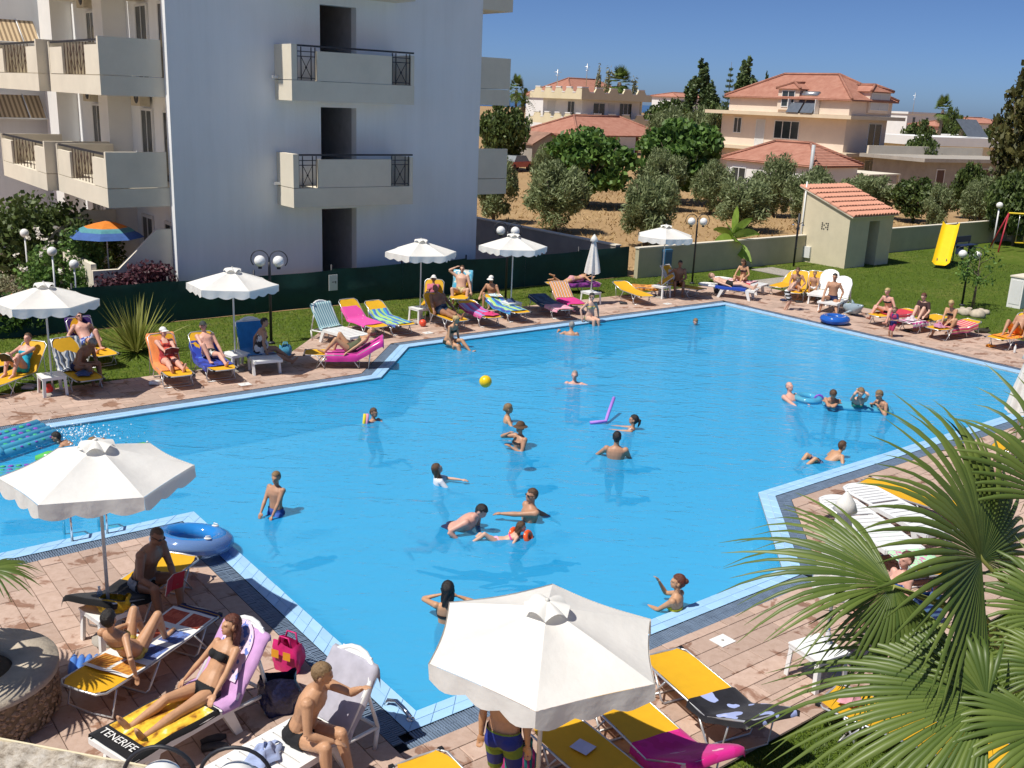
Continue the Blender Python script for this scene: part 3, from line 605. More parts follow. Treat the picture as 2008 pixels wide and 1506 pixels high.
for e, (yy, rr, zz) in enumerate(((-.03, .5, .03), (tl+.04, .42, .0))):
    for j in range(k+1): a = math.pi*j/k; vs.append((math.cos(a)*tw*rr, yy, zz+math.sin(a)*tw*rr))
for j in range(k): fs.append((j, j+1, k+2+j, k+1+j))
mb.add(vs, fs, True); mb.add([(-tw*.5, -.03, .03), (-tw*.5, -.03, .045), (tw*.5, -.03, .045), (tw*.5, -.03, .03)], [(0, 1, 2, 3)])
tme = mb.mesh('roof_tile', M_CLAY); Xr = Matrix.Translation((0, -.18, Z0-.05)) @ Euler((sl_, 0, 0)).to_matrix().to_4x4()
for r_ in range(NR):
    for c_ in range(NC):
        o = mobj('roof_tile', tme, rf); o.matrix_local = Xr @ Matrix.Translation((-.12+tw*(c_+.5)+random.uniform(-.006, .006), r_*tl, .05+random.uniform(0, .012))) @ Euler((R(-2), random.uniform(-.03, .03), random.uniform(-.02, .02))).to_matrix().to_4x4()
MB().tube([(-.06, HY-.15, -.1), (-.06, HY-.15, Z1+.35)], .035, 8).build('drain_pipe', M_WFRAME, hut); bxp('meter_box', M_WFRAME, hut, (-.1, -.001, HY-.75, HY-.35, .15, .65))
mb = MB()
for a in range(4):
    for b in range(4):
        if (a+b) % 2 == 0 or a in (0, 3): mb.box(-.012, -.0005, 1.05+.1*a, 1.11+.1*a, 1.5+.085*b, 1.55+.085*b)
mb.build('vent_block', M_IRON, hut)
sb = thing('utility_box', 'white rendered utility box on the lawn at the right edge', 'box', W(*uv(2000, 603)), UA)
bxp('body', M_LWHITE, sb, (0, .9, 0, .5, -.1, 1.05)); bxp('lid', M_CREAM, sb, (-.03, .93, -.03, .53, 1.05, 1.1)); bxp('door', M_WFRAME, sb, (-.012, -.001, .06, .44, .08, .95))
# ================================================================== plants
def leaf_mat(name, c1, c2, trans=.3, rough=.55, spec=.4):
    m, nt, b = newmat(name); L = nt.links.new; at_ = N(nt, 'Attribute', attribute_name='rnd'); rp = ramp(nt, [(0, c1), (1, c2)]); L(at_.outputs['Fac'], rp.inputs[0])
    L(rp.outputs[0], b.inputs['Base Color']); b.inputs['Roughness'].default_value = rough; b.inputs['Specular IOR Level'].default_value = spec
    tl = N(nt, 'BsdfTranslucent'); L(rp.outputs[0], tl.inputs[0]); ms = N(nt, 'MixShader', i_0=trans); L(b.outputs[0], ms.inputs[1]); L(tl.outputs[0], ms.inputs[2]); L(ms.outputs[0], nt.nodes['Material Output'].inputs[0]); return m
M_OLIVE = leaf_mat('olive_leaf', (.10, .14, .05), (.34, .40, .20), .3); M_FIG = leaf_mat('broad_leaf', (0.048, 0.112, 0.026), (0.176, 0.304, 0.064), .3); M_DARKL = leaf_mat('dark_leaf', (0.038, 0.068, 0.018), (0.128, 0.180, 0.045), .2)
M_BROWNL = leaf_mat('bronze_leaf', (.045, .055, .015), (.17, .16, .05), .2); M_CYP = leaf_mat('poplar_leaf', (0.045, 0.083, 0.030), (0.150, 0.210, 0.075), .2); M_PURP = leaf_mat('purple_leaf', (0.038, 0.012, 0.021), (0.150, 0.053, 0.068), .2)
M_LIME = leaf_mat('lime_leaf', (.12, .2, .03), (.28, .36, .06), .35); M_GREY = leaf_mat('grey_leaf', (.17, .18, .10), (.34, .33, .2), .2); M_PALM = leaf_mat('palm_leaf', (.055, .10, .018), (.155, .21, .045), .14, .42, .4); M_STRAP = leaf_mat('strap_leaf', (.16, .19, .03), (.42, .42, .12), .3)
M_BARK = mat('bark', (.15, .115, .085), .95, .3, 6, .6, 30); M_STRAW = leaf_mat('straw', (.42, .29, .13), (.6, .44, .22), .3); M_BLADE = leaf_mat('grass_blade', (.05, .095, .012), (.15, .22, .04), .3)
M_FLW = leaf_mat('white_petal', (.75, .7, .62), (.9, .86, .78), .3); M_FLO = leaf_mat('orange_petal', (.7, .16, .03), (.85, .3, .06), .3)
def leaves(pos, l, w_, rs, outward=None, bias=0., jit=.4, droop=0.):
    """one diamond leaf per position -> verts, quads"""
    n = len(pos); d = rs.normal(size=(n, 3)); d /= np.linalg.norm(d, axis=1)[:, None]
    if outward is not None: d = d*(1-bias)+outward*bias; 
    d[:, 2] -= droop; d /= np.linalg.norm(d, axis=1)[:, None]
    s = np.cross(d, rs.normal(size=(n, 3))); s /= np.linalg.norm(s, axis=1)[:, None]
    L_ = l*(1+jit*(rs.rand(n)-.5))[:, None]; Wd = w_*(1+jit*(rs.rand(n)-.5))[:, None]
    nn = np.cross(d, s)
    V = np.stack([pos-d*L_*.5, pos+s*Wd*.5+nn*Wd*.15, pos+d*L_*.5, pos-s*Wd*.5+nn*Wd*.15], 1).reshape(-1, 3); return V, np.arange(4*n).reshape(n, 4)
def blob_positions(rs, rx, rz, nclump, nleaf, cr=.3, shell=.55, flat=.0, cz=0.):
    c = rs.normal(size=(nclump, 3)); c /= np.linalg.norm(c, axis=1)[:, None]; c *= (shell+(1-shell)*rs.rand(nclump)**.6)[:, None]
    k = rs.randint(0, nclump, nleaf); o = rs.normal(size=(nleaf, 3)); o /= np.linalg.norm(o, axis=1)[:, None]; o *= (rs.rand(nleaf)**.45)[:, None]
    szs = cr*(.6+.8*rs.rand(nclump)); p = c[k]*(1-cr*.6)+o*szs[k][:, None]
    out = p/np.maximum(.15, np.linalg.norm(p, axis=1))[:, None]; p = p*np.array([rx, rx, rz]); p[:, 2] += cz; return p, out
def trunk_mb(mb, h, r, rs, crown_r, nb=6, split=.5):
    top = Vector((rs.uniform(-.1, .1), rs.uniform(-.1, .1), h*split)); mb.tube([(0, 0, -.15), (.02, .03, h*split*.5), top], [r*1.3, r, r*.8], 8)
    for i in range(nb):
        a = 6.28*i/nb+rs.uniform(-.3, .3); e = Vector((math.cos(a)*crown_r*.55, math.sin(a)*crown_r*.55, h*(split+.3+.2*rs.rand()))); m_ = top.lerp(e, .5)+Vector((0, 0, -.05*h)); mb.tube([top, m_, e], [r*.55, r*.4, r*.15], 5)
PROTO = {}
def tree_proto(key, leafm, seed, h, rx, rz, nclump, nleaf, l, w_, cr=.3, shell=.55, r=.1, split=.4, bias=.3, droop=0., nb=6):
    rs = np.random.RandomState(seed); p, out = blob_positions(rs, rx, rz, nclump, nleaf, cr, shell, cz=h-rz); V, Fq = leaves(p, l, w_, rs, out, bias, droop=droop)
    me = fastmesh('crown', V, Fq, leafm, attr=rs.rand(len(Fq))); mb = MB(); trunk_mb(mb, h, r, rs, rx, nb, split); PROTO[key] = (me, mb.mesh('trunk', M_BARK), h, rx*2)
def plant(key, name, label, cat, loc, height, width, group=None, rz=None):
    me, tr, h, w0 = PROTO[key]; o = thing(name, label, cat, loc, random.uniform(0, 6.28) if rz is None else rz, group); sx = width/w0; o.scale = (sx, sx, height/h)
    mobj('crown', me, o)
    if tr: mobj('trunk', tr, o)
    return o
def by_px(key, name, label, cat, bx, by, top, wpx, group=None, Y=None):
    loc = base(bx, Y) if Y else P(bx, by, -.1); q = proj(loc); ppm = FPX/q[2]; return plant(key, name, label, cat, loc, (q[1]-top)/ppm/math.cos(PIT)*.985, wpx/ppm, group)
for s in range(3): tree_proto('olive%d' % s, M_OLIVE, 10+s, 3.2, 1.5, 1.6, 70, 8500, .27, .06, .27, .3, .09, .3, .3, -.45)
tree_proto('fig', M_FIG, 21, 4, 2.6, 1.75, 60, 6500, .34, .26, .26, .6, .12, .35, .3)
tree_proto('bush', M_DARKL, 22, 4, 2.6, 1.9, 50, 5500, .36, .2, .3, .5, .1, .3, .3); tree_proto('bronze', M_BROWNL, 24, 8, 3.3, 3.7, 90, 15000, .36, .28, .24, .35, .18, .3, .3)
tree_proto('poplar', M_CYP, 23, 10, 1.3, 4.6, 60, 4500, .42, .26, .2, .5, .15, .2, .3); tree_proto('thin', M_GREY, 25, 8, .5, 3.2, 18, 500, .3, .12, .25, .3, .07, .2, .3)
G_OL = 'olive trees in the dry field'
ol = [('olive tree half hidden behind the end of the apartment block', 968, 436, 300, 100), ('wide olive tree nearest the grey side wall', 1088, 455, 318, 140), ('big round olive tree behind the closed white parasol area, nearest the low wall', 1265, 484, 330, 130),
      ('olive tree right behind the biggest round olive', 1290, 412, 296, 110), ('olive tree left of the banana plant, second row', 1392, 420, 316, 90), ('bushy olive tree directly behind the banana plant', 1448, 452, 340, 128), ('tall olive tree in front of the white annex wall', 1515, 425, 306, 100),
      ('olive tree pressed against the left of the tiled hut', 1590, 452, 330, 120), ('olive tree behind the hut roof, right part', 1690, 425, 335, 120), ('small leaning olive tree alone on the dry slope right of the hut', 1832, 450, 362, 64), ('olive tree behind the yellow slide', 1915, 455, 348, 84), ('dark olive tree at the right edge behind the swing', 1985, 470, 330, 120), ('olive tree at the left flank of the broad leaved trees', 1068, 400, 288, 74), ('little olive bush beside the parked car', 972, 316, 262, 56)]
for i, (lb_, x, y, t, w_) in enumerate(ol): by_px('olive%d' % (i % 3), 'olive_tree', lb_, 'tree', x, y, t, w_, G_OL)
by_px('fig', 'fig_tree', 'dark broad leaved tree before the red pergola roof, left one', 'tree', 1150, 405, 262, 185, 'broad leaved trees'); by_px('fig', 'fig_tree', 'bright broad leaved tree right of the red pergola roof', 'tree', 1325, 398, 246, 175, 'broad leaved trees')
bk = [('bush', 'dense dark shrub mass left of the yellow house', 985, 320, 202, 110, 100), ('bush', 'dark trees right behind the battlement house', 1312, 300, 196, 110, 150), ('bush', 'round dark tree in front of the tall poplars', 1400, 330, 205, 90, 130), ('olive0', 'grey green tree left of the staircase of the peach house', 1380, 330, 215, 120, 108), ('olive1', 'grey green tree below the battlement house right end', 1310, 330, 212, 90, 112), ('poplar', 'tall dark poplar with twin tops, left one', 1360, 300, 127, 60, 165), ('poplar', 'shorter poplar close to the twin topped one', 1385, 300, 166, 46, 163), ('poplar', 'tall poplar right of the tiered pine', 1452, 300, 123, 58, 160), ('poplar', 'thin dark tree between the tiered pine and the peach house roof', 1487, 300, 150, 18, 160), ('thin', 'slim almost bare tree left of the fan palm', 1166, 280, 122, 16, 150), ('thin', 'slim leafy pole tree touching the fan palm', 1182, 280, 126, 22, 148), ('thin', 'slim pale tree right of the fan palm', 1238, 280, 146, 22, 150),
      ('bush', 'low green trees left of the two right palms', 1795, 300, 236, 70, 150), ('bush', 'green tree between the two right palms', 1853, 300, 212, 46, 165), ('bush', 'low bushes below the date palm', 1890, 330, 252, 90, 125), ('bush', 'bushes on the flat roofed house edge', 1800, 340, 262, 80, 95), ('bush', 'dark hedge tree at the far end of the pale houses', 1945, 330, 240, 60, 140), ('bronze', 'big bronze green tree filling the right edge above the swing', 2000, 480, 128, 190, 62), ('bush', 'dark green undergrowth below the bronze tree', 1985, 480, 330, 120, 55), ('bush', 'green scrub before the concrete building door', 1890, 420, 318, 70, 70), ('bush', 'low scrub along the foot of the concrete building', 1790, 420, 348, 110, 66)]
for k, lb_, x, y, t, w_, Y in bk: by_px(k, 'poplar_tree' if k == 'poplar' else ('bronze_tree' if k == 'bronze' else ('slim_tree' if k == 'thin' else 'bushy_tree')), lb_, 'tree', x, y, t, w_, 'background trees', Y)
# tiered pine
rs = np.random.RandomState(5); pos = []; out = []
for t in range(13):
    z = 2+t*.75; rr = 2.4*(1-t/13.5)+.15
    for b in range(7):
        a = 6.28*b/7+t; n_ = int(40*rr/2+8); k = rs.rand(n_)**.7; pos.append(np.stack([np.cos(a)*k*rr, np.sin(a)*k*rr, z+.35*k*k*rr*.4+rs.normal(size=n_)*.05], 1)+rs.normal(size=(n_, 3))*.06)
pos = np.concatenate(pos); V, Fq = leaves(pos, .3, .14, rs); me = fastmesh('crown', V, Fq, M_CYP, attr=rs.rand(len(Fq))); mb = MB(); mb.tube([(0, 0, 0), (0, 0, 12)], [.22, .03], 6); PROTO['pine'] = (me, mb.mesh('trunk', M_BARK), 12.1, 5.)
by_px('pine', 'tiered_pine', 'tall conifer with flat tiers of branches between the poplars', 'tree', 1418, 300, 132, 42, None, 158)
# far palms
def palm_proto(key, kind, h, seed):
    rs = np.random.RandomState(seed); V = []; F_ = []; nb = 0
    def strip(pts, ws, side):
        nonlocal nb
        for i, (p, w_) in enumerate(zip(pts, ws)): V.append(p-side*w_); V.append(p+side*w_)
        for i in range(len(pts)-1): F_.append((nb+2*i, nb+2*i+1, nb+2*i+3, nb+2*i+2))
        nb += 2*len(pts)
    n = 46 if kind == 'fan' else 34
    for i in range(n):
        a = rs.rand()*6.28; el = rs.uniform(-.9, 1.45) if kind == 'fan' else rs.uniform(-.3, 1.4); d = np.array([math.cos(a)*math.cos(el), math.sin(a)*math.cos(el), math.sin(el)]); s = np.cross(d, [0, 0, 1.]); s /= np.linalg.norm(s)+1e-6; up = np.cross(s, d); b0 = np.array([0, 0, h])
        if kind == 'fan':
            hub = b0+d*.9
            for t in np.linspace(-1.3, 1.3, 13):
                e = d*math.cos(t)+s*math.sin(t); q = np.cross(e, up); strip([hub, hub+e*.45+up*.02, hub+e*.95-np.array([0, 0, .14])], [.02, .055, .01], q/np.linalg.norm(q))
        else:
            Ln = 2.6; pts = [b0+d*Ln*t-np.array([0, 0, 1.25*t*t*Ln*.5]) for t in np.linspace(0, 1, 7)]
            for j in range(1, 7):
                for sg_ in (-1, 1):
                    for f_ in (0., .5):
                        p = pts[j-1]*(1-f_)+pts[j]*f_; e = s*sg_*.55+d*.35+np.array([0, 0, -.1]); strip([p, p+e*.5*(1.15-j/8)*1.6], [.06, .01], d)
    me = fastmesh('crown', np.array(V), np.array(F_), M_PALM, attr=rs.rand(len(F_))); mb = MB()
    mb.lathe([(.34, 0), (.24, h*.4), (.26, h*.8), (.42, h*.93), (.2, h+.1)], 9); PROTO[key] = (me, mb.mesh('trunk', M_BARK), h+1.9, 3.8 if kind == 'fan' else 5.2)
palm_proto('fpalm', 'fan', 6, 3); palm_proto('dpalm', 'date', 3.5, 4)
for k, lb_, x, t, w_, Y in (('fpalm', 'fan palm rising behind the battlement house', 1206, 132, 56, 148), ('fpalm', 'tall fan palm with dry skirt right of the peach house', 1830, 187, 40, 120), ('dpalm', 'feathery date palm right of the tall fan palm', 1872, 212, 62, 122), ('fpalm', 'tiny far palm on the skyline before the bronze tree', 1967, 220, 15, 240), ('dpalm', 'date palm left of the yellow house beside the apartment block', 1022, 158, 60, 125), ('fpalm', 'fan palm half hidden by the apartment block balcony', 1008, 148, 36, 130)): by_px(k, 'palm_tree', lb_, 'tree', x, 0, t, w_, 'distant palms', Y)
# strap-leaved plant on the lawn
def strap_plant(n, ln, w_, seed, m, spread=1.15, name='leaves'):
    rs = np.random.RandomState(seed); V = []; F_ = []
    for i in range(n):
        a = rs.rand()*6.28; el = math.pi/2-spread*rs.rand()**.7; d = np.array([math.cos(a)*math.cos(el), math.sin(a)*math.cos(el), math.sin(el)]); s = np.array([-math.sin(a), math.cos(a), 0])+rs.normal(size=3)*.3; s /= np.linalg.norm(s); L_ = ln*(.6+.45*rs.rand()); b = len(V); o = np.array([math.cos(a), math.sin(a), 0])*.12*rs.rand()
        for j in range(5):
            t = j/4; p = o+d*L_*t-np.array([0, 0, .18*L_*t*t*(1.3-math.sin(el))]); ww = w_*(.6+.5*t if t < .5 else .85*(1-t)*2+.02); V.append(p-s*ww); V.append(p+s*ww)
        for j in range(4): F_.append((b+2*j, b+2*j+1, b+2*j+3, b+2*j+2))
    return fastmesh(name, np.array(V), np.array(F_), m, attr=np.repeat(rs.rand(n), 4))
o = thing('flax_plant', 'spiky clump of green and yellow strap leaves on the lawn before the fence', 'plant', P(268, 690, -.05)); mobj('leaves', strap_plant(150, 1.6, .028, 3, M_STRAP), o)
# banana plant
o = thing('banana_plant', 'young banana plant with broad bright leaves before the low wall', 'plant', P(1432, 523, -.05))
mb = MB(); mb.tube([(0, 0, 0), (.05, 0, .9), (0, .03, 1.5)], [.16, .12, .07], 8); mb.build('stem', mat('banana_stem', (.2, .2, .07), .7, .3, 8), o)
def banana_leaf(az_, el, ln, z):
    d = Vector((math.cos(az_)*math.cos(el), math.sin(az_)*math.cos(el), math.sin(el))); s = Vector((-math.sin(az_), math.cos(az_), 0)); rl_ = random.choice((-1, 1))*random.uniform(.6, 1.1); s = s*math.cos(rl_)+d.cross(s)*math.sin(rl_)
    def fn(a, b):
        t = b; p = Vector((0, 0, z))+d*(ln*t)-Vector((0, 0, .4*ln*t*t*math.cos(el))); ww = .27*math.sin(math.pi*min(1, .08+t*.95))**.6*(1+.08*math.sin(t*37)); return p+s*((a-.5)*2*ww)+Vector((0, 0, .1*abs(a-.5)*2*1.0))*.8
    MB().grid(4, 12, fn).build('leaf', M_BAN, o)
M_BAN = mat('banana_leaf', (.26, .40, .06), .45, .2, 4, trans=.35)
for az_, el, ln, z in ((1.2, 1.4, 1.2, 1.4), (-.4, .95, 1.25, 1.35), (.1, .5, 1.3, 1.2), (-1.2, .15, 1.0, 1.1), (2.6, .6, 1.1, 1.2), (3.5, .2, 1.0, 1.1), (4.6, .35, 1.1, 1.2), (3.9, -.2, .9, .9), (-.7, -.2, 1.0, .85), (2.1, .9, .9, 1.3)): banana_leaf(az_, el, ln, z)
# shrubs beyond the fence
def shrub(name, label, cat, loc, rx, rz, m, l, w_, n, seed, flowers=None, rzr=0.):
    rs = np.random.RandomState(seed); p, out = blob_positions(rs, 1, 1, 26, n, .34, .5); p = p*np.array([rx, rx*.75, rz])+np.array([0, 0, rz*.9]); V, Fq = leaves(p, l, w_, rs, out, .3)
    o = thing(name, label, cat, loc, rzr); mobj('foliage', fastmesh('foliage', V, Fq, m, attr=rs.rand(len(Fq))), o); mb = MB(); mb.tube([(0, 0, -.1), (0, 0, rz)], [.05, .02], 5); mb.build('stem', M_BARK, o)
    if flowers:
        k = flowers[1]; c = rs.normal(size=(k, 3)); c /= np.linalg.norm(c, axis=1)[:, None]; c[:, 2] = np.abs(c[:, 2]); c = c*np.array([rx, rx*.75, rz*1.05])+np.array([0, 0, rz*.9]); V, Fq = leaves(np.repeat(c, 7, 0)+rs.normal(size=(k*7, 3))*.04, flowers[2], flowers[2]*.8, rs); tag(mobj('blossoms', fastmesh('blossoms', V, Fq, flowers[0], attr=rs.rand(len(Fq))), o), kind='stuff')
    return o
SH = [('hedge', 'clipped dark purple hedge at the corner of the apartment block', 'hedge', (275, 545), 29.25, 1.3, .86, M_PURP, .12, .08, 4200, None), ('rose_bush', 'tall rose bush with pale blossoms beside the patio', 'bush', (120, 470), 31.2, 1.35, 1.3, M_FIG, .15, .1, 3600, (M_FLW, 14, .1)), ('shrub', 'dark green shrub behind the rose bush', 'bush', (60, 440), 36, 2.2, 1.7, M_DARKL, .2, .14, 3600, None), ('shrub', 'very dark shrub at the left edge beyond the garden path', 'bush', (10, 455), 37, 2.2, 1.5, M_DARKL, .2, .14, 3000, None), ('shrub', 'leafy shrub with orange flowers at the left edge', 'bush', (25, 590), 28.9, 1.2, .55, M_FIG, .12, .08, 2600, (M_FLO, 20, .09)), ('shrub', 'yellow green shrub between the two garden globes', 'bush', (118, 540), 30.2, .7, .45, M_LIME, .11, .07, 1800, None), ('shrub', 'grey green cushion shrub behind the fence', 'bush', (135, 575), 29.1, 1.0, .36, M_GREY, .1, .03, 2600, None), ('shrub', 'second grey green cushion under the patio wall', 'bush', (178, 572), 29.1, .7, .3, M_GREY, .1, .03, 1800, None), ('shrub', 'round green shrub below the patio globe lamp', 'bush', (152, 545), 29.9, .6, .5, M_FIG, .1, .07, 1600, None), ('shrub', 'grey leaved shrub on the edge of the garden path', 'bush', (22, 490), 33.5, .9, .4, M_GREY, .12, .05, 1800, None), ('shrub', 'climbing green shrub under the first balcony', 'bush', (172, 420), 34.5, 1.3, 1.2, M_DARKL, .18, .1, 2400, None), ('shrub', 'small white flowering bush at the foot of the blank wall, left', 'bush', (382, 548), 29.2, .4, .3, M_LIME, .1, .07, 700, (M_FLW, 14, .1)), ('shrub', 'white flowering bush at the wall foot above the second parasol', 'bush', (420, 543), 29.2, .5, .42, M_LIME, .1, .07, 900, (M_FLW, 16, .1)), ('shrub', 'white flowering bush at the wall foot right of the second parasol', 'bush', (490, 538), 29.2, .45, .4, M_LIME, .1, .07, 800, (M_FLW, 14, .1))]
def PVw(px, py, v0):
    d = ray(px, py); return CAM+d*((v0-CAM.dot(VX))/d.dot(VX))
for i, (nm, lb_, ct_, px, v0, rx, rz, m, l, w_, n_, fl_) in enumerate(SH):
    p = PVw(px[0], px[1], v0); shrub(nm, lb_, ct_, (p.x, p.y, -.05), rx, rz, m, l, w_, n_, 60+i, fl_, UA)
# staked young tree with stones
yt = thing('young_tree', 'thin staked young tree beside the right double globe lamp', 'tree', P(1905, 606, -.05)); rs = np.random.RandomState(9); p, out = blob_positions(rs, .85, .8, 22, 420, .3, .5, cz=1.55); V, Fq = leaves(p, .13, .08, rs); mobj('crown', fastmesh('crown', V, Fq, M_FIG, attr=rs.rand(len(Fq))), yt)
mb = MB(); mb.tube([(0, 0, 0), (.03, 0, 1), (.02, .05, 2.1)], [.035, .025, .01], 6)
for i in range(7): a = i*.9; mb.tube([(.03, 0, .9+.12*i), (.5*math.cos(a), .5*math.sin(a), 1.35+.1*i)], [.014, .006], 4)
mb.build('trunk', M_BARK, yt); MB().tube([(.1, .05, 0), (.06, .05, 1.3)], .02, 5).build('stake', mat('timber', (.35, .26, .17), .9), yt)
M_STONE = mat('field_stone', (.48, .42, .33), .95, .3, 4, .5, 12)
for i, (x, y, r_) in enumerate(((1878, 614, .2), (1893, 618, .26), (1915, 622, .3), (1932, 616, .18), (1925, 611, .16), (1900, 608, .15), (1888, 608, .14))):
    mb = MB(); mb.ball((0, 0, r_*.3), (r_, r_*.8, r_*.55), 8); mb.v = [tuple(c*(1+.18*math.sin(7*a+i+3*b)) for c in (a, b, c_)) for a, b, c_ in mb.v]
    tag(mb.build('stone', M_STONE, None, P(x, y, -.06), i*1.3), ['rounded beige stone', 'flat tan stone', 'largest tan stone', 'small stone at the right end', 'small pale stone behind', 'little stone behind', 'little stone at the left back'][i]+' in the ring round the young tree', 'stone', 'stones round the young tree')
# grass blades on the lawn (nearer areas) and straw tufts in the field
def blades(name, pts, hgt_, wid, m, seed, lean=.5, parent=None):
    rs = np.random.RandomState(seed); n = len(pts); a = rs.rand(n)*6.28; s = np.stack([np.cos(a), np.sin(a), np.zeros(n)], 1); hh = hgt_*(.5+rs.rand(n)); tip = pts+np.stack([rs.normal(size=n)*lean*hh, rs.normal(size=n)*lean*hh, hh], 1); wd = (wid*(.6+.8*rs.rand(n)))[:, None]
    V = np.stack([pts-s*wd, pts+s*wd, tip], 1).reshape(-1, 3); o = mobj(name, fastmesh(name, V, np.arange(3*n).reshape(n, 3), m, attr=rs.rand(n)), parent); return o
rs = np.random.RandomState(1)
def inside(p, poly):
    c = False; x, y = p
    for i in range(len(poly)):
        (x0, y0), (x1, y1) = poly[i-1], poly[i]
        if (y0 > y) != (y1 > y) and x < (x1-x0)*(y-y0)/(y1-y0)+x0: c = not c
    return c
def uvpts(a0, a1, b0, b1, n, z, test=None):
    q = np.stack([rs.uniform(a0, a1, n), rs.uniform(b0, b1, n)], 1)
    if test: q = np.array([p for p in q if test(p)])
    c, s = math.cos(UA), math.sin(UA); return np.stack([q[:, 0]*c-q[:, 1]*s, q[:, 0]*s+q[:, 1]*c, np.full(len(q), z)], 1)
nd = lambda p: not inside(p, DECKP)
near = np.concatenate([uvpts(7.25, 15, 2.0, 5.5, 60000, -.06), uvpts(2, 31, 22.85, 28.2, 60000, -.06, nd), uvpts(31.15, 48, 12, 27.6, 50000, -.06)])
tag(blades('lawn_grass', near, .05, .007, M_BLADE, 2, .7), 'short mown grass covering the lawn', 'grass', kind='stuff')
fld = np.concatenate([uvpts(28, 60, 28.2, 60, 5000, -.12), uvpts(28, 90, 60, 110, 3000, -.12)])
tag(blades('dry_grass', fld, .16, .05, M_STRAW, 4, .8), 'dry straw stubble over the field', 'grass', kind='stuff')
# --- fan leaf for the near palms
def fan_leaf(name, parent, hub, tip, nrm, spread=2.2, n=40, droop=.25, fold=.5, seed=0, foot=None, m=None, curl=.0, notch=.54):
    rs = np.random.RandomState(seed); hub, tip = Vector(hub), Vector(tip); a = tip-hub; r_ = a.length; a.normalize(); nv = Vector(nrm); nv = (nv-a*nv.dot(a)).normalized(); b = nv.cross(a); V = []; F_ = []; at_ = []
    dth = 2*spread/n; K = 8
    for i in range(n):
        th = -spread+dth*(i+.5); d = a*math.cos(th)+b*math.sin(th); s = b*math.cos(th)-a*math.sin(th); rl = r_*(1-.28*(abs(th)/spread)**2)*(1+.06*rs.normal()); dr = droop*(1+.5*rs.normal()); sw = .05*rs.normal(); o0 = len(V); g = rs.rand()
        for j in range(K+1):
            t = j/K; p = hub+d*(rl*t)+s*(sw*rl*max(0, t-notch))-Vector((0, 0, 1))*(rl*(.10*t*t+dr*max(0, t-.5)**2*2.2))+nv*(.10*rl*math.sin(math.pi*t)*math.cos(th*.7))
            w_ = rl*t*math.tan(dth/2)*1.1 if t < notch else rl*notch*math.tan(dth/2)*((1-t)/(1-notch))**.75; w_ = max(w_, .0012); fd = nv*(w_*fold*2)
            V += [p-s*w_*.92-fd, p, p+s*w_*.92-fd] if i % 2 else [p-s*w_*.92-fd, p, p+s*w_*.92-fd]
        for j in range(K):
            q = o0+3*j; F_ += [(q, q+1, q+4, q+3), (q+1, q+2, q+5, q+4)]; at_ += [min(1, max(0, g*.7+.3*(j/K)))]*2
    me = fastmesh(name, np.array([tuple(x) for x in V]), np.array(F_), m or M_PALM, attr=at_); lf = mobj('leaf', me, parent)
    if foot is not None:
        f_ = Vector(foot); md = f_.lerp(hub, .55)+Vector((0, 0, .12*(hub-f_).length)); mb = MB(); mb.tube([f_, f_.lerp(md, .5)+Vector((0, 0, .05)), md, hub, hub+a*.1], [.03, .022, .016, .012, .004], 6); mb.build('petiole', mat('palm_petiole', (.24, .26, .06), .5, .2, 6), parent)
    return lf
fp = thing('fan_palm', 'large fan palm whose leaves fill the right foreground', 'palm', (0, 0, 0)); tb = at(2090, 1420, 5.6); fp.location = (tb.x, tb.y, -.06); OFF = Vector(fp.location)
class _L:
    pass
def pl(px, py, Y): return at(px, py, Y)-OFF
ct_ = Vector((0, 0, tb.z+.06))
mb = MB(); prof = []
hz = ct_.z
for i in range(26): z = hz*i/25; prof.append((.17+.02*(i % 2)+.03*(1-i/25), z))
mb.lathe(prof, 12); mb.build('trunk', M_BARK, fp)
CAMV = Vector((-.15, -1, .75))
FL = [((1925, 1097), 5.35, (1760, 735), 5.7, (.72, -.62, -.02), 2.5, 62, .12, 1), ((1752, 1150), 5.15, (1428, 1030), 5.5, (-.1, -.35, .9), 1.0, 26, .15, 2), ((1752, 1150), 5.12, (1690, 1330), 4.95, (.2, -.8, .5), 1.35, 24, .5, 3), ((1935, 1372), 4.7, (1500, 1395), 4.8, (0, -.5, .8), 1.3, 44, .25, 4), ((1935, 1372), 4.68, (1840, 1190), 5.0, (-.2, -.7, .7), .8, 12, .3, 11), ((2075, 985), 5.6, (1985, 690), 6.0, (.3, -.9, .3), 1.3, 28, .15, 5), ((1850, 1225), 5.6, (1640, 1300), 5.7, (0, -.5, .8), 1.0, 22, .55, 6), ((2080, 1210), 5.2, (1900, 1060), 5.5, (.2, -.8, .5), 1.2, 26, .35, 7), ((2065, 1430), 4.6, (1850, 1530), 4.3, (0, -.6, .8), 1.2, 26, .35, 8), ((2090, 1320), 4.9, (1880, 1260), 5.1, (.1, -.7, .6), .9, 20, .5, 9), ((2110, 840), 6.2, (1990, 930), 6.2, (.1, -.8, .5), 1.4, 26, .4, 10)]
for (hx, hy), hY, (tx, ty), tY, nr, spd, n_, dr, sd in FL: fan_leaf('leaf', fp, pl(hx, hy, hY), pl(tx, ty, tY), nr, spd, n_, dr, .45, sd, foot=ct_+Vector((random.uniform(-.1, .1), random.uniform(-.1, .1), random.uniform(-.1, .05))))
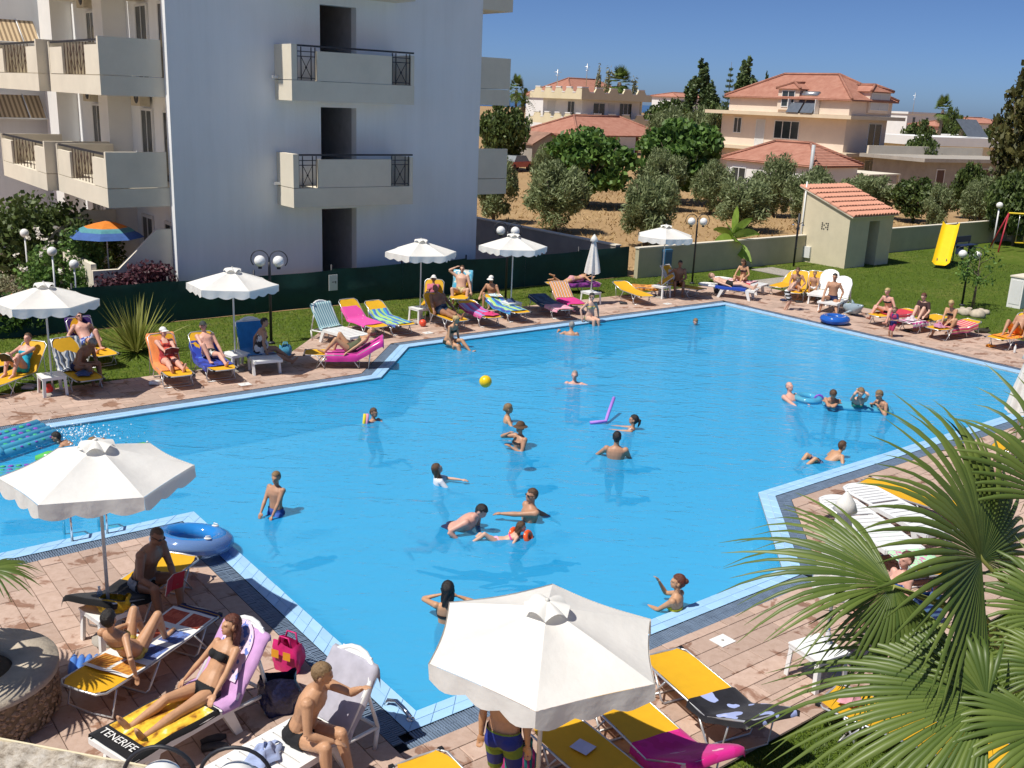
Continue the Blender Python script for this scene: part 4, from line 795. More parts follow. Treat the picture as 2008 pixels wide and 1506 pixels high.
# stone planter with palm at the left edge
plr = thing('planter', 'round rubble stone planter with concrete rim at the left edge', 'planter', P(-48, 1402), 0)
mb = MB(); mb.lathe([(.80, -.02), (.82, .25), (.81, .47)], 40, cap=False); mb.build('wall', mat('rubble_core', (.2, .15, .1), .95, .3, 6, .5, 20), plr)
mb = MB(); mb.lathe([(.85, .47), (.85, .55), (.40, .55), (.40, .45)], 40, cap=False); mb.build('rim', mat('cement_rim', (.46, .40, .32), .95, .2, 4, .4, 30), plr)
MB().lathe([(.41, .49), (.3, .53), (.01, .54)], 24, cap=False).build('soil', mat('soil', (.1, .075, .05), 1, .3, 8, .5, 30), plr)
v, f = [], []; rs = np.random.RandomState(3)
for i in range(900):
    a = rs.rand()*6.28; z = .02+rs.rand()*.43; s = .02+.02*rs.rand(); c = Vector((math.cos(a)*.82, math.sin(a)*.82, z)); o_ = len(v); tdir = Vector((-math.sin(a), math.cos(a), 0)); nd_ = Vector((math.cos(a), math.sin(a), 0))
    v += [c+tdir*s, c+Vector((0, 0, s*.8)), c-tdir*s, c-Vector((0, 0, s*.8)), c+nd_*s*.7]; f += [(o_+q, o_+(q+1) % 4, o_+4) for q in range(4)]
tag(MB().add(v, f).build('rubble_stones', mat('rubble_stone', (.36, .26, .18), .95, .4, 20), plr), kind='stuff')
lp = thing('fan_palm', 'fan palm growing in the stone planter at the left edge', 'palm', P(-60, 1402, 0)+Vector((0, 0, .5))); mb = MB(); mb.lathe([(.2, 0), (.17, .3), (.2, .6), (.16, 1.1)], 10); mb.build('trunk', M_BARK, lp)
for i, (az_, el, L_) in enumerate(((-.25, .35, .55), (-1.3, .4, .6), (-2.3, .5, .7), (2.6, .5, .7), (-1.6, 1.1, .6))):
    d = Vector((math.cos(az_)*math.cos(el), math.sin(az_)*math.cos(el), math.sin(el))); hb = Vector((0, 0, 1.1))+d*.4; fan_leaf('leaf', lp, hb, hb+(d-Vector((0, 0, .4))).normalized()*L_, (0, 0, 1), 2.1, 30, .2, .45, 40+i, foot=(0, 0, 1.05))
# ================================================================== pool furniture
M_YC = mat('yellow_canvas', (.78, .43, .012), .7, .06, 6, .1, 200, trans=.12); M_ALU = mat('aluminium_tube', (.62, .63, .64), .3, .1, 10, metal=.6); M_PLA = mat('white_plastic', (.80, .81, .80), .35, .04, 5)
M_BLK = mat('black_plastic', (.015, .015, .017), .5); M_CANV = mat('white_canvas', (.84, .83, .79), .85, .05, 2.5, .35, 9, trans=.2); M_POLE = mat('pole_white', (.62, .61, .57), .5, .05, 5)
M_CHROME = mat('chrome', (.7, .72, .74), .12, .05, 4, metal=1.)
_ld = {}
def lounger_meshes(kind, back):
    if (kind, back) in _ld: return _ld[(kind, back)]
    parts = []; ba = R(back); c, s = math.cos(ba), math.sin(ba)
    if kind == 'y':
        z = .33; hw = .29; hx = -.33; bl = .72
        def sheet_(x0, x1, zf, cut):
            def fn(a, b):
                t = b; yy = (a*2-1)*hw; x = x0+(x1-x0)*t; sag = -.018*(1-(a*2-1)**2); 
                if cut and t > .86: yy *= 1-.28*(t-.86)/.14
                return (x, yy, z+.012+sag)
            return fn
        seat = MB(); seat.grid(6, 10, sheet_(hx+.005, .93, z, True)); parts.append(('seat_canvas', seat, M_YC))
        bk = MB()
        def bf(a, b):
            yy = (a*2-1)*hw
            if b > .84: yy *= 1-.3*(b-.84)/.16
            l_ = bl*b-.0; sag = -.018*(1-(a*2-1)**2); return (hx-.005-l_*c-sag*s, yy, z+.012+l_*s+sag*c)
        bk.grid(6, 8, bf); parts.append(('back_canvas', bk, M_YC))
        fr = MB()
        pts = [(hx, hw+.012, z), (.86, hw+.012, z), (.93, hw-.05, z), (.945, .0, z), (.93, -hw+.05, z), (.86, -hw-.012, z), (hx, -hw-.012, z)]; fr.tube(pts, .0135, 6)
        q = lambda l_, y: (hx-l_*c, y, z+l_*s); fr.tube([q(0, hw+.012), q(bl-.06, hw+.012), q(bl+.01, hw-.06), q(bl+.02, 0), q(bl+.01, -hw+.06), q(bl-.06, -hw-.012), q(0, -hw-.012)], .0135, 6)
        parts.append(('frame', fr, M_ALU))
        for x0, x1 in ((.62, .52), (-.18, -.3)):
            lg = MB(); e = .05; lg.tube([(x0, hw+.014, z-.01), (x1+(x1-x0)*.6, hw+.014, e), (x1+(x1-x0)*.75, hw-.02, .014), (x1+(x1-x0)*.75, -hw+.02, .014), (x1+(x1-x0)*.6, -hw-.014, e), (x0, -hw-.014, z-.01)], .013, 6); parts.append(('leg', lg, M_ALU))
        lg = MB(); lg.tube([(.40, hw+.03, z-.01), (.64, hw+.03, .014)], .011, 6); lg.tube([(.40, -hw-.03, z-.01), (.64, -hw-.03, .014)], .011, 6); lg.tube([(.64, hw+.03, .014), (.64, -hw-.03, .014)], .011, 6); parts.append(('leg', lg, M_ALU))
        if back > 12:
            st = MB(); l_ = .42
            st.tube([(hx-l_*c, hw+.012, z+l_*s), (-.62, hw+.03, .02), (-.62, -hw-.03, .02), (hx-l_*c, -hw-.012, z+l_*s)], .011, 6); parts.append(('back_stay', st, M_ALU))
        else:
            st = MB(); st.tube([(-.85, hw+.012, z+.0), (-.93, hw+.012, .04), (-.93, 0, .014), (-.93, -hw-.012, .04), (-.85, -hw-.012, z)], .012, 6); parts.append(('back_stay', st, M_ALU))
        for sy in (-1, 1): tb_ = MB(); tb_.cbox((.93, sy*(hw-.02), z), (.05, .05, .03)); parts.append(('end_cap', tb_, M_BLK))
    else:
        z = .36; hw = .31; hx = -.33; bl = .78
        fr = MB()
        for sy in (-1, 1):
            fr.cbox(((hx+.95)/2, sy*hw, z-.025), (.95-hx, .055, .07)); 
        fr.cbox((.93, 0, z-.02), (.06, 2*hw, .06)); parts.append(('seat_frame', fr, M_PLA))
        for i in range(9):
            sl_ = MB(); x = hx+.06+.135*i; sl_.cbox((x+.035, 0, z), (.118, 2*hw-.056, .022)); parts.append(('slat', sl_, M_PLA))
        bk = MB(); Xb = Euler((0, ba, 0)).to_matrix()
        def bp_(l_, y, dz=0): return Vector((hx-l_*c+dz*s*0, y, z+l_*s))
        arc = [(bp_(0, hw)), bp_(bl*.72, hw), bp_(bl*.93, hw*.78), bp_(bl*1.02, hw*.35), bp_(bl*1.04, 0), bp_(bl*1.02, -hw*.35), bp_(bl*.93, -hw*.78), bp_(bl*.72, -hw), bp_(0, -hw)]
        bk.tube(arc, [(.03, .03)]*9, 6); parts.append(('back_frame', bk, M_PLA))
        for i in range(7):
            sl_ = MB(); l_ = .07+.105*i; w_ = hw-.02 if l_ < bl*.72 else (hw-.03)*(1-.55*((l_-bl*.72)/(bl*.35))**2); cx = bp_(l_, 0); sl_.cbox(cx, (.088, 2*w_, .02), Xb); parts.append(('slat', sl_, M_PLA))
        tp = MB(); tp.cbox(bp_(bl*.93, 0), (.12, hw*1.35, .022), Xb); parts.append(('headboard', tp, M_PLA))
        for sx, ox in ((.68, .1), (-.2, -.14)):
            for sy in (-1, 1):
                lg = MB(); lg.prism([(sx-.06, z-.05), (sx+.07, z-.05), (sx+ox+.05, 0), (sx+ox-.04, 0)], sy*hw-.027, sy*hw+.027, 'y'); parts.append(('leg', lg, M_PLA))
        if back > 12:
            st = MB(); l_ = .5
            for sy in (-1, 1): a_ = bp_(l_, sy*(hw-.02)); st.tube([a_, (-.78, sy*(hw-.02), z-.12)], .022, 5); st.tube([(-.78, sy*(hw-.02), z-.12), (hx+.1, sy*(hw-.02), z-.08)], .022, 5)
            st.tube([(-.78, hw-.02, z-.12), (-.78, -hw+.02, z-.12)], .022, 5); st.tube([(-.78, hw-.02, z-.12), (-.74, hw-.02, .0)], .025, 5); st.tube([(-.78, -hw+.02, z-.12), (-.74, -hw+.02, .0)], .025, 5); parts.append(('back_stay', st, M_PLA))
    _ld[(kind, back)] = [(n_, b_.mesh(n_, m_)) for n_, b_, m_ in parts]; return _ld[(kind, back)]
class Lo: pass
LNG = {}
def lounger(key, kind, foot, hinge, back, label):
    z = .33 if kind == 'y' else .36; f_ = P(*foot, z); h_ = P(*hinge, z); a = math.atan2(f_.y-h_.y, f_.x-h_.x); d = Vector((math.cos(a), math.sin(a), 0)); loc = f_-d*.95; loc.z = 0
    if label is not None:
        u_, v_ = loc.dot(UX), loc.dot(VX); onlawn = not inside((u_, v_), DECKP); loc.z = -.05 if onlawn else .001
        o = thing('sun_lounger', label, 'sun lounger', loc, a, 'yellow canvas sun loungers' if kind == 'y' else 'white plastic sun loungers')
        for n_, me in lounger_meshes(kind, back): mobj(n_, me, o)
    L_ = Lo(); L_.loc = loc; L_.a = a; L_.d = d; L_.z = z+.012; L_.back = R(back); L_.kind = kind; L_.hw = .29 if kind == 'y' else .31; L_.X = TR(loc, a); LNG[key] = L_; return L_
def prof(L_, s):
    """distance from the foot edge along the lying surface -> local x, z, slope"""
    if s < 1.27: return .93-s, L_.z, 0.
    l_ = s-1.27; return -.34-l_*math.cos(L_.back), L_.z+l_*math.sin(L_.back), L_.back
def uvcol(nt): return N(nt, 'UVMap').outputs[0]
def towel_mat(name, kind, *c):
    if name in MATS: return MATS[name]
    m, nt, b = newmat(name); L = nt.links.new; uvn = uvcol(nt); b.inputs['Roughness'].default_value = .95; b.inputs['Specular IOR Level'].default_value = .1; b.inputs['Sheen Weight'].default_value = .2
    def bands(axis, n, cols, dist=0.):
        sp = N(nt, 'SeparateXYZ'); L(uvn, sp.inputs[0]); src = sp.outputs[axis]
        if dist:
            no = N(nt, 'TexNoise', i_Scale=5., i_Detail=1.); L(uvn, no.inputs[0]); ma = N(nt, 'Math', operation='MULTIPLY_ADD', i_1=dist); L(no.outputs[0], ma.inputs[0]); L(src, ma.inputs[2]); src = ma.outputs[0]
        mu = N(nt, 'Math', operation='MULTIPLY', i_1=float(n)); L(src, mu.inputs[0]); fr = N(nt, 'Math', operation='FRACT'); L(mu.outputs[0], fr.inputs[0]); rp = ramp(nt, [(i/len(cols), cc) for i, cc in enumerate(cols)], 'CONSTANT'); L(fr.outputs[0], rp.inputs[0]); return rp.outputs[0]
    if kind == 'plain':
        no = N(nt, 'TexNoise', i_Scale=7.); L(uvn, no.inputs[0]); rp = ramp(nt, [(.3, tuple(x*.8 for x in c[0])), (.7, c[0])]); L(no.outputs[0], rp.inputs[0]); out = rp.outputs[0]
    elif kind == 'x': out = bands(0, c[0], c[1:])
    elif kind == 'y': out = bands(1, c[0], c[1:])
    elif kind == 'wx': out = bands(0, c[0], c[1:], .25)
    elif kind == 'blobs':
        vo = N(nt, 'TexVoronoi', i_Scale=c[0]); L(uvn, vo.inputs[0]); no = N(nt, 'TexNoise', i_Scale=c[0]*1.3, i_Detail=2.); L(uvn, no.inputs[0]); rp = ramp(nt, [((i+.0)/len(c[1:])*.55+.28 if i else 0, cc) for i, cc in enumerate(c[1:])], 'CONSTANT'); L(no.outputs[0], rp.inputs[0]); out = rp.outputs[0]
    elif kind == 'check':
        ck = N(nt, 'TexChecker', i_Scale=c[0]); ck.inputs[1].default_value = (*c[1], 1); ck.inputs[2].default_value = (*c[2], 1); mp = N(nt, 'Mapping'); mp.inputs['Scale'].default_value = (.5, 1.3, 1); L(uvn, mp.inputs[0]); L(mp.outputs[0], ck.inputs[0]); out = ck.outputs[0]
    elif kind == 'flags':                                # grid of little flags on white
        sp = N(nt, 'SeparateXYZ'); L(uvn, sp.inputs[0]); cells = []
        for ax, k in ((0, 2.), (1, 4.)):
            mu = N(nt, 'Math', operation='MULTIPLY', i_1=k); L(sp.outputs[ax], mu.inputs[0]); cells.append(mu)
        cb = N(nt, 'CombineXYZ'); fl_ = [N(nt, 'Math', operation='FLOOR') for _ in cells]; fr = [N(nt, 'Math', operation='FRACT') for _ in cells]
        for i in range(2): L(cells[i].outputs[0], fl_[i].inputs[0]); L(cells[i].outputs[0], fr[i].inputs[0]); L(fl_[i].outputs[0], cb.inputs[i])
        wn = N(nt, 'TexWhiteNoise'); L(cb.outputs[0], wn.inputs[0]); rp = ramp(nt, [(0, (.62, .3, .04)), (.25, (.12, .2, .5)), (.5, (.55, .12, .06)), (.75, (.6, .42, .05))], 'CONSTANT'); L(wn.outputs[0], rp.inputs[0])
        no = N(nt, 'TexNoise', i_Scale=14.); L(uvn, no.inputs[0]); rp2 = ramp(nt, [(.0, (.5, .12, .05)), (.52, (1, 1, 1))], 'CONSTANT'); L(no.outputs[0], rp2.inputs[0]); mm = N(nt, 'MixRGB', blend_type='MULTIPLY', i_0=.45); L(rp.outputs[0], mm.inputs[1]); L(rp2.outputs[0], mm.inputs[2])
        msk = None
        for i in range(2):
            a1 = N(nt, 'Math', operation='SUBTRACT', i_1=.5); L(fr[i].outputs[0], a1.inputs[0]); a2 = N(nt, 'Math', operation='ABSOLUTE'); L(a1.outputs[0], a2.inputs[0]); a3 = N(nt, 'Math', operation='LESS_THAN', i_1=(.42, .36)[i]); L(a2.outputs[0], a3.inputs[0])
            if msk is None: msk = a3.outputs[0]
            else: mu = N(nt, 'Math', operation='MULTIPLY'); L(msk, mu.inputs[0]); L(a3.outputs[0], mu.inputs[1]); msk = mu.outputs[0]
        mx = N(nt, 'MixRGB'); mx.inputs[1].default_value = (.75, .75, .73, 1); L(msk, mx.inputs[0]); L(mm.outputs[0], mx.inputs[2]); out = mx.outputs[0]
    elif kind == 'sunset':                               # black border, golden print with dark palms
        sp = N(nt, 'SeparateXYZ'); L(uvn, sp.inputs[0]); no = N(nt, 'TexNoise', i_Scale=6., i_Detail=4.); L(uvn, no.inputs[0]); rp = ramp(nt, [(.35, (.25, .09, .01)), (.45, (.72, .42, .03)), (.6, (.8, .62, .06)), (.68, (.8, .78, .6))]); L(no.outputs[0], rp.inputs[0]); msk = None
        for i, (c0, h_) in enumerate(((.5, .40), (.58, .375))):
            a1 = N(nt, 'Math', operation='SUBTRACT', i_1=c0); L(sp.outputs[i], a1.inputs[0]); a2 = N(nt, 'Math', operation='ABSOLUTE'); L(a1.outputs[0], a2.inputs[0]); a3 = N(nt, 'Math', operation='LESS_THAN', i_1=h_); L(a2.outputs[0], a3.inputs[0])
            if msk is None: msk = a3.outputs[0]
            else: mu = N(nt, 'Math', operation='MULTIPLY'); L(msk, mu.inputs[0]); L(a3.outputs[0], mu.inputs[1]); msk = mu.outputs[0]
        mx = N(nt, 'MixRGB'); mx.inputs[1].default_value = (.012, .012, .014, 1); L(msk, mx.inputs[0]); L(rp.outputs[0], mx.inputs[2]); out = mx.outputs[0]
    L(out, b.inputs['Base Color']); bn = N(nt, 'TexNoise', i_Scale=160.); L(uvn, bn.inputs[0]); bp = N(nt, 'Bump', i_Strength=.2, i_Distance=.01); L(bn.outputs[0], bp.inputs['Height']); L(bp.outputs[0], b.inputs['Normal']); MATS[name] = m; return m
def towel(key, s0, s1, m, label, drop=.12, hw=None, wr=.008, shift=0., seed=None, cat='towel'):
    L_ = LNG[key]; hw = hw or L_.hw-.01; rs = random.Random(seed if seed is not None else label); ph = [rs.uniform(0, 6) for _ in range(6)]
    d0, d1 = (drop if hasattr(drop, '__len__') else (drop, drop))
    def fn(a, b):
        s = s0+(s1-s0)*b; x, z, sl_ = prof(L_, min(s, 2.02)); over = max(0, s-2.02); z -= over; x -= .02*(over > 0)
        y = -hw-d0+(2*hw+d0+d1)*a+shift; w_ = wr*(math.sin(9*s+ph[0]+3*y)+.6*math.sin(17*y+ph[1]+5*s)); dz = 0; ey = L_.hw+.02
        yo = y
        if abs(y) > ey: dz = abs(y)-ey; yo = math.copysign(ey+.008+.02*abs(math.sin(7*s+ph[2]))*min(1, dz*8), y)
        h = (.014 if L_.kind == 'y' else .034)+w_*.7+.012*math.sin(3*s+ph[3])*.5
        return (x-h*math.sin(-sl_)*-1*0+math.sin(sl_)*h, yo, z+h*math.cos(sl_)-dz)
    n2 = max(8, int((s1-s0)/.07)); o = MB().grid(14, n2, fn, uv=True).build('towel', m); o.matrix_world = L_.X; return tag(o, label, cat)
Wt = (.75, .75, .73)
# ---- sun loungers: key, kind, foot edge pixel, hinge pixel, back angle, label
LS = [('L1', 'y', (-30, 752), (66, 716), 52, 'yellow sun lounger of the woman in turquoise at the left edge'), ('L4', 'y', (18, 712), (-30, 692), 60, 'yellow sun lounger with flame red towel cut by the left edge'), ('L2', 'y', (180, 742), (134, 712), 58, 'yellow sun lounger under the leftmost parasol with a black and white towel'), ('L3', 'y', (212, 694), (165, 672), 60, 'yellow sun lounger on the lawn with a purple towel'),
      ('L5', 'y', (357, 738), (320, 706), 55, 'yellow sun lounger with orange towel of the woman in a white cap'), ('L6', 'y', (443, 726), (402, 697), 45, 'yellow sun lounger with royal blue towel of the man in a dark cap'), ('L7', 'w', (527, 708), (490, 677), 60, 'white plastic sun lounger with blue towel under the second parasol'), ('L8', 'y', (596, 691), (700, 692), 32, 'yellow sun lounger with magenta towel at the pool corner'),
      ('L9', 'w', (706, 659), (657, 645), 55, 'white plastic sun lounger with teal striped towel'), ('L10', 'y', (748, 642), (692, 622), 40, 'yellow sun lounger with pink printed towel left of the third parasol'), ('L11', 'y', (802, 638), (746, 619), 30, 'yellow sun lounger with lime and blue towel left of the orange ball'), ('L12', 'y', (838, 604), (852, 584), 62, 'yellow sun lounger behind the third parasol pole'), ('L16', 'y', (898, 584), (908, 566), 65, 'yellow sun lounger of the man with one arm behind his head'),
      ('L13', 'y', (906, 630), (858, 612), 45, 'yellow sun lounger of the man under the third parasol'), ('L14', 'y', (971, 624), (922, 603), 12, 'yellow sun lounger with a purple and pink towel'), ('L15', 'y', (1028, 614), (970, 593), 18, 'yellow sun lounger with lime and blue towel below the fourth parasol'), ('L17', 'y', (1072, 553), (1142, 552), 0, 'yellow sun lounger of the prone sunbather by the fence'), ('L18', 'y', (1113, 608), (1066, 590), 10, 'sun lounger hidden under a navy and pink towel'), ('L19', 'y', (1136, 599), (1098, 579), 35, 'sun lounger with striped back and magenta towel'),
      ('L20', 'y', (1271, 582), (1224, 565), 14, 'empty yellow sun lounger beside the closed far parasol'), ('L21', 'y', (1216, 560), (1272, 562), 38, 'yellow sun lounger with an orange printed towel under the fifth parasol'), ('L22', 'y', (1377, 568), (1339, 561), 60, 'yellow sun lounger of the man in the shade of the fifth parasol'), ('L23', 'w', (1484, 569), (1425, 562), 0, 'white plastic sun lounger with a royal blue towel at the far pool corner'), ('L23b', 'w', (1500, 559), (1446, 551), 0, 'white plastic sun lounger of the woman sitting at the far pool corner'),
      ('K1', 'y', (1519, 563), (1545, 556), 30, 'yellow sun lounger behind the boy in striped shorts'), ('K2', 'y', (1556, 575), (1572, 554), 50, 'yellow sun lounger of the seated youth by the lawn path'), ('K3', 'y', (1592, 573), (1602, 551), 50, 'yellow sun lounger of the small boy in white shorts'), ('L26', 'w', (1622, 594), (1653, 580), 58, 'white slatted sun lounger of the man with feet in front of the blue ring'), ('L27', 'w', (1602, 579), (1627, 566), 58, 'empty white slatted sun lounger, left of the pair'), ('L28', 'y', (1711, 619), (1776, 612), 4, 'yellow sun lounger of the woman holding a child'), ('L29', 'y', (1772, 632), (1832, 624), 4, 'yellow sun lounger of the woman in a brown top'), ('L30', 'y', (1827, 645), (1896, 637), 10, 'yellow sun lounger with a red striped towel of the woman in a dark bikini'), ('L31', 'y', (1948, 664), (2001, 655), 55, 'yellow sun lounger cut by the right edge'),
      ('S1', 'y', (1296, 1278), (1412, 1378), 28, 'yellow sun lounger with a black penguin towel near the palm'), ('S2', 'y', (1180, 1345), (1278, 1437), 30, 'yellow sun lounger with a magenta flower towel'), ('S3', 'y', (1075, 1412), (1180, 1500), 5, 'yellow sun lounger shaded by the front parasol'), ('S4', 'y', (815, 1484), (900, 1580), 5, 'yellow sun lounger end at the bottom edge left of the front parasol'), ('S5', 'y', (1622, 1352), (1715, 1390), 8, 'yellow sun lounger half covered by palm leaves'),
      ('EW1', 'w', (1850, 1045), (1752, 993), 0, 'white slatted sun lounger behind the near closed parasol'), ('EW2', 'w', (1775, 1078), (1700, 1024), 0, 'white plastic sun lounger at the inner pool corner'), ('EY1', 'y', (1850, 1128), (1750, 1064), 0, 'yellow sun lounger with a mint green towel behind the palm'), ('E3', 'y', (1690, 942), (1755, 962), 5, 'yellow sun lounger glimpsed through palm leaves at the pool edge'), ('E4', 'y', (1945, 870), (2010, 884), 5, 'yellow sun lounger at the right edge behind palm leaves'),
      ('W1', 'w', (214, 1474), (378, 1383), 52, 'white plastic sun lounger of the woman in a black bikini'), ('W2', 'y', (397, 1194), (215, 1318), 3, 'yellow sun lounger covered by a towel of coats of arms'), ('W3', 'y', (358, 1086), (262, 1155), 22, 'yellow sun lounger with black towel by the blue swim ring'), ('W4', 'w', (428, 1545), (578, 1457), 55, 'white plastic sun lounger of the man in black trunks')]
for q in LS: lounger(*q)
TW_ = [('L4', 1.0, 2.2, towel_mat('t_flame', 'blobs', 6, (.55, .03, .01), (.8, .35, .02), (.5, .02, .01)), 'flame red patterned towel at the left edge', .05), ('L2', .9, 2.05, towel_mat('t_bw', 'wx', 7, (.05, .06, .08), (.6, .62, .62), (.12, .16, .25)), 'black and white swirl towel on the shaded lounger', .1), ('L3', 1.3, 2.1, towel_mat('t_purple', 'plain', (.055, .02, .14)), 'purple football towel over the lounger back', .1), ('L5', .5, 2.1, towel_mat('t_orange', 'plain', (.85, .3, .1)), 'plain orange towel on the lounger of the white cap woman', .14), ('L6', .35, 1.75, towel_mat('t_royal', 'blobs', 4, (.02, .03, .22), (.03, .06, .4), (.1, .3, .6)), 'royal blue towel under the man in a dark cap', .16), ('L7', .5, 1.95, towel_mat('t_blue', 'plain', (.03, .2, .5)), 'bright blue towel on the shaded white lounger', .1), ('L7', 1.75, 2.15, towel_mat('t_white', 'plain', Wt), 'white towel over the top of the white lounger back', .12),
       ('L8', .55, 2.15, towel_mat('t_mag', 'plain', (.62, .05, .34)), 'magenta towel under the woman in olive swimsuit', .2), ('L8', .5, .72, towel_mat('t_magfr', 'x', 9, (.55, .15, .3), (.7, .6, .5), (.6, .08, .35)), 'striped fringe cloth on the magenta towel lounger', .2), ('L9', 1.15, 2.15, towel_mat('t_teal', 'x', 11, (.1, .25, .32), (.35, .52, .55), (.55, .66, .66), (.16, .33, .4)), 'teal striped towel hung on the white lounger', .1), ('L10', .35, 1.72, towel_mat('t_pinkp', 'blobs', 7, (.72, .08, .36), (.72, .08, .36), (.72, .08, .36), (.8, .7, .7)), 'hot pink printed towel with small figures', .1), ('L11', .18, 1.6, towel_mat('t_lime', 'wx', 4, (.42, .6, .12), (.05, .3, .6), (.08, .12, .45), (.3, .6, .3)), 'lime and blue patterned towel beside the orange ball', .12), ('L15', .25, 1.75, towel_mat('t_lime2', 'wx', 3, (.45, .62, .14), (.05, .32, .62), (.05, .1, .42), (.35, .62, .32)), 'lime and blue patterned towel below the fourth parasol', .14), ('L14', .25, 1.75, towel_mat('t_viol', 'x', 3, (.5, .05, .22), (.6, .1, .35), (.35, .3, .62), (.3, .35, .7)), 'violet, blue and crimson striped towel', .12), ('L17', .35, 1.9, towel_mat('t_plum', 'blobs', 6, (.05, .01, .08), (.2, .03, .22), (.4, .1, .4)), 'plum patterned towel under the prone sunbather', .16), ('L18', .05, .85, towel_mat('t_rose', 'blobs', 3, (.75, .28, .4), (.78, .4, .5), (.8, .5, .45)), 'pale pink towel on the foot of the navy lounger', .14), ('L18', .8, 1.95, towel_mat('t_navy', 'blobs', 4, (.02, .04, .09), (.03, .08, .16), (.04, .12, .2)), 'navy towel across the lounger beside the bikini woman', .14), ('L19', 1.2, 2.1, towel_mat('t_str', 'x', 8, (.55, .1, .06), (.7, .65, .55), (.3, .12, .12), (.7, .45, .1)), 'red and cream striped towel over the lounger back', .1), ('L19', .1, 1.15, towel_mat('t_fuch', 'plain', (.72, .03, .26)), 'fuchsia towel on the striped lounger seat', .16),
       ('L21', .1, 1.3, towel_mat('t_tiger', 'blobs', 5, (.25, .07, .01), (.7, .3, .04), (.8, .55, .25)), 'orange tiger print towel in the parasol shade', .14), ('L22', 1.25, 2.1, towel_mat('t_whiteb', 'plain', (.7, .68, .66)), 'white towel over the back of the shaded lounger', .06), ('L16', 1.2, 2.1, towel_mat('t_aqua', 'blobs', 4, (.08, .4, .62), (.15, .5, .7), (.75, .75, .7), (.2, .5, .2)), 'aqua printed towel behind the man with raised arm', .16), ('L23', .3, 1.4, towel_mat('t_cobalt', 'plain', (.02, .06, .36)), 'cobalt towel on the white lounger at the far corner', .12), ('L23b', .4, 1.4, towel_mat('t_redwh', 'x', 6, (.6, .05, .1), (.75, .7, .7)), 'red and white striped towel under the sitting woman', .1), ('L28', .5, 1.7, towel_mat('t_red', 'plain', (.65, .04, .07)), 'red towel on the lounger of woman and child', .14), ('L29', .0, .8, towel_mat('t_zebra', 'wx', 5, (.72, .7, .7), (.5, .02, .25)), 'white and magenta zebra towel on the middle lounger', .16), ('L30', .5, 1.75, towel_mat('t_redst', 'x', 8, (.6, .03, .08), (.75, .55, .3), (.65, .1, .25)), 'red, pink and cream striped towel on the right lounger', .2), ('L31', .35, 1.0, towel_mat('t_orfl', 'blobs', 7, (.75, .12, .01), (.85, .35, .02), (.8, .2, .02)), 'orange flame towel at the right edge', .06),
       ('S1', .95, 2.1, towel_mat('t_pengu', 'blobs', 2.2, (.012, .012, .016), (.015, .015, .02), (.35, .42, .72), (.6, .6, .7)), 'black beach towel with a pale animal print hung over the lounger back', (.05, .12)), ('S2', 1.0, 2.1, towel_mat('t_flower', 'blobs', 3, (.55, .015, .2), (.62, .02, .25), (.75, .4, .5)), 'magenta towel with pale pink flower on the lounger back', .14), ('EY1', .2, 1.5, towel_mat('t_mint', 'blobs', 9, (.4, .66, .4), (.45, .72, .45), (.6, .2, .4), (.7, .55, .1)), 'mint green cartoon towel on the lounger behind the palm', .06), ('W2', .12, 1.62, towel_mat('t_flags', 'flags'), 'white towel printed with rows of coats of arms', .03), ('W2', .0, .17, towel_mat('t_navyst', 'y', 3, (.012, .012, .06), (.02, .02, .12), (.4, .2, .02)), 'navy striped end of a towel above the coats of arms', .06), ('W3', .95, 2.08, towel_mat('t_black', 'plain', (.012, .012, .013)), 'black towel hanging over the raised lounger back', .12), ('W1', -.02, 1.02, towel_mat('t_sunset', 'sunset'), 'black and golden beach towel reading TENERIFE', .08), ('W1', 1.05, 2.12, towel_mat('t_lilac', 'plain', (.62, .36, .66)), 'lilac terry cover over the back of the white lounger', .1), ('W4', 1.3, 2.2, towel_mat('t_greyt', 'plain', (.46, .45, .52)), 'pale grey towel draped over the white lounger back', .14)]
for k, s0, s1, m, lb_, dr in TW_: towel(k, s0, s1, m, lb_, dr)
# printed panel on the lilac cover, lettering
def text_on(L_key, txt, s, y, size, rot, m, parent_label, h=.03, name='lettering'):
    cu = bpy.data.curves.new('t', 'FONT'); cu.body = txt; cu.size = size; cu.extrude = .001; cu.align_x = 'CENTER'; cu.align_y = 'CENTER'; to = bpy.data.objects.new('t', cu); col.objects.link(to); dg = bpy.context.evaluated_depsgraph_get(); me = bpy.data.meshes.new_from_object(to.evaluated_get(dg)); bpy.data.objects.remove(to); me.materials.clear(); me.materials.append(m)
    L_ = LNG[L_key]; x, z, sl_ = prof(L_, s); o = bpy.data.objects.new(name, me); p = next(ob for ob in bpy.data.objects if ob.get('label') == parent_label); link(o, p); o.matrix_parent_inverse = Matrix.Identity(4)
    o.matrix_local = Matrix.Translation((x+math.sin(sl_)*h, y, z+math.cos(sl_)*h)) @ Euler((0, sl_, 0)).to_matrix().to_4x4() @ Euler((0, 0, rot)).to_matrix().to_4x4(); return o
M_LETW = mat('white_print', (.8, .8, .78), .9)
text_on('W1', 'TENERIFE', .085, 0, .125, R(-90)+math.pi, M_LETW, 'black and golden beach towel reading TENERIFE', .06)
text_on('L3', 'LIVERPOOL', 1.62, 0, .13, R(90), mat('cream_print', (.6, .5, .3), .9), 'purple football towel over the lounger back', .03)
L_ = LNG['W1']
def pf(a, b):
    s = 1.42+.62*b; x, z, sl_ = prof(L_, s); y = (a-.5)*.44*math.sqrt(max(.05, 1-max(0, (b-.55)/.45)**2)); h = .056; return (x+math.sin(sl_)*h, y, z+math.cos(sl_)*h)
